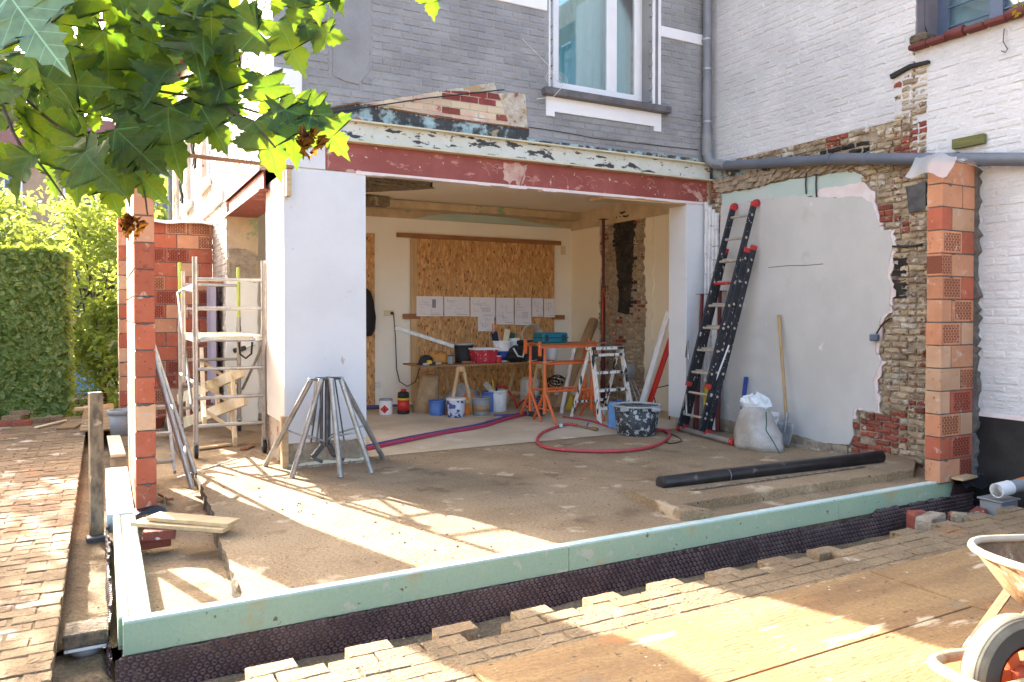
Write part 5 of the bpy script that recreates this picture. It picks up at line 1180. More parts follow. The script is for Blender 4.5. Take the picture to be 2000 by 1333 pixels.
# ------------------------------------------------------------------ things leaning behind the ladder
def prop(name, x, y, h, label, tiltx=0.0, mat=m_darkred2):
    t = wthing(name, label, 'steel prop', (x, y, 0), 'adjustable steel props'); b = Vector((x, y, .01)); u = Vector((x+tiltx, y, h))
    part('outer_tube', MB().tube([b, b.lerp(u, .62)], .034, 12), mat, t); part('inner_tube', MB().tube([b.lerp(u, .60), u], .023, 12), mat, t)
    q = b.lerp(u, .62); part('collar', MB().tube([q-Vector((0, 0, .05)), q+Vector((0, 0, .06))], .042, 12), m_rust, t); part('handle', MB().tube([q+Vector((-.06, -.03, -.04)), q+Vector((-.07, -.05, .03)), q+Vector((.06, -.05, .05)), q+Vector((.07, -.03, -.03))], .007, 6), mat, t)
    for z, e in ((b, 0), (u, 1)): part('plate', MB().box((z.x-.06, z.y-.06, z.z-.004), (z.x+.06, z.y+.06, z.z+.004)), mat, t)
p1 = PY(1362, 575, 7.38)
prop('steel_prop', 6.62, 7.36, p1.z, 'dark red steel prop standing against the white column left of the ladder', .10)
prop('steel_prop', 6.86, 7.22, 1.78, 'second maroon steel prop half hidden behind the ladder', .03)
t = wthing('profile_bundle', 'upright bundle of white perforated beads in the corner beside the ladder', 'profile bundle', (6.9, 7.35, 0)); rr = random.Random(6)
for k in range(4):
    x = 6.86+.028*k; y = 7.44-.035*k; top_ = 2.93-.05*k
    mb = MB(); z = .02
    while z < top_: L = rr.uniform(.16, .3); e = rr.uniform(0, .012); mb.box((x-.016-e, y-.018, z), (x+.014, y+.014, min(z+L-.008, top_)), None, .002); z += L
    part('bead', mb, m_beamw if k == 9 else m_wplastic, t)
plank('grey_plank', (6.84, 7.26, .0), (6.90, 7.32, 1.62), .09, .025, m_wplastic, 'dusty white plank upright behind the ladder rungs', up=(1, 0, 0))
plank('yellow_level', (6.74, 7.34, .02), (6.80, 7.36, .62), .03, .05, m_yellow, 'short yellow spirit level behind the ladder foot', 'spirit level', up=(1, 0, 0))
plank('blue_level', (6.80, 6.78, .02), (6.92, 6.80, .72), .03, .05, m_blue2, 'dark blue batten between ladder and white bucket', 'batten', up=(1, 0, 0))
# plaster bag, bucket behind it, shovel
c = Vector((6.42, 6.05, 0))
t = wthing('plaster_bag', 'half full dusty white plastic bag slumped beside the ladder', 'bag', (6.40, 6.12, 0))
prof = [(.175, 0), (.19, .06), (.19, .16), (.175, .29), (.145, .40), (.10, .46)]
mb = MB(); n = 26; V = []; F = []
for j, (r_, z) in enumerate(prof):
    for k in range(n):
        a = 2*math.pi*k/n; rr_ = r_*(1+.07*math.sin(a*3+z*6)+.04*math.sin(a*7-z*11)); ly = rr_*1.25*math.cos(a); lx = rr_*1.05*math.sin(a)
        lean = z*.12; sag = (-.17 if (math.cos(a) < -.5 and j < 3) else 0)*(1-z*2)*(abs(math.cos(a)))
        V.append((6.38+lx+lean, 6.17+ly+sag, z))
for j in range(len(prof)-1):
    for k in range(n): F.append((j*n+k, j*n+(k+1) % n, (j+1)*n+(k+1) % n, (j+1)*n+k))
F.append(list(range(n))[::-1]); F.append([(len(prof)-1)*n+k for k in range(n)]); mb.add(V, F, True); part('sack', mb, m_bag, t)
mb = MB(); rr = random.Random(3); V = []
for j in range(5):
    for k in range(14):
        a = 2*math.pi*k/14; r_ = (.11, .13, .12, .10, .03)[j]*(1+rr.uniform(-.28, .28)); V.append((6.45+r_*.9*math.sin(a), 6.20+r_*1.3*math.cos(a), .43+.042*j+rr.uniform(-.03, .03)))
mb.add(V, [(j*14+k, j*14+(k+1) % 14, (j+1)*14+(k+1) % 14, (j+1)*14+k) for j in range(4) for k in range(14)]); part('crumpled_top', mb, m_bagtop, t)
part('printed_edge', MB().tube([(6.37, 5.965, .42), (6.31, 5.90, .32), (6.28, 5.88, .24), (6.28, 5.77, .12), (6.30, 5.71, .015)], .006, 6), m_green2, t)
def bucket(name, px, py, w, h, mat, label, group=None, rimmat=None, taper=.86, lid=None, handle=True, z=0.0, P=None, band=None, cat='bucket', fill=None):
    p = G(px, py, z) if P is None else Vector(P); s = mpp(p); R_ = w*s/2; H_ = h*s
    p = p+Vector((DV.x, DV.y, 0))*R_*.9 if P is None else p
    t = thing(name, label, cat, (p.x, p.y, z), random.Random(label).uniform(0, 3), group)
    rt = R_; rb = R_*taper; g = lambda k: rb+(rt-rb)*k
    part('body', MB().lathe([(0, 0), (rb*.96, 0), (rb, .01), (g(.93), H_*.93)], (0, 0, 0), 24), mat, t)
    if band: part('band', MB().lathe([(g(band[0])+.0015, H_*band[0]), (g(band[1])+.0015, H_*band[1])], (0, 0, 0), 24), band[2], t)
    part('rim', MB().lathe([(g(.9), H_*.9), (rt*1.035, H_*.91), (rt*1.035, H_*1.0), (rt*.96, H_*1.0), (g(.6)*.95, H_*.6), (0, H_*.58)] if not lid else [(g(.9), H_*.9), (rt*1.04, H_*.91), (rt*1.04, H_*.99), (rt*.9, H_*1.01), (0, H_*1.0)], (0, 0, 0), 24), lid or rimmat or mat, t)
    if handle: part('handle', MB().tube([(rt*1.04*math.cos(a), rt*.35*math.sin(a)*.5, H_*.9+rt*.9*-abs(math.sin(a))*.55) for a in [math.pi*k/10 for k in range(11)]], .004, 6), m_galv, t)
    if fill: part('contents', MB().lathe([(0, H_*.8), (g(.8)*.94, H_*.8)], (0, 0, .001), 20), fill, t)
    return t
bucket('bucket', 1478, 852, 46, 60, m_wplastic, 'white bucket standing behind the plaster bag', P=(6.72, 6.28, 0), lid=None)
t = wthing('shovel', 'shovel with worn steel blade leaning against the grey plaster wall', 'shovel', (6.72, 6.0, 0))
hb, ht = Vector((6.775, 6.045, .32)), PX(1521, 616, 6.925); part('handle', MB().tube([hb, hb.lerp(ht, .5), ht], [.020, .018, .019], 12), m_handle, t)
part('socket', MB().tube([hb+Vector((-.03, 0, -.16)), hb+Vector((.012, 0, .06))], [.012, .023], 10), m_steelblade, t)
mb = MB(); V = []; nn = 9
for j in range(7):
    z = .0+.27*j/6; hw = .125*(1-.12*(1-j/6)**3)
    for i in range(nn):
        u = -1+2*i/(nn-1); V.append((6.715+.07*(j/6)+.030*u*u*(-1), 6.045+hw*u, z+.0))
mb.add(V, [(j*nn+i, j*nn+i+1, (j+1)*nn+i+1, (j+1)*nn+i) for j in range(6) for i in range(nn-1)], True); bl_ = part('blade', mb, m_steelblade, t); sm = bl_.modifiers.new('solid', 'SOLIDIFY'); sm.thickness = .004
# ------------------------------------------------------------------ black pipe on the kerb, grey drain parts at the right edge
t = wthing('black_pipe', 'long black plastic pipe lying along the concrete kerb', 'pipe', G(1500, 930, .08)); a, b = G(1290, 946, .105), G(1722, 893, .125)
dd = (b-a).normalized(); mb = MB().tube([a, b], .059, 20, False); part('tube', mb, m_blackpvc, t); part('bore', MB().tube([a+dd*.002, b-dd*.002], .051, 20, False), m_black, t)
V = []; part('end_ring', MB().lathe([(.051, 0), (.0595, 0), (.0595, .02), (.051, .02)], (0, 0, 0), 20, Matrix.Translation(a-dd*.001) @ dd.to_track_quat('Z', 'Y').to_matrix().to_4x4()), m_blackpl, t)
q = a.lerp(b, .27); part('joint_ring', MB().tube([q, q+dd*.006], .0605, 20), m_grayb, t)
plank('thin_strip', G(1350, 958, kz+.01), G(1690, 912, kz+.01), .04, .012, m_oldwood, 'thin dark strip under the black pipe')
t = wthing('grey_pipe_end', 'grey drain pipe with orange end lying at the right edge', 'pipe', (6.6, 3.7, 0)); a, b = G(1950, 960, .05), G(2030, 940, .09)
part('tube', MB().tube([a, b], .052, 14), m_grayb, t); part('socket', MB().tube([a, a.lerp(b, .3)], .060, 14), m_wplastic, t); part('orange_tip', MB().tube([b.lerp(a, .42), b+(b-a)*.3], .056, 14), m_orangecan, t)
t = wthing('grey_gully_box', 'light grey plastic gully box below the drain pipe end', 'box', G(1955, 985, -.12)); c = G(1957, 988, -.10)
part('box', MB().box((c.x-.12, c.y-.08, -.20), (c.x+.12, c.y+.10, -.055), None, .008), m_grayb, t); part('lip', MB().box((c.x-.135, c.y-.095, -.055), (c.x+.135, c.y+.115, -.040), None, .004), m_grayb, t)
rr = random.Random(15)
def rock(name, loc, sx, sy, sz_, mat, label, cat='stone', seed=1):
    r_ = random.Random(seed); mb = MB().box((-sx, -sy, 0), (sx, sy, sz_), None, min(sx, sy, sz_)*.25); mb.v = [(x+r_.uniform(-.15, .15)*sx, y+r_.uniform(-.15, .15)*sy, z+r_.uniform(-.12, .12)*sz_) for x, y, z in mb.v]
    return solo(name, mb, mat, label, cat, 'loose stones in the trench', loc=loc, rz=r_.uniform(-.4, .4))
p = G(1925, 1010, -.2); rock('broken_stone', (5.80, 3.72, -.30), .11, .07, .19, m_mortar, 'grey broken stone block at the right end of the trench', seed=2)
rock('broken_stone', (6.08, 3.62, -.28), .12, .06, .17, m_strip, 'brownish stone lying right of the grey broken block', seed=3)
rock('broken_brick', (5.86, 3.86, -.28), .09, .05, .16, m_red, 'reddish brick behind the grey broken stone', 'brick', seed=4)
rock('broken_brick', (6.35, 3.66, -.22), .10, .05, .10, m_red, 'half brick beside the grey gully box', 'brick', seed=5)
# rain gully in the near left corner
t = wthing('floor_gully', 'grey plastic floor gully with a concrete collar in the near left corner of the trench', 'gully', (-.085, 4.34, -.30)); c = Vector((-.085, 4.30, -.255))
part('outlet', MB().lathe([(.035, 0), (.035, .06)], c, 18), m_grayb, t); part('bowl', MB().lathe([(.045, .055), (.075, .085), (.082, .115)], c, 20), m_grayb, t)
part('rim', MB().box((c.x-.092, c.y-.09, c.z+.112), (c.x+.092, c.y+.09, c.z+.128), None, .004), m_wplastic, t); part('collar', MB().box((c.x-.098, c.y-.092, c.z+.130), (c.x+.098, c.y+.098, c.z+.200), None, .008), m_slabedge, t)
# ------------------------------------------------------------------ room: OSB sheets, plans, sockets
YW = YB-.004
def wq(px, py): return PY(px, py, YW)
def panel(pts, depth, y=YW): return MB().prism([(p.x, y, p.z) for p in [wq(*q) for q in pts]], (0, -depth, 0))
a, b = wq(804, 458), wq(1081, 474); seam = wq(880, 465).x
zt = (a.z+b.z)/2; g = 'chipboard sheets on the back wall'
solo('chipboard_sheet', MB().box((a.x, YW-.03, .55), (seam-.002, YW-.012, zt)), m_osb, 'left chipboard sheet of the boarded opening behind the table', 'chipboard', g)
solo('chipboard_sheet', MB().box((seam+.002, YW-.029, .55), (b.x, YW-.011, zt)), m_osb, 'wide right chipboard sheet of the boarded opening', 'chipboard', g)
solo('chipboard_sheet', MB().box((a.x, YW-.031, .02), (b.x, YW-.013, .545)), m_osb, 'low chipboard sheet behind the buckets under the table', 'chipboard', g)
c = wq(731, 600); d_ = wq(713, 600)
solo('chipboard_door', MB().box((3.05, YW-.03, .03), (c.x, YW-.012, wq(725, 457).z)), m_osb, 'chipboard sheet at the left of the room beside the pillar', 'chipboard', g)
l0, l1 = wq(773, 460), wq(1093, 477); solo('head_batten', MB().box((l0.x, YW-.055, zt-.06), (l1.x, YW-.032, zt+.015), None, .002), m_batten, 'horizontal wooden batten along the top of the chipboard', 'batten', 'battens holding the chipboard')
l0 = wq(785, 618); l1 = wq(818, 618); solo('side_batten', MB().box((l0.x, YW-.055, l0.z-.045), (l1.x, YW-.032, l0.z+.04), None, .002), m_batten, 'short batten end left of the pinned drawings', 'batten', 'battens holding the chipboard')
l0 = wq(1078, 620); l1 = wq(1100, 620); solo('side_batten', MB().box((l0.x, YW-.055, l0.z-.04), (l1.x, YW-.032, l0.z+.04), None, .002), m_batten, 'short batten end right of the pinned drawings', 'batten', 'battens holding the chipboard')
l0 = wq(800, 470); solo('edge_batten', MB().box((a.x-.03, YW-.05, .05), (a.x+.085, YW-.032, zt-.065), None, .002), m_pine, 'tall pine batten along the left edge of the chipboard', 'batten', 'battens holding the chipboard')
papers = [((811, 579), (863, 618)), ((865, 580), (914, 618)), ((916, 581), (964, 619)), ((966, 582), (1000, 634)), ((1002, 582), (1034, 635)), ((1036, 583), (1057, 619)), ((1059, 584), (1080, 620)), ((930, 618), (962, 647))]
lab = ['leftmost pinned building drawing with a dark grey field', 'second pinned drawing from the left, thin plan lines', 'third pinned drawing from the left, above the lone lower sheet', 'tall pinned drawing fourth from the left', 'tall pinned drawing fifth from the left, with a hatched square',
       'narrow pinned drawing second from the right end', 'rightmost narrow pinned drawing', 'small pinned sheet hanging lowest, below the row of drawings']
rr = random.Random(12)
for k, (p, q) in enumerate(papers):
    P, Q = wq(*p), wq(*q); y = YW-.058-.001*k
    t = wthing('pinned_drawing', lab[k], 'drawing', ((P.x+Q.x)/2, y, Q.z), 'building plans pinned on the chipboard'); part('sheet', MB().box((P.x, y-.001, Q.z), (Q.x, y, P.z)), m_paper, t)
    mb = MB(); W, H = Q.x-P.x, P.z-Q.z; yy = y-.0018
    def ln(x0, z0, x1, z1, w_=.004): mb.box((P.x+W*min(x0, x1), yy-.0004, Q.z+H*min(z0, z1)), (P.x+W*max(x0, x1)+w_, yy, Q.z+H*max(z0, z1)+w_))
    for i in range(7):
        x0, z0 = rr.uniform(.08, .6), rr.uniform(.12, .8); L = rr.uniform(.12, .35)
        ln(x0, z0, x0+L, z0, .003); ln(x0, z0, x0, min(z0+L*.8, .9), .003)
    ln(.5, .07, .9, .07, .006)
    if k == 0: ln(.58, .42, .72, .85, .0)
    if k in (2, 4):
        for i in range(5): ln(.45, .25+.05*i, .8, .25+.05*i, .003); ln(.45+.08*i, .25, .45+.08*i, .46, .003)
    part('plan_lines', mb, m_ink, t)
p = wq(758, 612); t = wthing('wall_socket', 'ivory double socket on the white room wall with a black plug', 'socket', p); part('plate', MB().box((p.x-.075, YW-.02, p.z-.045), (p.x+.095, YW+.002, p.z+.045), None, .006), m_socket, t); part('plug', MB().lathe([(0, -.045), (.024, -.045), (.024, -.018)], (p.x+.055, YW, p.z), 12, Matrix.Rotation(-math.pi/2, 4, 'X')), m_cable, t)
pts = [wq(767, 612), wq(770, 660), wq(771, 720), wq(776, 745), wq(790, 754), wq(805, 745), wq(814, 715)]; solo('power_cable', MB().tube([Vector((q.x, YW-.04-.02*i, q.z)) for i, q in enumerate(pts)], .008, 6), m_cable, 'black power cable looping from the socket to the worktable', 'cable')
p = wq(737, 752); solo('low_socket', MB().box((p.x-.05, YW-.03, p.z-.05), (p.x+.05, YW+.002, p.z+.05), None, .008), m_wplastic, 'white socket box low on the wall by the chipboard door', 'socket')
p = wq(1099, 490); solo('thermostat', MB().box((p.x-.045, YW-.03, p.z-.075), (p.x+.045, YW+.002, p.z+.075), None, .008), m_socket, 'small ivory thermostat on the wall right of the chipboard', 'thermostat')
# jacket on the chipboard door
mb = MB(); V = []; p = wq(716, 620); n = 12
for j, (z, r_) in enumerate(((1.20, .10), (1.3, .14), (1.5, .15), (1.75, .13), (1.9, .09), (1.96, .03))):
    for k in range(n): a_ = 2*math.pi*k/n; V.append((p.x-.08+r_*1.2*math.cos(a_)*(1+.1*math.sin(3*a_+j)), YW-.12+r_*.6*math.sin(a_), z-.06))
mb.add(V, [(j*n+k, j*n+(k+1) % n, (j+1)*n+(k+1) % n, (j+1)*n+k) for j in range(5) for k in range(n)]+[list(range(n))[::-1]], True); solo('black_jacket', mb, m_black, 'black work jacket hanging on the chipboard beside the pillar', 'jacket')
# ------------------------------------------------------------------ worktable
TZ, TY0, TY1 = .745, 10.15, 10.85; tx0, tx1 = PY(820, 710, TY0).x, PY(1094, 710, TY0).x
t = wthing('worktable', 'improvised worktable of a board on wooden trestles below the drawings', 'table', ((tx0+tx1)/2, 10.5, 0))
part('board', MB().box((tx0, TY0, TZ-.022), (tx1, TY1, TZ), None, .002), m_ply, t)
for x, lb in ((PY(899, 720, TY0).x, 'l'), (PY(1053, 720, TY0).x, 'r')):
    tr = thing('wooden_trestle', 'wooden sawhorse carrying the '+('left' if lb == 'l' else 'right')+' half of the worktable', 'trestle', (x, 10.5, 0), 0, 'wooden sawhorses')
    part('top_beam', MB().box((-.035, -.42, TZ-.10), (.035, .42, TZ-.023), None, .003), m_pine, tr)
    for y in (-.36, .36):
        for s in (-1, 1): part('leg', MB().bar((s*.19, y*1.05, 0), (s*.035, y, TZ-.03), .045, .03, (0, 1, 0), .002), m_pine, tr)
        part('brace', MB().bar((-.15, y, .2), (.15, y, .2), .03, .05), m_pine, tr)
def on(px, y=10.4): p = PY(px, 700, y); return Vector((p.x, y, TZ))
def S(y=10.4, px=950): return mpp(on(px, y))
# items on the table, from left to right
p = on(832, 10.45); t = wthing('hard_hat', 'black rounded helmet at the left end of the worktable', 'helmet', p)
part('shell', MB().lathe([(.115, 0), (.11, .05), (.09, .10), (.05, .13), (0, .14)], p, 20), m_black, t); part('brim', MB().lathe([(.115, .0), (.14, .0), (.14, .012), (.115, .014)], p, 20), m_black, t)
p = on(842, 10.22); t = wthing('tape_tool', 'yellow and black hand tool at the left end of the worktable', 'tool', p); part('body', MB().box((p.x-.05, p.y-.04, TZ), (p.x+.06, p.y+.04, TZ+.05), None, .01), m_blackpl, t); part('grip', MB().box((p.x-.055, p.y-.045, TZ+.02), (p.x+.0, p.y+.045, TZ+.07), None, .01), m_yellow, t)
p = on(840, 10.18); solo('steel_tube', MB().tube([(p.x-.1, 10.2, TZ+.02), (p.x+.18, 10.21, TZ+.02)], .019, 12), m_rung, 'short metal tube at the front left edge of the worktable', 'tube')
p = on(858, 10.5); t = wthing('tool_pouch', 'tan leather tool box on the worktable', 'pouch', p); part('body', MB().box((p.x-.14, 10.42, TZ), (p.x+.10, 10.6, TZ+.17), None, .03), m_tan, t); part('strap', MB().tube([(p.x-.12, 10.42, TZ+.15), (p.x-.02, 10.41, TZ+.19), (p.x+.08, 10.42, TZ+.16)], .01, 6), m_batten, t)
A_, B_ = PY(772, 640, 10.75), PY(887, 677, 10.5); solo('aluminium_straightedge', MB().bar(A_, B_, .025, .06, (0, 0, 1), .004), m_galv, 'long aluminium straightedge slanting down to the worktable', 'straightedge')
def pot(name, px, y, w, h, mat, label, lid=None, band=None, taper=.92, handle=False): return bucket(name, px, 0, w, h, mat, label, None, None, taper, lid, handle, TZ, on(px, y), band)
pot('paint_tin', 880, 10.35, 13, 17, m_grayb, 'small paint tin with a blue lid on the worktable', lid=m_blue2)
pot('black_bucket', 906, 10.55, 38, 38, m_black, 'black bucket with pale lid on the worktable behind the red tub', lid=m_plasticgray)
p = on(944, 10.3); t = wthing('red_tub', 'paint splashed red plastic tub on the worktable', 'tub', p); s = S(10.3)
mb = MB(); W0, W1, H = 20*s, 24*s, 29*s
mb.add([(p.x-W0, p.y-.11, TZ), (p.x+W0, p.y-.11, TZ), (p.x+W0, p.y+.11, TZ), (p.x-W0, p.y+.11, TZ), (p.x-W1, p.y-.14, TZ+H), (p.x+W1, p.y-.14, TZ+H), (p.x+W1, p.y+.14, TZ+H), (p.x-W1, p.y+.14, TZ+H)], [(0, 3, 2, 1), (0, 1, 5, 4), (1, 2, 6, 5), (2, 3, 7, 6), (3, 0, 4, 7)]); part('body', mb, m_redspl, t, .012)
part('rim', MB().box((p.x-W1-.012, p.y-.155, TZ+H-.02), (p.x+W1+.012, p.y-.135, TZ+H+.006)).box((p.x-W1-.012, p.y+.135, TZ+H-.02), (p.x+W1+.012, p.y+.155, TZ+H+.006)).box((p.x-W1-.012, p.y-.135, TZ+H-.02), (p.x-W1+.008, p.y+.135, TZ+H+.006)).box((p.x+W1-.008, p.y-.135, TZ+H-.02), (p.x+W1+.012, p.y+.135, TZ+H+.006)), m_bagtop, t)
pot('white_bucket', 980, 10.45, 34, 41, m_wplastic, 'white bucket with a broad blue band on the worktable', band=(.08, .52, m_blue2))
pot('small_pot', 973, 10.22, 14, 14, m_redp, 'small red pot with white lid in front of the banded bucket', lid=m_wplastic)
p = on(966, 10.6); t = wthing('caulking_gun', 'navy and orange caulking gun standing in the banded bucket', 'caulking gun', p)
part('barrel', MB().tube([(p.x+.02, 10.55, TZ+.2), (p.x-.02, 10.58, TZ+.46)], .05, 12), m_navy, t); part('handle', MB().tube([(p.x-.05, 10.55, TZ+.44), (p.x-.06, 10.55, TZ+.58), (p.x+.05, 10.55, TZ+.57), (p.x+.07, 10.55, TZ+.44)], .012, 6), m_orangecan, t)
p = on(988, 10.55); solo('sponge_board', MB().bar((p.x-.03, 10.52, TZ+.28), (p.x+.03, 10.56, TZ+.5), .09, .03, (0, 1, 0), .006), m_pale, 'pale rubbing board sticking out of the banded bucket', 'trowel')
p = on(1003, 10.6); solo('green_trowel', MB().bar((p.x-.05, 10.6, TZ+.28), (p.x+.0, 10.62, TZ+.44), .09, .03, (0, 1, 0), .008), m_green2, 'dark green float sticking out behind the banded bucket', 'trowel')
pot('clear_bucket', 1004, 10.6, 22, 44, m_bagtop, 'slim pale bucket behind the black crumpled bag')
p = on(1006, 10.3); mb = MB(); rr = random.Random(8); V = []
for j in range(6):
    for k in range(12): a_ = 2*math.pi*k/12; r_ = (.13, .15, .14, .12, .08, .02)[j]*(1+rr.uniform(-.22, .22)); V.append((p.x+r_*math.cos(a_), p.y+r_*.8*math.sin(a_), TZ+.05*j+rr.uniform(0, .02)))
mb.add(V, [(j*12+k, j*12+(k+1) % 12, (j+1)*12+(k+1) % 12, (j+1)*12+k) for j in range(5) for k in range(12)]); t = wthing('black_bag', 'crumpled black bag with white print on the worktable', 'bag', p); part('bag', mb, m_black, t)
part('print', MB().tube([(p.x-.10, p.y-.13, TZ+.22), (p.x-.03, p.y-.145, TZ+.10), (p.x+.06, p.y-.14, TZ+.08), (p.x+.10, p.y-.12, TZ+.2)], .014, 6), m_bagtop, t)
p = on(1038, 10.4); t = wthing('black_crate', 'black plastic tool crate on the right half of the worktable', 'crate', p); s = S(10.4, 1038)
part('body', MB().box((p.x-23*s, 10.28, TZ), (p.x+22*s, 10.6, TZ+32*s), None, .012), m_blackpl, t); part('lid', MB().box((p.x-25*s, 10.26, TZ+32*s), (p.x+24*s, 10.62, TZ+40*s), None, .014), m_black, t); part('handle', MB().bar((p.x-.1, 10.25, TZ+36*s), (p.x+.1, 10.25, TZ+36*s), .02, .02), m_grayb, t)
pot('white_tall_bucket', 1075, 10.5, 30, 42, m_wplastic, 'tall white bucket at the right end of the worktable', handle=True)
solo('rubbing_stone', MB().box((0, 0, 0), (.16, .06, .035), None, .004), m_batten, 'brown wooden float lying in front of the black bucket', 'float', loc=(on(899).x, 10.3, TZ))
solo('black_sheet', MB().box((0, 0, 0), (.42, .2, .004)), m_darksteel, 'dark flat trowels and sheet lying on the worktable', 'sheet', loc=(on(868).x, 10.17, TZ+.001))
# ------------------------------------------------------------------ floor clutter under and left of the table
bucket('paint_tin', 751, 812, 26, 31, m_wplastic, 'white tin with a red diamond hazard label on the room floor', taper=1.0, cat='tin', rimmat=m_galv)
p = G(751, 812); t = wthing('hazard_label', 'red diamond hazard label on the white tin', 'label', p); s = mpp(p)
P = [p+Vector((DV.x, DV.y, 0))*-.012+Vector((RV.x, RV.y, 0))*(x*s)+Vector((0, 0, z*s)) for x, z in ((-8.5, 12), (0, 3.5), (8.5, 12), (0, 20.5))]; part('diamond', MB().prism(P, Vector((-DV.x, -DV.y, 0))*.003), m_redp, t)
part('flame_mark', MB().prism([P[0].lerp(P[2], .42)+Vector((0, 0, -.02))-Vector((DV.x, DV.y, 0))*.004, P[0].lerp(P[2], .58)+Vector((0, 0, -.02))-Vector((DV.x, DV.y, 0))*.004, P[0].lerp(P[2], .5)+Vector((0, 0, .025))-Vector((DV.x, DV.y, 0))*.004], Vector((-DV.x, -DV.y, 0))*.002), m_black, t)
p = G(786, 811); p += Vector((DV.x, DV.y, 0))*.08; t = wthing('fuel_canister', 'red and black canister with a yellow ring on the room floor', 'canister', p); s = mpp(p)
part('base', MB().lathe([(0, 0), (11*s, 0), (12*s, 3*s), (12*s, 8*s)], p, 20), m_black, t); part('body', MB().lathe([(11.5*s, 8*s), (11.5*s, 28*s)], p, 20), m_redp, t); part('ring', MB().lathe([(11.8*s, 28*s), (11.8*s, 32*s)], p, 20), m_yellow, t); part('shoulder', MB().lathe([(11.5*s, 32*s), (11*s, 42*s), (5*s, 45*s), (0, 45*s)], p, 20), m_black, t); part('cap', MB().lathe([(5*s, 44*s), (5*s, 49*s), (0, 49*s)], p, 14), m_redp, t)
p = G(828, 808); p += Vector((DV.x, DV.y, 0))*.1; s = mpp(p); mb = MB(); V = []; n = 20
for j, (z, w_, d2) in enumerate(((0, 25, .13), (10, 26, .15), (35, 22, .14), (58, 19, .11), (70, 18, .06), (75, 16, .02))):
    for k in range(n): a_ = 2*math.pi*k/n; q = Vector((RV.x, RV.y, 0))*(w_*s*math.copysign(abs(math.cos(a_))**.6, math.cos(a_))+z*s*.16)+Vector((DV.x, DV.y, 0))*d2*math.sin(a_)*(1+.08*math.sin(5*a_+j)); V.append(p+q+Vector((0, 0, z*s)))
mb.add(V, [(j*n+k, j*n+(k+1) % n, (j+1)*n+(k+1) % n, (j+1)*n+k) for j in range(5) for k in range(n)]+[[5*n+k for k in range(n)]], True); solo('jute_sack', mb, m_jute, 'brown cement sack leaning below the left end of the worktable', 'sack')
p = G(895, 798); mb = MB(); rr = random.Random(4); V = []
for j in range(6):
    for k in range(18): a_ = 2*math.pi*k/18; r_ = (.36, .38, .34, .26, .15, .03)[j]*(1+rr.uniform(-.12, .12)); V.append((p.x+r_*math.cos(a_), 10.75+r_*.5*math.sin(a_), .075*j+.02+rr.uniform(0, .03)))
mb.add(V, [(j*18+k, j*18+(k+1) % 18, (j+1)*18+(k+1) % 18, (j+1)*18+k) for j in range(5) for k in range(18)], True); solo('plastic_heap', mb, m_plasticgray, 'heap of grey plastic sheeting under the worktable', 'plastic sheet')
g2 = 'buckets under the worktable'
bucket('bucket', 852, 814, 34, 30, m_blue, 'plain blue bucket below the left sawhorse', g2)
bucket('bucket', 889, 818, 38, 38, m_bluespl, 'white rimmed bucket smeared with blue paint, frontmost under the table', g2, lid=m_wplastic)
p = G(915, 812); p += Vector((DV.x, DV.y, 0))*.12; s = mpp(p); t = wthing('jerrycan', 'orange plastic jerrycan between the buckets', 'jerrycan', p)
part('body', MB().box((p.x-13*s, p.y-.07, 0), (p.x+12*s, p.y+.07, 36*s), None, .02), m_orangecan, t); part('handle', MB().tube([(p.x-9*s, p.y, 35*s), (p.x-8*s, p.y, 41*s), (p.x+7*s, p.y, 41*s), (p.x+8*s, p.y, 35*s)], .014, 8), m_orangecan, t)
bucket('bucket', 939, 814, 38, 36, m_grayb, 'grey bucket with blue and orange print under the table', g2, band=(.25, .6, m_cardboard))
bucket('bucket', 955, 806, 30, 40, m_blue, 'blue bucket half hidden behind the grey one', g2)
bucket('bucket', 973, 806, 36, 42, m_wplastic, 'white bucket holding tools under the table', g2)
p = G(962, 806); p += Vector((DV.x, DV.y, 0))*.15; t = wthing('hand_tools', 'hand tools sticking out of the white bucket under the table', 'tools', p)
part('float', MB().bar(p+Vector((.0, 0, .28)), p+Vector((-.14, 0, .44)), .08, .02, (0, 1, 0)), m_rung, t); part('chisel', MB().tube([p+Vector((.02, 0, .25)), p+Vector((-.0, 0, .48))], .012, 8), m_yellow, t); part('brush', MB().tube([p+Vector((.05, 0, .25)), p+Vector((.08, 0, .42))], .016, 8), m_black, t)
pts = [G(985, 775, .3), G(1002, 780, .28), G(1008, 800, .1), G(1012, 800, .02), G(1022, 795, .02), G(1030, 788, .05)]; solo('orange_hose', MB().tube([Vector((5.30, 10.3, .38)), Vector((5.46, 10.35, .36)), Vector((5.58, 10.3, .2)), Vector((5.60, 10.2, .04)), Vector((5.70, 10.3, .10)), Vector((5.85, 10.35, .16))], .016, 8), m_redp, 'orange red hose hanging from the white tool bucket to the floor', 'hose')
bk = wthing('cement_bag', 'white and blue printed cement bag behind the right sawhorse', 'bag', (6.1, 10.7, 0)); part('bag', MB().box((5.98, 10.55, 0), (6.22, 10.85, .46), Matrix.Identity(4), .05), m_wplastic, bk); part('print', MB().box((6.02, 10.545, .1), (6.10, 10.552, .40)), m_blue2, bk)
# debris strips beneath the table
rr = random.Random(19)
for k, (x, m__, lb) in enumerate(((3.75, m_galv, 'metal strip lying behind the red canister'), (4.6, m_pine, 'pine offcut on the floor behind the blue bucket'), (5.3, m_oldwood, 'dark offcut on the floor behind the tool bucket'), (5.9, m_pine, 'pine offcut lying behind the right sawhorse'))):
    y = rr.uniform(10.95, 11.4); plank('batten_offcut', (x, y, .02), (x+.7, y+rr.uniform(-.1, .1), .03), .045, .022, m__, lb, 'offcut', 'offcuts along the back wall')
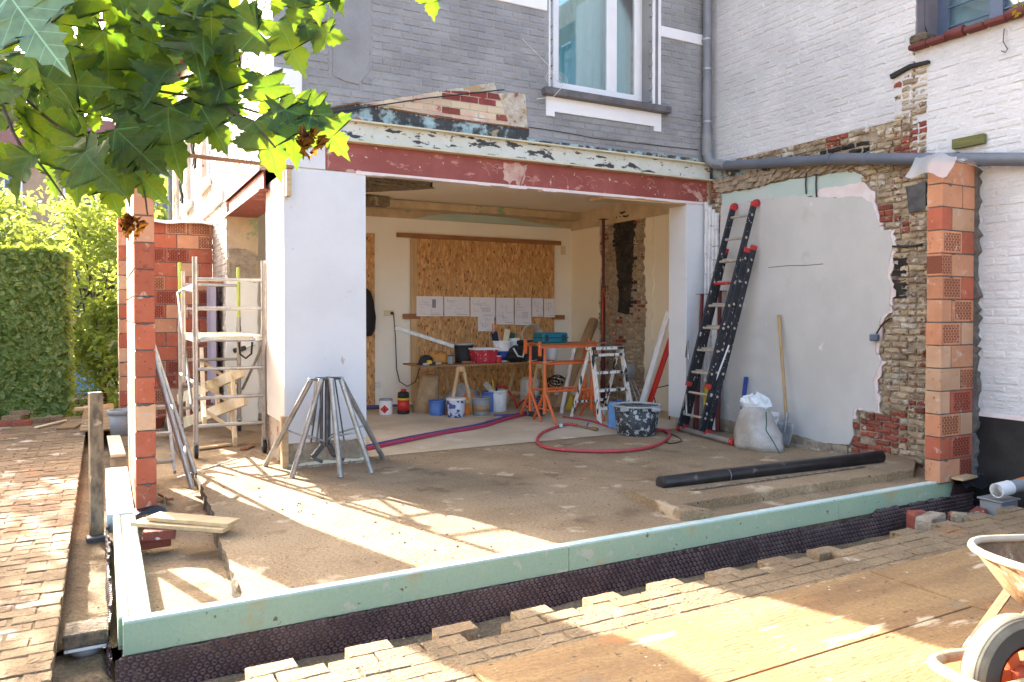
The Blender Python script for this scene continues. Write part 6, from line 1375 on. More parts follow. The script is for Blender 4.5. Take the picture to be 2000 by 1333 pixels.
# ------------------------------------------------------------------ orange builder's trestles, teal case
def trestle(x0, x1, y, label, h=1.04):
    t = wthing('steel_trestle', label, 'trestle', ((x0+x1)/2, y, 0), 'orange steel trestles')
    part('top_bar', MB().bar((x0-.08, y, h), (x1+.06, y, h), .045, .05, (0, 0, 1), .003), m_orange, t)
    for x in (x0-.08, x1+.06): part('end_hook', MB().box((x-.02, y-.02, h-.13), (x+.02, y+.02, h+.07), None, .003), m_orange, t)
    for x in (x0, x1):
        part('post', MB().tube([(x, y, .30), (x, y, h)], .022, 10), m_orange, t); part('sleeve', MB().tube([(x, y, .12), (x, y, .60)], .028, 10), m_orange, t)
        for s in (-1, 1): part('foot', MB().tube([(x, y, .42), (x+.0, y+s*.30, .012)], .02, 10), m_orange, t)
        part('foot_brace', MB().tube([(x, y-.18, .18), (x, y+.18, .18)], .012, 8), m_orange, t); part('pin', MB().tube([(x-.06, y-.03, .82), (x+.09, y-.03, .84)], .007, 6), m_rung, t)
    for z in (.42, .80): part('cross_bar', MB().tube([(x0, y, z), (x1, y, z)], .017, 10), m_orange, t)
pA = G(1106, 822); trestle(5.34, 6.12, 8.95, 'front orange steel trestle with splayed feet beside the worktable'); trestle(5.30, 6.22, 9.28, 'rear orange steel trestle standing close behind the front one', 1.06)
solo('loose_board', MB().box((5.25, 8.9, 1.068), (6.35, 9.32, 1.082)), m_batten, 'thin brown board lying over the two orange trestles', 'board')
p = PY(1110, 674, 9.1); s = mpp(p); t = wthing('tool_case', 'teal plastic power tool case on the orange trestles', 'tool case', p); b0_ = Vector((5.30, 8.92, 1.085))
part('body', MB().box((b0_.x, b0_.y, b0_.z), (b0_.x+.40, b0_.y+.30, b0_.z+.145), None, .018), m_teal2, t); part('lid_rim', MB().box((b0_.x-.006, b0_.y-.006, b0_.z+.07), (b0_.x+.406, b0_.y+.306, b0_.z+.082), None, .003), m_tealdk, t)
for x in (.02, .30): part('latch', MB().box((b0_.x+x, b0_.y-.012, b0_.z+.03), (b0_.x+x+.06, b0_.y+.002, b0_.z+.115), None, .004), m_tealdk, t)
mb = MB()
for k in range(5): mb.tube([(6.05+(.16+.008*k)*math.cos(a_*.3), 10.6-.02*k, .93+.2+(.16+.008*k)*math.sin(a_*.3)) for a_ in range(22)], .010, 6, False)
solo('hose_coil', mb, m_bag, 'pale coiled hose standing behind the teal case', 'hose coil')
A_, B_ = PY(1118, 752, 9.9), PX(1181, 634, XI-.12); t = wthing('cardboard_tube', 'long brown cardboard tube leaning on the stripped chimney', 'tube', (5.8, 9.8, 0)); A_ = Vector((6.05, 9.75, .03)); B_ = Vector((7.38, 10.75, 1.36))
dd = (B_-A_).normalized(); part('tube', MB().tube([A_, B_], .085, 18), m_cardboard, t); part('end_hole', MB().tube([B_, B_+dd*.002], .075, 16), m_oldwood, t)
A_ = Vector((5.95, 9.5, .02)); solo('white_tube', MB().tube([A_, A_+Vector((.62, .6, .95))], .03, 12), m_wplastic, 'thin white plastic tube leaning beside the cardboard tube', 'tube')
prop('steel_prop', 7.30, 10.35, 3.05, 'tall maroon steel prop standing in front of the sooty chimney strip')
# cords from the prop collar
q = Vector((7.28, 10.33, 1.93)); solo('orange_rope', MB().tube([q, q+Vector((-.15, -.5, -.8)), Vector((6.95, 9.3, .7))], .006, 5), m_orange, 'orange cord running from the chimney prop down to the right', 'cord', 'cords tied to the prop'); solo('orange_rope', MB().tube([q, Vector((7.1, 10.1, 1.1))], .006, 5), m_orange, 'short orange cord hanging from the chimney prop collar', 'cord', 'cords tied to the prop')
# ------------------------------------------------------------------ paint crusted stepladder
fl, frr = G(1172, 829, 0), G(1236, 822, 0)
t = wthing('stepladder', 'paint crusted four step ladder beside the orange trestles', 'stepladder', (fl+frr)/2); ux = Vector((frr.x-fl.x, frr.y-fl.y, 0)).normalized(); uy = Vector((-ux.y, ux.x, 0)); W = (frr-fl).length
H = 1.0
def sl(u, v, z): return fl+ux*u+uy*v+Vector((0, 0, z))
for u0_, u1_ in ((0, .03), (W, W-.03)):
    part('front_stile', MB().bar(sl(u0_, 0, 0), sl(u1_, .20, H), .028, .075, uy, .004), m_paintstep, t); part('rear_stile', MB().bar(sl(u0_, .62, 0), sl(u1_, .26, H-.02), .026, .05, uy, .004), m_paintstep, t)
for k in range(4): z = .2+.24*k; q = z/H; part('step', MB().bar(sl(.02, .20*q, z), sl(W-.02, .20*q, z), .095, .035, (0, 0, 1), .004), m_paintstep, t)
part('top_cap', MB().bar(sl(-.0, .23, H+.01), sl(W, .23, H+.01), .16, .045, (0, 0, 1), .008), m_paintstep, t); part('rear_bar', MB().bar(sl(.02, .52, .25), sl(W-.02, .52, .25), .02, .035), m_paintstep, t)
for u in (0, W): part('foot', MB().bar(sl(u, -.02, 0), sl(u, .05, .03), .045, .04, (0, 0, 1), .004), m_redpl, t)
# ------------------------------------------------------------------ mortar tub, canister
p = G(1250, 854); p += Vector((DV.x, DV.y, 0))*.22; s = mpp(p); t = wthing('mortar_tub', 'large black round tub caked with grey cement in front of the room', 'tub', p)
part('body', MB().lathe([(0, 0), (36*s, 0), (38*s, 2*s), (44.5*s, 55*s)], p, 36), m_tub, t); part('rim', MB().lathe([(44*s, 54*s), (47.5*s, 55*s), (47.5*s, 58*s), (44.5*s, 58*s), (42*s, 40*s)], p, 36), m_tubrim, t); part('cement', MB().lathe([(0, 46*s), (43*s, 46*s)], p, 30), m_tubrim, t)
for sg in (-1, 1): q = p+Vector((RV.x, RV.y, 0))*(sg*30*s)-Vector((DV.x, DV.y, 0))*.26; part('handle', MB().box((q.x-.06, q.y-.02, 49*s), (q.x+.06, q.y+.02, 56*s), None, .008), m_tubrim, t)
p = G(1212, 842); p += Vector((DV.x, DV.y, 0))*.14; s = mpp(p); t = wthing('blue_canister', 'sky blue plastic canister standing left of the mortar tub', 'canister', p); part('body', MB().box((p.x-15*s, p.y-.11, 0), (p.x+13*s, p.y+.11, 52*s), None, .02), m_skyblue, t); part('cap', MB().lathe([(.03, 52*s), (.03, 58*s), (0, 58*s)], p, 12), m_blue2, t); part('print', MB().box((p.x-10*s, p.y-.113, 18*s), (p.x+6*s, p.y-.109, 30*s)), m_blue2, t)
# behind: dark bucket with bag, yellow bucket, cable heap, white and red straightedges, pipes
bucket('dark_bucket', 1092, 818, 40, 38, m_tub, 'dark cement bucket with rags behind the orange trestle', P=(5.55, 9.55, 0)); bucket('yellow_bucket', 1152, 800, 26, 30, m_yellow, 'yellow bucket on the floor behind the orange trestle', P=(6.35, 10.0, 0), taper=1.15)
mb = MB(); rr = random.Random(2)
for k in range(7): c_ = Vector((6.3+rr.uniform(-.1, .1), 10.25, .36+rr.uniform(0, .08))); r_ = rr.uniform(.08, .16); mb.tube([c_+Vector((r_*math.cos(a_*.4), rr.uniform(-.03, .03), r_*.6*math.sin(a_*.4))) for a_ in range(16)], .009, 5, False)
solo('cable_heap', mb, m_cable, 'tangle of black cable on top of the yellow bucket', 'cable')
A_, B_ = PY(1256, 790, 8.3), PX(1303, 622, 7.5); plank('white_straightedge', (6.62, 8.55, .02), (6.80, 8.1, 1.52), .09, .03, m_wplastic, 'tall white straightedge leaning behind the white column', 'straightedge', up=(1, 0, 0)); plank('red_level', (6.72, 8.52, .02), (6.86, 8.05, 1.30), .085, .03, m_redp, 'red spirit level leaning behind the white column', 'spirit level', up=(1, 0, 0))
t = wthing('mixer_drill', 'grey mixing machine standing in the dim corner by the chimney', 'mixer', (7.2, 9.5, 0)); part('motor', MB().lathe([(0, 0), (.1, .02), (.11, .16), (.07, .24), (0, .25)], (7.15, 9.45, .48), 16), m_grayb, t); part('whisk', MB().tube([(7.15, 9.45, .5), (7.0, 9.35, .02)], .015, 8), m_galv, t)
for k in range(4): part('frame_tube', MB().tube([(7.05+.1*k, 9.3, .02), (7.1+.05*k, 9.55, .55)], .012, 6), m_galv, t)
for k, (pts, lb) in enumerate((([(6.95, 8.5, .05), (7.0, 8.7, .4), (7.2, 8.4, .5), (7.3, 8.1, .3)], 'black cable loop hanging behind the white column, upper one'), ([(6.9, 8.2, .03), (7.0, 8.3, .22), (7.15, 8.2, .1), (7.2, 8.0, .03)], 'black cable loop on the floor behind the white column'))): solo('loose_cable', MB().tube(pts, .010, 6), m_cable, lb, 'cable', 'loose cables behind the column')
# ------------------------------------------------------------------ hoses and pipe runs on the floor
def smooth(pts, n=8):
    P = [Vector(p) for p in pts]; out = []
    for i in range(len(P)-1):
        a, b, c, d = P[max(i-1, 0)], P[i], P[i+1], P[min(i+2, len(P)-1)]
        for k in range(n): u = k/n; out.append(.5*((2*b)+(c-a)*u+(2*a-5*b+4*c-d)*u*u+(3*b-a-3*c+d)*u**3))
    return out+[P[-1]]
hz_ = .022
h = [G(1128, 832, hz_), G(1108, 830, hz_), G(1085, 836, hz_), G(1062, 845, hz_), G(1050, 858, hz_), G(1056, 870, hz_), G(1085, 878, hz_), G(1140, 882, hz_), G(1210, 882, hz_), G(1262, 876, hz_), G(1296, 864, hz_), G(1308, 850, hz_), G(1300, 843, hz_), G(1285, 841, hz_)]
t = wthing('red_hose', 'red rubber air hose curving over the slab to a brass valve', 'hose', h[5]); part('tube', MB().tube(smooth(h), .019, 10), m_redhose, t)
v0, v1 = G(1128, 832, .03), G(1158, 838, .03); part('valve', MB().tube([v0, v1], [.012, .016], 10).tube([v1, v1+(v1-v0)*.3], .022, 10), m_copper, t); part('valve_lever', MB().bar(v0.lerp(v1, .6), v0.lerp(v1, .75)+Vector((0, 0, .07)), .018, .012), m_blue, t); part('wire_tie', MB().tube([G(1096, 832, .04), G(1097, 833, .0)], .024, 8), m_galv, t)
def run(name, pts, r_, mat, label, group): return solo(name, MB().tube(smooth(pts, 6), r_, 10), mat, label, 'pipe', group)
g3 = 'pipe sleeves along the room edge'
run('red_pipe_run', [G(715, 878, .025), G(790, 862, .025), G(870, 846, .025), G(940, 834, .025), G(1000, 816, .025), G(1070, 800, .025), G(1090, 795, .025)], .024, m_pinkpipe, 'red pipe sleeve lying across the floor below the worktable', g3)
run('blue_pipe_run', [G(715, 873, .025), G(790, 857, .025), G(870, 842, .025), G(935, 830, .025), G(1000, 812, .025), G(1070, 797, .025)], .018, m_bluepipe, 'blue pipe sleeve alongside the red one on the floor', g3)
run('blue_pipe_run', [G(965, 812, .02), G(1000, 811, .02), G(1040, 806, .02), G(1075, 798, .02)], .016, m_bluepipe, 'short blue pipe sleeve under the right end of the table', g3)
run('dark_pipe_run', [Vector((3.2, 11.45, .03)), Vector((3.6, 11.4, .04)), Vector((4.2, 11.42, .03))], .03, m_bluepipe, 'dark blue pipe along the foot of the back wall at the left', g3)
run('pale_red_hose', [G(1100, 815, .02), G(1150, 822, .02), G(1205, 838, .02), G(1250, 835, .02), G(1310, 842, .02)], .012, m_redhose, 'thin red hose behind the stepladder feet', g3)
solo('thin_cable', MB().tube(smooth([G(1300, 846, .01), G(1320, 852, .01), G(1332, 862, .01), G(1310, 867, .01), G(1296, 862, .01)]), .006, 6), m_cable, 'thin dark cable loop near the ladder stabiliser', 'cable')
# rubble heap left of the ladder foot
rr = random.Random(27); mb = MB()
for k in range(26): x, y = 6.62+rr.uniform(-.12, .3), 7.42+rr.uniform(-.16, .05); crumb(mb, x, y, .0, rr.uniform(.015, .045))
for k in range(60): x, y = 6.92+rr.uniform(-.06, .02), rr.uniform(5.3, 6.5); crumb(mb, x, y, .0, rr.uniform(.012, .035))
for k in range(50): x, y = rr.uniform(1.55, 2.35), 7.46+rr.uniform(-.06, .03); crumb(mb, x, y, .0, rr.uniform(.012, .03))
tag(mb.build('plaster_rubble', m_mortar, None, 'stuff'), 'lumps of plaster rubble along the wall feet', 'rubble')
# ------------------------------------------------------------------ plywood sheets and wheelbarrow in front
gp = 'plywood sheets on the front paving'
solo('plywood_sheet', MB().box((1.34, 2.245, .008), (3.838, 2.84, .026), None, .002), m_ply, 'sunlit plywood strip nearest the trench, half in shade', 'plywood', gp)
solo('plywood_sheet', MB().box((1.2, .8, .006), (3.842, 2.238, .024), None, .002), m_ply, 'broad plywood sheet in the foreground below the sunlit strip', 'plywood', gp)
solo('plywood_sheet', MB().box((3.85, 1.5, .012), (6.35, 2.82, .030), None, .002), m_ply, 'plywood sheet in full shade behind the wheelbarrow', 'plywood', gp)
wb = Vector((2.86, 1.52, .002)); fwd = (Vector((-RV.x, -RV.y, 0))*math.cos(RD(16))+Vector((-DV.x, -DV.y, 0))*math.sin(RD(16))); rzb = math.atan2(fwd.y, fwd.x)
t = thing('wheelbarrow', 'rusty cream wheelbarrow with an orange wheel rim at the lower right corner', 'wheelbarrow', wb, rzb)
RW = .21; KW = 1.024; Rx = Matrix.Rotation(math.pi/2, 4, 'X'); wc = (0, 0, RW)
w = part('wheel', MB().lathe([(.115, -.030), (.150, -.046), (.180, -.048), (.198, -.034), (.205, -.012), (.205, .012), (.198, .034), (.180, .048), (.150, .046), (.115, .030)], wc, 40, Rx @ Matrix.Scale(KW, 4), cap=False), m_tyre, t)
for o_ in (-.033, -.022, -.011, 0, .011, .022, .033): part('tread_groove', MB().lathe([(.2015-abs(o_)**1.6*1.1+.0034, o_-.0014), (.2015-abs(o_)**1.6*1.1+.0034, o_+.0014)], wc, 40, Rx @ Matrix.Scale(KW, 4), cap=False), m_tyreblk, w)
part('sidewall', MB().lathe([(.116, -.047), (.160, -.0485), (.178, -.0485)], wc, 36, Rx @ Matrix.Scale(KW, 4), cap=False).lathe([(.178, .0485), (.160, .0485), (.116, .047)], wc, 36, Rx @ Matrix.Scale(KW, 4), cap=False), m_tyreblk, w)
part('rim', MB().lathe([(.118, -.040), (.118, -.030), (.098, -.022), (.096, .022), (.118, .030), (.118, .040), (.104, .044), (.092, .030), (.092, -.030), (.104, -.044)], wc, 36, Rx @ Matrix.Scale(KW, 4), cap=False), m_rim, w)
for k in range(5):
    a_ = k*2*math.pi/5; d1 = Vector((math.cos(a_), 0, math.sin(a_))); part('spoke', MB().bar(Vector(wc)+d1*.03, Vector(wc)+d1*.100, .05, .045, (0, 1, 0), .006), m_rim, w)
part('hub', MB().lathe([(0, -.06), (.035, -.06), (.035, .06), (0, .06)], wc, 18, Rx), m_rim, w); part('axle', MB().tube([(0, -.13, RW), (0, .13, RW)], .011, 10), m_rust, t)
fr_pts = [(-1.35, .30, .55), (-.55, .27, .36), (-.1, .125, .255), (.17, .125, .235), (.255, .10, .235), (.285, 0, .24)]; fr_pts = fr_pts+[(x, -y, z) for x, y, z in fr_pts[-2::-1]]
part('frame_tube', MB().tube(smooth(fr_pts, 5), .021, 12), m_cream_tube, t)
for s in (-1, 1):
    part('axle_bracket', MB().box((-.035, s*.122-.004, RW-.03), (.035, s*.122+.004, .25)), m_rust, t); part('tray_strut', MB().bar((.06, s*.14, .245), (-.27, s*.20, .48), .006, .038, (0, 1, 0)), m_rust, t); part('leg', MB().tube([(-.75, s*.27, .40), (-.80, s*.25, .012), (-.62, s*.25, .012), (-.5, s*.26, .35)], .014, 10), m_rust, t); part('grip', MB().tube([(-1.38, s*.305, .555), (-1.26, s*.296, .53)], .025, 12), m_black, t)
def rrect(x0, x1, w0, w1, z0, z1, r_, n=6):
    out = []
    for cx_, hy, sg, a0 in ((x1-r_, w1-r_, (1, 1), 0), (x0+r_, w0-r_, (-1, 1), 1), (x0+r_, -w0+r_, (-1, -1), 2), (x1-r_, -w1+r_, (1, -1), 3)):
        for k in range(n+1): a_ = math.pi/2*(a0+k/n); x = cx_+r_*math.cos(a_); q = (x-x0)/(x1-x0); out.append(Vector((x, hy+r_*math.sin(a_), z0+(z1-z0)*q)))
    return out
rim_ = rrect(-.96, .05, .28, .27, .55, .615, .24); bot = rrect(-.74, -.26, .18, .20, .33, .33, .10); midr = [a_.lerp(b_, .52)+Vector((0, 0, -.02)) for a_, b_ in zip(rim_, bot)]
n = len(rim_); mb = MB(); mb.add(rim_+midr+bot, [(i, (i+1) % n, n+(i+1) % n, n+i) for i in range(n)]+[(n+i, n+(i+1) % n, 2*n+(i+1) % n, 2*n+i) for i in range(n)]+[[2*n+i for i in range(n)]], True); tr_ = part('tray', mb, m_tray, t); so = tr_.modifiers.new('s', 'SOLIDIFY'); so.thickness = .004
part('tray_rim', MB().tube(rim_+[rim_[0]], .0145, 10, False), m_trayrim, tr_); mb = MB(); mb.add([p+Vector((0, 0, .07)) for p in [a_.lerp(b_, .72) for a_, b_ in zip(rim_, bot)]], [list(range(n))]); part('soil_load', mb, m_soil, tr_)
# ------------------------------------------------------------------ plane tree with the branch hanging into view
HALF = [(0, 0), (.08, -.04), (.16, -.09), (.24, -.06), (.30, -.12), (.38, -.05), (.50, -.10), (.46, .02), (.58, .04), (.45, .13), (.43, .21), (.34, .26), (.44, .27), (.46, .33), (.58, .33), (.60, .40), (.76, .44), (.62, .49), (.64, .56), (.51, .54), (.47, .61), (.37, .57), (.27, .56), (.22, .60), (.29, .68), (.26, .74), (.32, .80), (.20, .84), (.19, .94), (.09, .96), (0, 1.16)]
def leaf_mesh(name, mat, fold, curl, seed, droop=.0):
    r_ = random.Random(seed); ribs = [(0, 0), (0, .3), (0, .6), (0, .85), (0, 1.16)]
    pts = []; fs = []
    def z(x, y): return abs(x)*fold+curl*(y-.4)**2+droop*math.sin(y*5+x*4)*.05+.02*math.sin(9*x+seed)
    V = [(x, y, z(x, y)) for x, y in ribs]
    for sg in (1, -1):
        b = len(V); H_ = [(x*sg*(1+r_.uniform(-.05, .05)), y+r_.uniform(-.015, .015)) for x, y in HALF[1:-1]]; V += [(x, y, z(x, y)) for x, y in H_]
        def near(y): return min(range(5), key=lambda i: abs(ribs[i][1]-(y*.9)))
        idx = [0]+[b+i for i in range(len(H_))]+[4]; nr = [0]+[near(y) for x, y in H_]+[4]
        for i in range(len(idx)-1):
            a_, c_ = nr[i], nr[i+1]; f = [idx[i], idx[i+1]]
            for k in ([c_, a_] if c_ != a_ else [a_]):
                if k not in f: f.append(k)
            if len(f) >= 3: fs.append(f if sg < 0 else f[::-1])
    me = bpy.data.meshes.new(name); me.from_pydata(V, [], fs); me.update(); me.materials.append(mat); me.polygons.foreach_set('use_smooth', [True]*len(me.polygons)); return me
LM = [leaf_mesh('leaf', m_leaf, f, c, i, 1) for i, (f, c) in enumerate(((.15, -.25), (.35, -.35), (-.12, .2), (.5, -.15), (.05, -.5)))]
LP = leaf_mesh('leaf', m_leafpale, .12, -.2, 11); LDRY = leaf_mesh('leaf', m_dryleaf, 2.2, -2.4, 21, 9)
rj = random.Random(4)
for v in LDRY.vertices: v.co = Vector((v.co.x*.5+rj.uniform(-.1, .1), v.co.y*.85+rj.uniform(-.1, .1), max(-.4, min(.4, v.co.z*.4))+rj.uniform(-.16, .16)))
tree = wthing('plane_tree', 'plane tree whose backlit lobed leaves hang into the upper left corner', 'tree', (-3.4, 5.5, -.3))
def limb(pts, r0_, r1_, name='branch', n=7):
    P = smooth(pts, 5); k = len(P); return part(name, MB().tube(P, [r0_+(r1_-r0_)*i/(k-1) for i in range(k)], n), m_bark, tree)
limb([(-3.4, 5.5, -.35), (-3.35, 5.45, 1.5), (-3.2, 5.3, 3.0), (-3.1, 5.3, 5.2)], .17, .09, 'trunk', 12)
limb([(-3.25, 5.35, 2.4), (-2.4, 4.2, 2.9), (-1.3, 3.1, 2.85), PT(-40, 60, 2.6)], .07, .022)
limb([(-3.2, 5.3, 3.0), (-3.2, 8, 3.6), (-2.9, 13.5, 3.9)], .08, .02)
root = PT(-40, 60, 2.6)
tw = [[root, PT(120, 110, 2.5), PT(290, 175, 2.4), PT(420, 195, 2.35), PT(520, 225, 2.3), PT(625, 228, 2.25)], [root, PT(60, 200, 2.4), PT(180, 290, 2.3), PT(270, 345, 2.3), PT(290, 420, 2.25)],
      [root, PT(150, 40, 2.7), PT(330, 60, 2.6), PT(470, 55, 2.5), PT(560, 52, 2.4), PT(640, 48, 2.35)], [PT(290, 175, 2.4), PT(380, 150, 2.35), PT(470, 120, 2.3)], [root, PT(30, 260, 2.2), PT(80, 320, 2.2), PT(130, 390, 2.15)],
      [PT(380, -60, 2.3), PT(520, -25, 2.2), PT(620, -15, 2.2), PT(850, -40, 2.2)], [PT(420, 195, 2.35), PT(500, 250, 2.2), PT(540, 290, 2.15)]]
for p in tw: limb(p, .0065, .0024, 'twig', 6)
rl = random.Random(77); leafn = 0
twp = []
for p in tw[:5]: twp += smooth(p, 6)
def put_leaf(p, size, axis, nrm, mesh):
    axis = axis.normalized(); nrm = (nrm-axis*nrm.dot(axis)); nrm = nrm.normalized() if nrm.length > .05 else axis.orthogonal().normalized(); xx = axis.cross(nrm)
    o = bpy.data.objects.new('leaf', mesh); link(o, tree)
    M = Matrix(((xx.x, axis.x, nrm.x, p.x), (xx.y, axis.y, nrm.y, p.y), (xx.z, axis.z, nrm.z, p.z), (0, 0, 0, 1)))
    loc, rot, _ = M.decompose(); o.location = loc; o.rotation_euler = rot.to_euler(); o.scale = (size*.82, size, size); return o
tocam = Vector((-DV.x, -DV.y, 0)); right = Vector((RV.x, RV.y, 0)); upv = Vector((0, 0, 1))
def pxleaf(px, py, t_, L, ang, mesh, tilt=0.0, roll=0.0):
    """leaf whose stem end is at the pixel, L pixels long, pointing at ang degrees (0 = right, -90 = down)"""
    p = PT(px, py, t_); a_ = RD(ang); ax = right*math.cos(a_)+upv*math.sin(a_)+tocam*tilt
    sd = right*-math.sin(a_)+upv*math.cos(a_); return put_leaf(p, L*t_/FPX, ax, tocam*math.cos(roll)+sd*math.sin(roll), mesh)
hand = [(20, -10, 1.7, 175, -52, LP, .1, .2), (505, 60, 2.3, 150, -165, LM[0], .1, -.35), (420, 110, 2.3, 120, -75, LM[0], 0, .3), (545, 45, 2.35, 105, -62, LM[0], 0, .35), (600, 55, 2.35, 80, -20, LM[2], 0, .35), (580, 50, 2.36, 60, 60, LM[0], 0, .3),
        (585, -20, 2.2, 75, -95, LM[1], .1, .1), (618, -22, 2.2, 70, -82, LM[3], .1, .2), (560, -25, 2.25, 60, -110, LM[0], .1, .2), (660, -30, 2.2, 55, -95, LM[1], .1, .0), (640, -25, 2.2, 60, -60, LM[1], .1, .2), (838, -22, 2.2, 60, -80, LM[1], .1, .1), (500, 235, 2.2, 120, -62, LM[1], .2, .5), (560, 215, 2.25, 110, -75, LM[3], .2, .6), (610, 225, 2.25, 100, -48, LM[0], 0, .4), (600, 195, 2.3, 55, -35, LM[3], .1, .5), (520, 150, 2.3, 90, -80, LM[1], .1, .2), (545, 205, 2.28, 90, -20, LM[0], .1, .5),
        (600, 262, 2.2, 52, -92, LDRY, .2, .4), (612, 262, 2.2, 48, -70, LDRY, .0, 1.2), (606, 268, 2.19, 46, -110, LDRY, .3, -.6), (256, 432, 2.25, 44, -92, LDRY, .2, .4), (264, 430, 2.25, 40, -65, LDRY, .1, 1.1), (258, 428, 2.25, 42, -120, LDRY, .1, .2),
        (330, 210, 2.3, 130, -80, LM[1], .1, .1), (390, 195, 2.3, 120, -60, LM[2], .1, -.1), (270, 180, 2.35, 110, -70, LM[1], .1, .2), (300, 60, 2.4, 150, -95, LM[1], .1, .0), (370, 20, 2.4, 150, -70, LM[1], .1, .1), (440, 160, 2.3, 100, -110, LM[0], 0, .4), (240, 315, 2.3, 110, -40, LM[1], .1, .4), (195, 320, 2.3, 100, -65, LM[0], .1, .5), (150, 270, 2.2, 120, -85, LM[3], .1, .6)]
for h in hand: pxleaf(*h)
REG = [(-60, -60), (460, -60), (430, 40), (390, 120), (330, 190), (295, 250), (265, 320), (190, 345), (100, 370), (0, 390), (-60, 400)]
k = 0
while k < 112:
    px, py = rl.uniform(-60, 470), rl.uniform(-60, 470)
    if not inside(REG, px, py): continue
    t_ = rl.uniform(2.0, 3.0); pxleaf(px, py-40, t_, rl.uniform(62, 122)*2.3/t_, rl.gauss(-80, 34), rl.choice(LM), rl.uniform(-.6, .6), rl.gauss(.25, .8)); k += 1
# the rest of the crown, out of the picture, that throws the dappled shade
def blob_leaves(mb, c, r3, n, s0, s1, rnd_, shell=.0, shape='quad', gap=0.0):
    for _ in range(n):
        for _t in range(30):
            d = Vector((rnd_.gauss(0, 1), rnd_.gauss(0, 1), rnd_.gauss(0, 1))).normalized(); q = rnd_.uniform(shell, 1)**.45
            p = Vector((c[0]+d.x*r3[0]*q, c[1]+d.y*r3[1]*q, c[2]+d.z*r3[2]*q))
            if noise.noise(p*1.35) > gap+rnd_.uniform(-.12, .12): break
        s = rnd_.uniform(s0, s1); ax = Vector((rnd_.uniform(-1, 1), rnd_.uniform(-1, 1), rnd_.uniform(-.9, .5))).normalized(); nr = Vector((rnd_.uniform(-1, 1), rnd_.uniform(-1, 1), rnd_.uniform(-.2, 1.2))); x = ax.cross(nr).normalized(); nn = x.cross(ax)
        mb.add([p, p+ax*s*.5+x*s*.24+nn*s*.05, p+ax*s, p+ax*s*.5-x*s*.24+nn*s*.05], [(0, 1, 2), (0, 2, 3)])
mb = MB(); rr = random.Random(5)
for c, r3, n in (((-1.15, 4.7, 3.55), (.62, .9, .55), 420), ((-.95, 3.6, 3.3), (.5, .6, .4), 200), ((-3.3, 5.2, 4.6), (1.6, 1.8, 1.3), 900)): blob_leaves(mb, c, r3, n, .14, .24, rr, 0, gap=.02)
for k in range(58):                                         # leaf clumps on the back limb
    c = (rr.gauss(-2.85, .5), rr.uniform(10.8, 15.4), rr.uniform(3.3, 4.2)); c = (min(c[0], -.115*c[1]-.22), c[1], c[2])
    blob_leaves(mb, c, (.17, .17, .12), 16, .13, .24, rr, 0, gap=-2)
part('foliage', mb, m_leaf, tree, kind='stuff')
# ------------------------------------------------------------------ clipped hedge
hd = wthing('hedge', 'tall clipped laurel hedge with a sunlit right edge at the left', 'hedge', (-2.2, 13.5, 0)); rr = random.Random(6); mb = MB()
hx0, hx1, hy0, hy1, hzt = -4.2, -.44, 12.95, 14.1, 2.42
def hleaf(p, nrm, s):
    nrm = (nrm+Vector((rr.gauss(0, .42), rr.gauss(0, .42), rr.gauss(.15, .42)))).normalized(); ax = Vector((rr.gauss(0, 1), rr.gauss(0, 1), rr.gauss(.2, 1))); ax = (ax-nrm*ax.dot(nrm)).normalized(); x = ax.cross(nrm); w = s*.27
    mb.add([p, p+ax*s*.35+x*w+nrm*.01, p+ax*s*.75+x*w*.8+nrm*.012, p+ax*s, p+ax*s*.75-x*w*.8+nrm*.012, p+ax*s*.35-x*w+nrm*.01], [(0, 1, 2, 3), (0, 3, 4, 5)])
for _ in range(9500):
    x, z = rr.uniform(hx0, hx1) if rr.random() < .35 else rr.uniform(-1.6, hx1), rr.uniform(.02, hzt); d = abs(rr.gauss(0, .06))+.04*noise.noise(Vector((x*4, z*4, 0))); hleaf(Vector((x, hy0+d, z)), Vector((0, -1, .25)), rr.uniform(.075, .14))
for _ in range(3500):
    y, z = rr.uniform(hy0, hy1), rr.uniform(.02, hzt); d = abs(rr.gauss(0, .06))+.05*noise.noise(Vector((y*4, z*4, 7))); hleaf(Vector((hx1-d, y, z)), Vector((1, 0, .25)), rr.uniform(.06, .115))
for _ in range(3500):
    x, y = rr.uniform(-2.4, hx1), rr.uniform(hy0, hy1); hleaf(Vector((x, y, hzt-abs(rr.gauss(0, .05))+.03*noise.noise(Vector((x*3, y*3, 2))))), Vector((0, 0, 1)), rr.uniform(.06, .11))
part('foliage', mb, m_hedgel, hd, kind='stuff')
part('inner_growth', MB().box((hx0, hy0+.075, .1), (hx1-.09, hy1-.09, hzt-.08)), m_hedgel, hd)
for k in range(9): x = hx0+.3+k*.4; part('stem', MB().tube([(x, 13.5, -.36), (x+.05, 13.5, .4)], .025, 6), m_bark, hd)
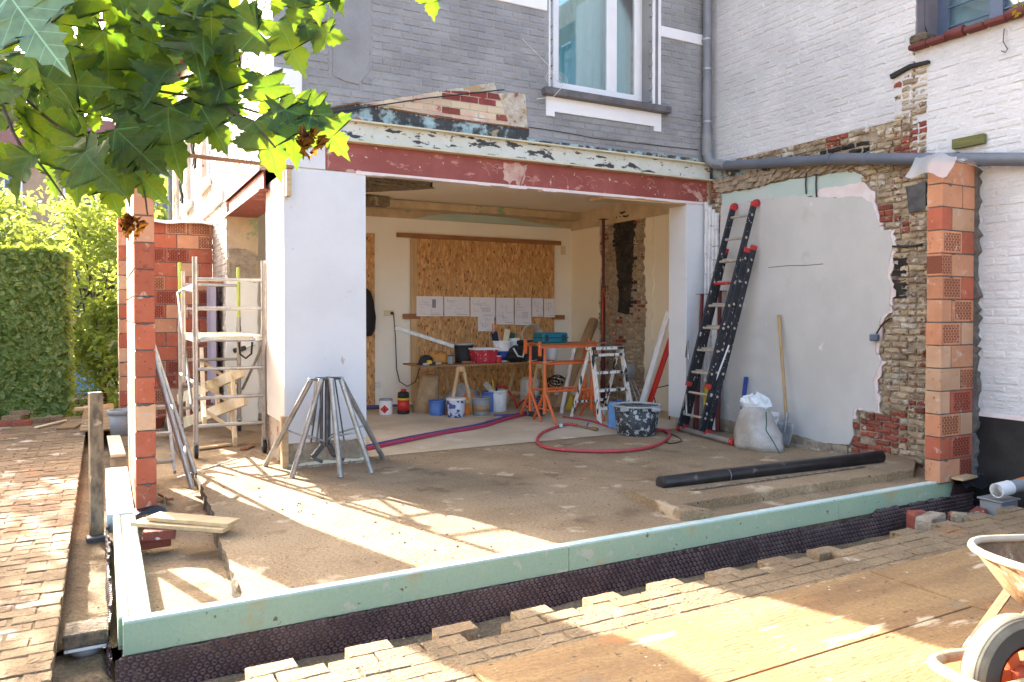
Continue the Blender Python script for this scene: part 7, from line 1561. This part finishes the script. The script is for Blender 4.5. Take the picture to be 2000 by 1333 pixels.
# loose bricks and laths at the hedge foot
g4 = 'loose bricks by the hedge'; rr = random.Random(9)
for k, (px, py, z, lb) in enumerate(((10, 833, 0, 'loose brick at the left edge below the hedge'), (40, 832, 0, 'loose brick second from the left below the hedge'), (22, 822, .065, 'brick lying on top of the two left loose bricks'), (75, 826, 0, 'long reddish brick in the middle of the hedge foot'), (105, 822, 0, 'brick near the white lath by the hedge'), (36, 812, .07, 'brick stacked highest by the hedge foot'), (-30, 834, 0, 'brick just outside the left edge by the hedge'))):
    p = G(px, py, z); solo('loose_brick', MB().box((-.11, -.05, 0), (.11, .05, .065), None, .004), rr.choice((m_paver2, m_red, m_paver)), lb, 'brick', g4, loc=p, rz=rr.uniform(-.25, .25))
a, b = G(68, 836, .02), G(126, 822, .02); plank('white_lath', a, b, .05, .02, m_pale, 'thin pale lath lying below the hedge'); a, b = G(120, 803, .03), G(178, 797, .03); plank('edge_board', a, b, .12, .05, m_pale, 'pale board lying between hedge and trench'); a, b = G(126, 838, .012), G(152, 820, .012); plank('flat_board', a, b, .22, .02, m_ply, 'small flat board at the far end of the paving')
# ------------------------------------------------------------------ trees and street behind
def bg_tree(name, label, base, crown, r3, n, mat, s=(.12, .22), trunk=.10, gap=-.02, seed=1):
    t = wthing(name, label, 'tree', base, 'trees behind the garden'); rr_ = random.Random(seed); b = Vector(base); c = Vector(crown)
    part('trunk', MB().tube(smooth([b, b.lerp(c, .5)+Vector((.1, 0, 0)), c], 5), [trunk*(1-.06*i) for i in range(11)], 8), m_bark, t)
    mb = MB()
    for k in range(16):
        d = Vector((rr_.gauss(0, 1), rr_.gauss(0, 1), rr_.gauss(.2, .8))).normalized(); e = c+Vector((d.x*r3[0], d.y*r3[1], d.z*r3[2]))*.85; q = b.lerp(c, rr_.uniform(.45, 1)); mb.tube([q, q.lerp(e, .5)+Vector((0, 0, .12)), e], [trunk*.28, trunk*.2, trunk*.07], 5)
    part('branches', mb, m_bark, t); mb = MB(); blob_leaves(mb, c, r3, n, s[0], s[1], rr_, .15, gap=gap); part('crown', mb, mat, t, kind='stuff'); return t
bg_tree('garden_tree', 'loose pale green tree between hedge and block wall', (.0, 17.4, -2.2), (-.2, 17.6, 2.2), (1.9, 1.5, 2.1), 5600, m_treel, seed=2, gap=.0)
bg_tree('garden_tree', 'lower dense green tree right behind the far pier', (.5, 16.6, -2.1), (.45, 16.8, .8), (.85, 1.0, 1.35), 1900, m_treel, seed=3, gap=-.02)
bg_tree('street_tree', 'pale tree rising behind the hedge top', (-3.2, 20, -2.26), (-2.9, 20, 2.6), (2.6, 2.0, 1.9), 6000, m_treel, (.16, .28), seed=4, gap=-.05)
bg_tree('street_tree', 'yellow green tree beyond the left end of the hedge', (-6, 24, -2.26), (-5.6, 24, 3.0), (3.0, 2.4, 2.4), 6500, m_treel, (.2, .34), seed=5)
bg_tree('street_tree', 'far tree seen past the corner of the house flank', (2.0, 26, -2.26), (1.6, 26, 3.0), (2.4, 2.2, 2.8), 7000, m_treel, (.18, .3), seed=6)
bsh = wthing('round_bush', 'small clipped round bush beside the street', 'bush', (.2, 20.5, -2.2)); mb = MB(); blob_leaves(mb, (.1, 20.5, -.9), (1.1, .9, 1.2), 3500, .07, .12, random.Random(8), .4, gap=-.3); part('foliage', mb, m_treed, bsh, kind='stuff'); part('stem', MB().tube([(.1, 20.5, -2.3), (.1, 20.5, -.8)], .05, 6), m_bark, bsh)
tag(sheet(-30, 30, 22.5, 29, 12, 4, lambda x, y: -2.245).build('road', Mt('asphalt', (.05, .05, .052), (.065, .065, .066), sc=3, rough=.9, fine=.15), None), kind='structure'); tag(sheet(-30, 30, 29, 31.9, 12, 4, lambda x, y: -2.12).build('pavement', m_joint, None), kind='structure')
# brick terrace across the street
def townhouse(x0, x1, y, h, mat, label, cols, seed=1, door=None):
    t = wthing('town_house', label, 'house', ((x0+x1)/2, y, -2.2), 'houses across the street'); z0 = -2.3; part('wall', MB().box((x0, y, z0), (x1, y+5, h)), mat, t)
    part('roof', MB().prism([(x0-.1, y-.3, h), (x0-.1, y+5.3, h), (x0-.1, y+2.5, h+2.2)], (x1-x0+.2, 0, 0)), m_tile, t); part('cornice', MB().box((x0-.05, y-.2, h-.25), (x1+.05, y-.002, h-.02)), m_trim, t)
    for r_ in range(3):
        for c in range(cols):
            cx_ = x0+(x1-x0)*(c+.5)/cols; zz = -1.5+r_*3.0
            if door is not None and r_ == 0 and c == door:
                d = part('door', MB().box((cx_-.7, y-.04, z0+.1), (cx_+.7, y-.003, .2)), m_winblue, t); part('panel', MB().box((cx_-.55, y-.06, z0+.3), (cx_+.55, y-.041, -.2)), m_skyblue, d); continue
            w = part('window', MB().box((cx_-.55, y-.05, zz), (cx_+.55, y-.003, zz+1.9)), m_trim, t); part('pane', MB().box((cx_-.47, y-.06, zz+.08), (cx_-.03, y-.051, zz+1.82)).box((cx_+.03, y-.06, zz+.08), (cx_+.47, y-.051, zz+1.82)), m_winblue, w); part('sill', MB().box((cx_-.65, y-.14, zz-.1), (cx_+.65, y-.003, zz-.004)), m_trim, w)
townhouse(-13, -6.6, 32, 8, Mt('town_red_brick', (.30, .14, .09), (.24, .11, .07), sc=4, rough=.9, fine=.15), 'red brick town house across the street, left of the trees', 3)
townhouse(-6.5, .5, 32, 7, Mt('town_beige_brick', (.46, .34, .24), (.40, .29, .20), sc=4, rough=.9, fine=.15), 'beige brick town house with a blue door behind the pale tree', 3, door=2); townhouse(.6, 8, 32, 7.6, m_white, 'white town house behind the far tree', 3)
# parked car
t = thing('parked_car', 'dark red car parked in the street beyond the hedge', 'car', (-.9, 24.4, -2.24), 0.0); m_car = plain('maroon_car_paint', (.16, .02, .03), rough=.25, coat=.6); prof = [(-2.05, .35), (-2.1, .75), (-1.9, .92), (-1.0, .98), (-.45, 1.40), (.75, 1.45), (1.45, 1.02), (2.0, .95), (2.1, .6), (2.05, .32)]
mb = MB(); mb.prism([(x, -.82, z) for x, z in prof], (0, 1.64, 0)); part('body', mb, m_car, t, .05)
gl_ = [(-.95, 1.0), (-.47, 1.33), (.70, 1.38), (1.3, 1.04)]
for s in (-1, 1): part('side_window', MB().prism([(x, s*.815, z) for x, z in gl_], (0, s*.012, 0)), m_blackpl, t)
part('windscreen', MB().add([(-1.0, -.7, 1.0), (-1.0, .7, 1.0), (-.5, .68, 1.4), (-.5, -.68, 1.4)], [(0, 1, 2, 3)]), m_blackpl, t); part('rear_window', MB().add([(1.42, -.7, 1.06), (1.42, .7, 1.06), (.82, .68, 1.44), (.82, -.68, 1.44)], [(0, 1, 2, 3)]), m_blackpl, t)
for x in (-1.3, 1.3):
    for s in (-1, 1): w = part('wheel', MB().lathe([(0, -.1), (.31, -.1), (.31, .1), (0, .1)], (x, s*.76, .31), 18, Matrix.Rotation(math.pi/2, 4, 'X')), m_tyreblk, t); part('rim', MB().lathe([(0, -.11), (.19, -.11), (.19, .11), (0, .11)], (x, s*.76, .31), 14, Matrix.Rotation(math.pi/2, 4, 'X')), m_galv, w)
for s in (-1, 1): part('headlight', MB().box((-2.12, s*.6-.15, .68), (-2.0, s*.6+.15, .82), None, .02), m_wplastic, t); part('tail_light', MB().box((2.0, s*.65-.1, .7), (2.11, s*.65+.1, .9), None, .02), m_redp, t)
for s in (-1, 1): part('roof_rail', MB().tube([(-.4, s*.6, 1.47), (.7, s*.6, 1.5)], .02, 6), m_black, t)
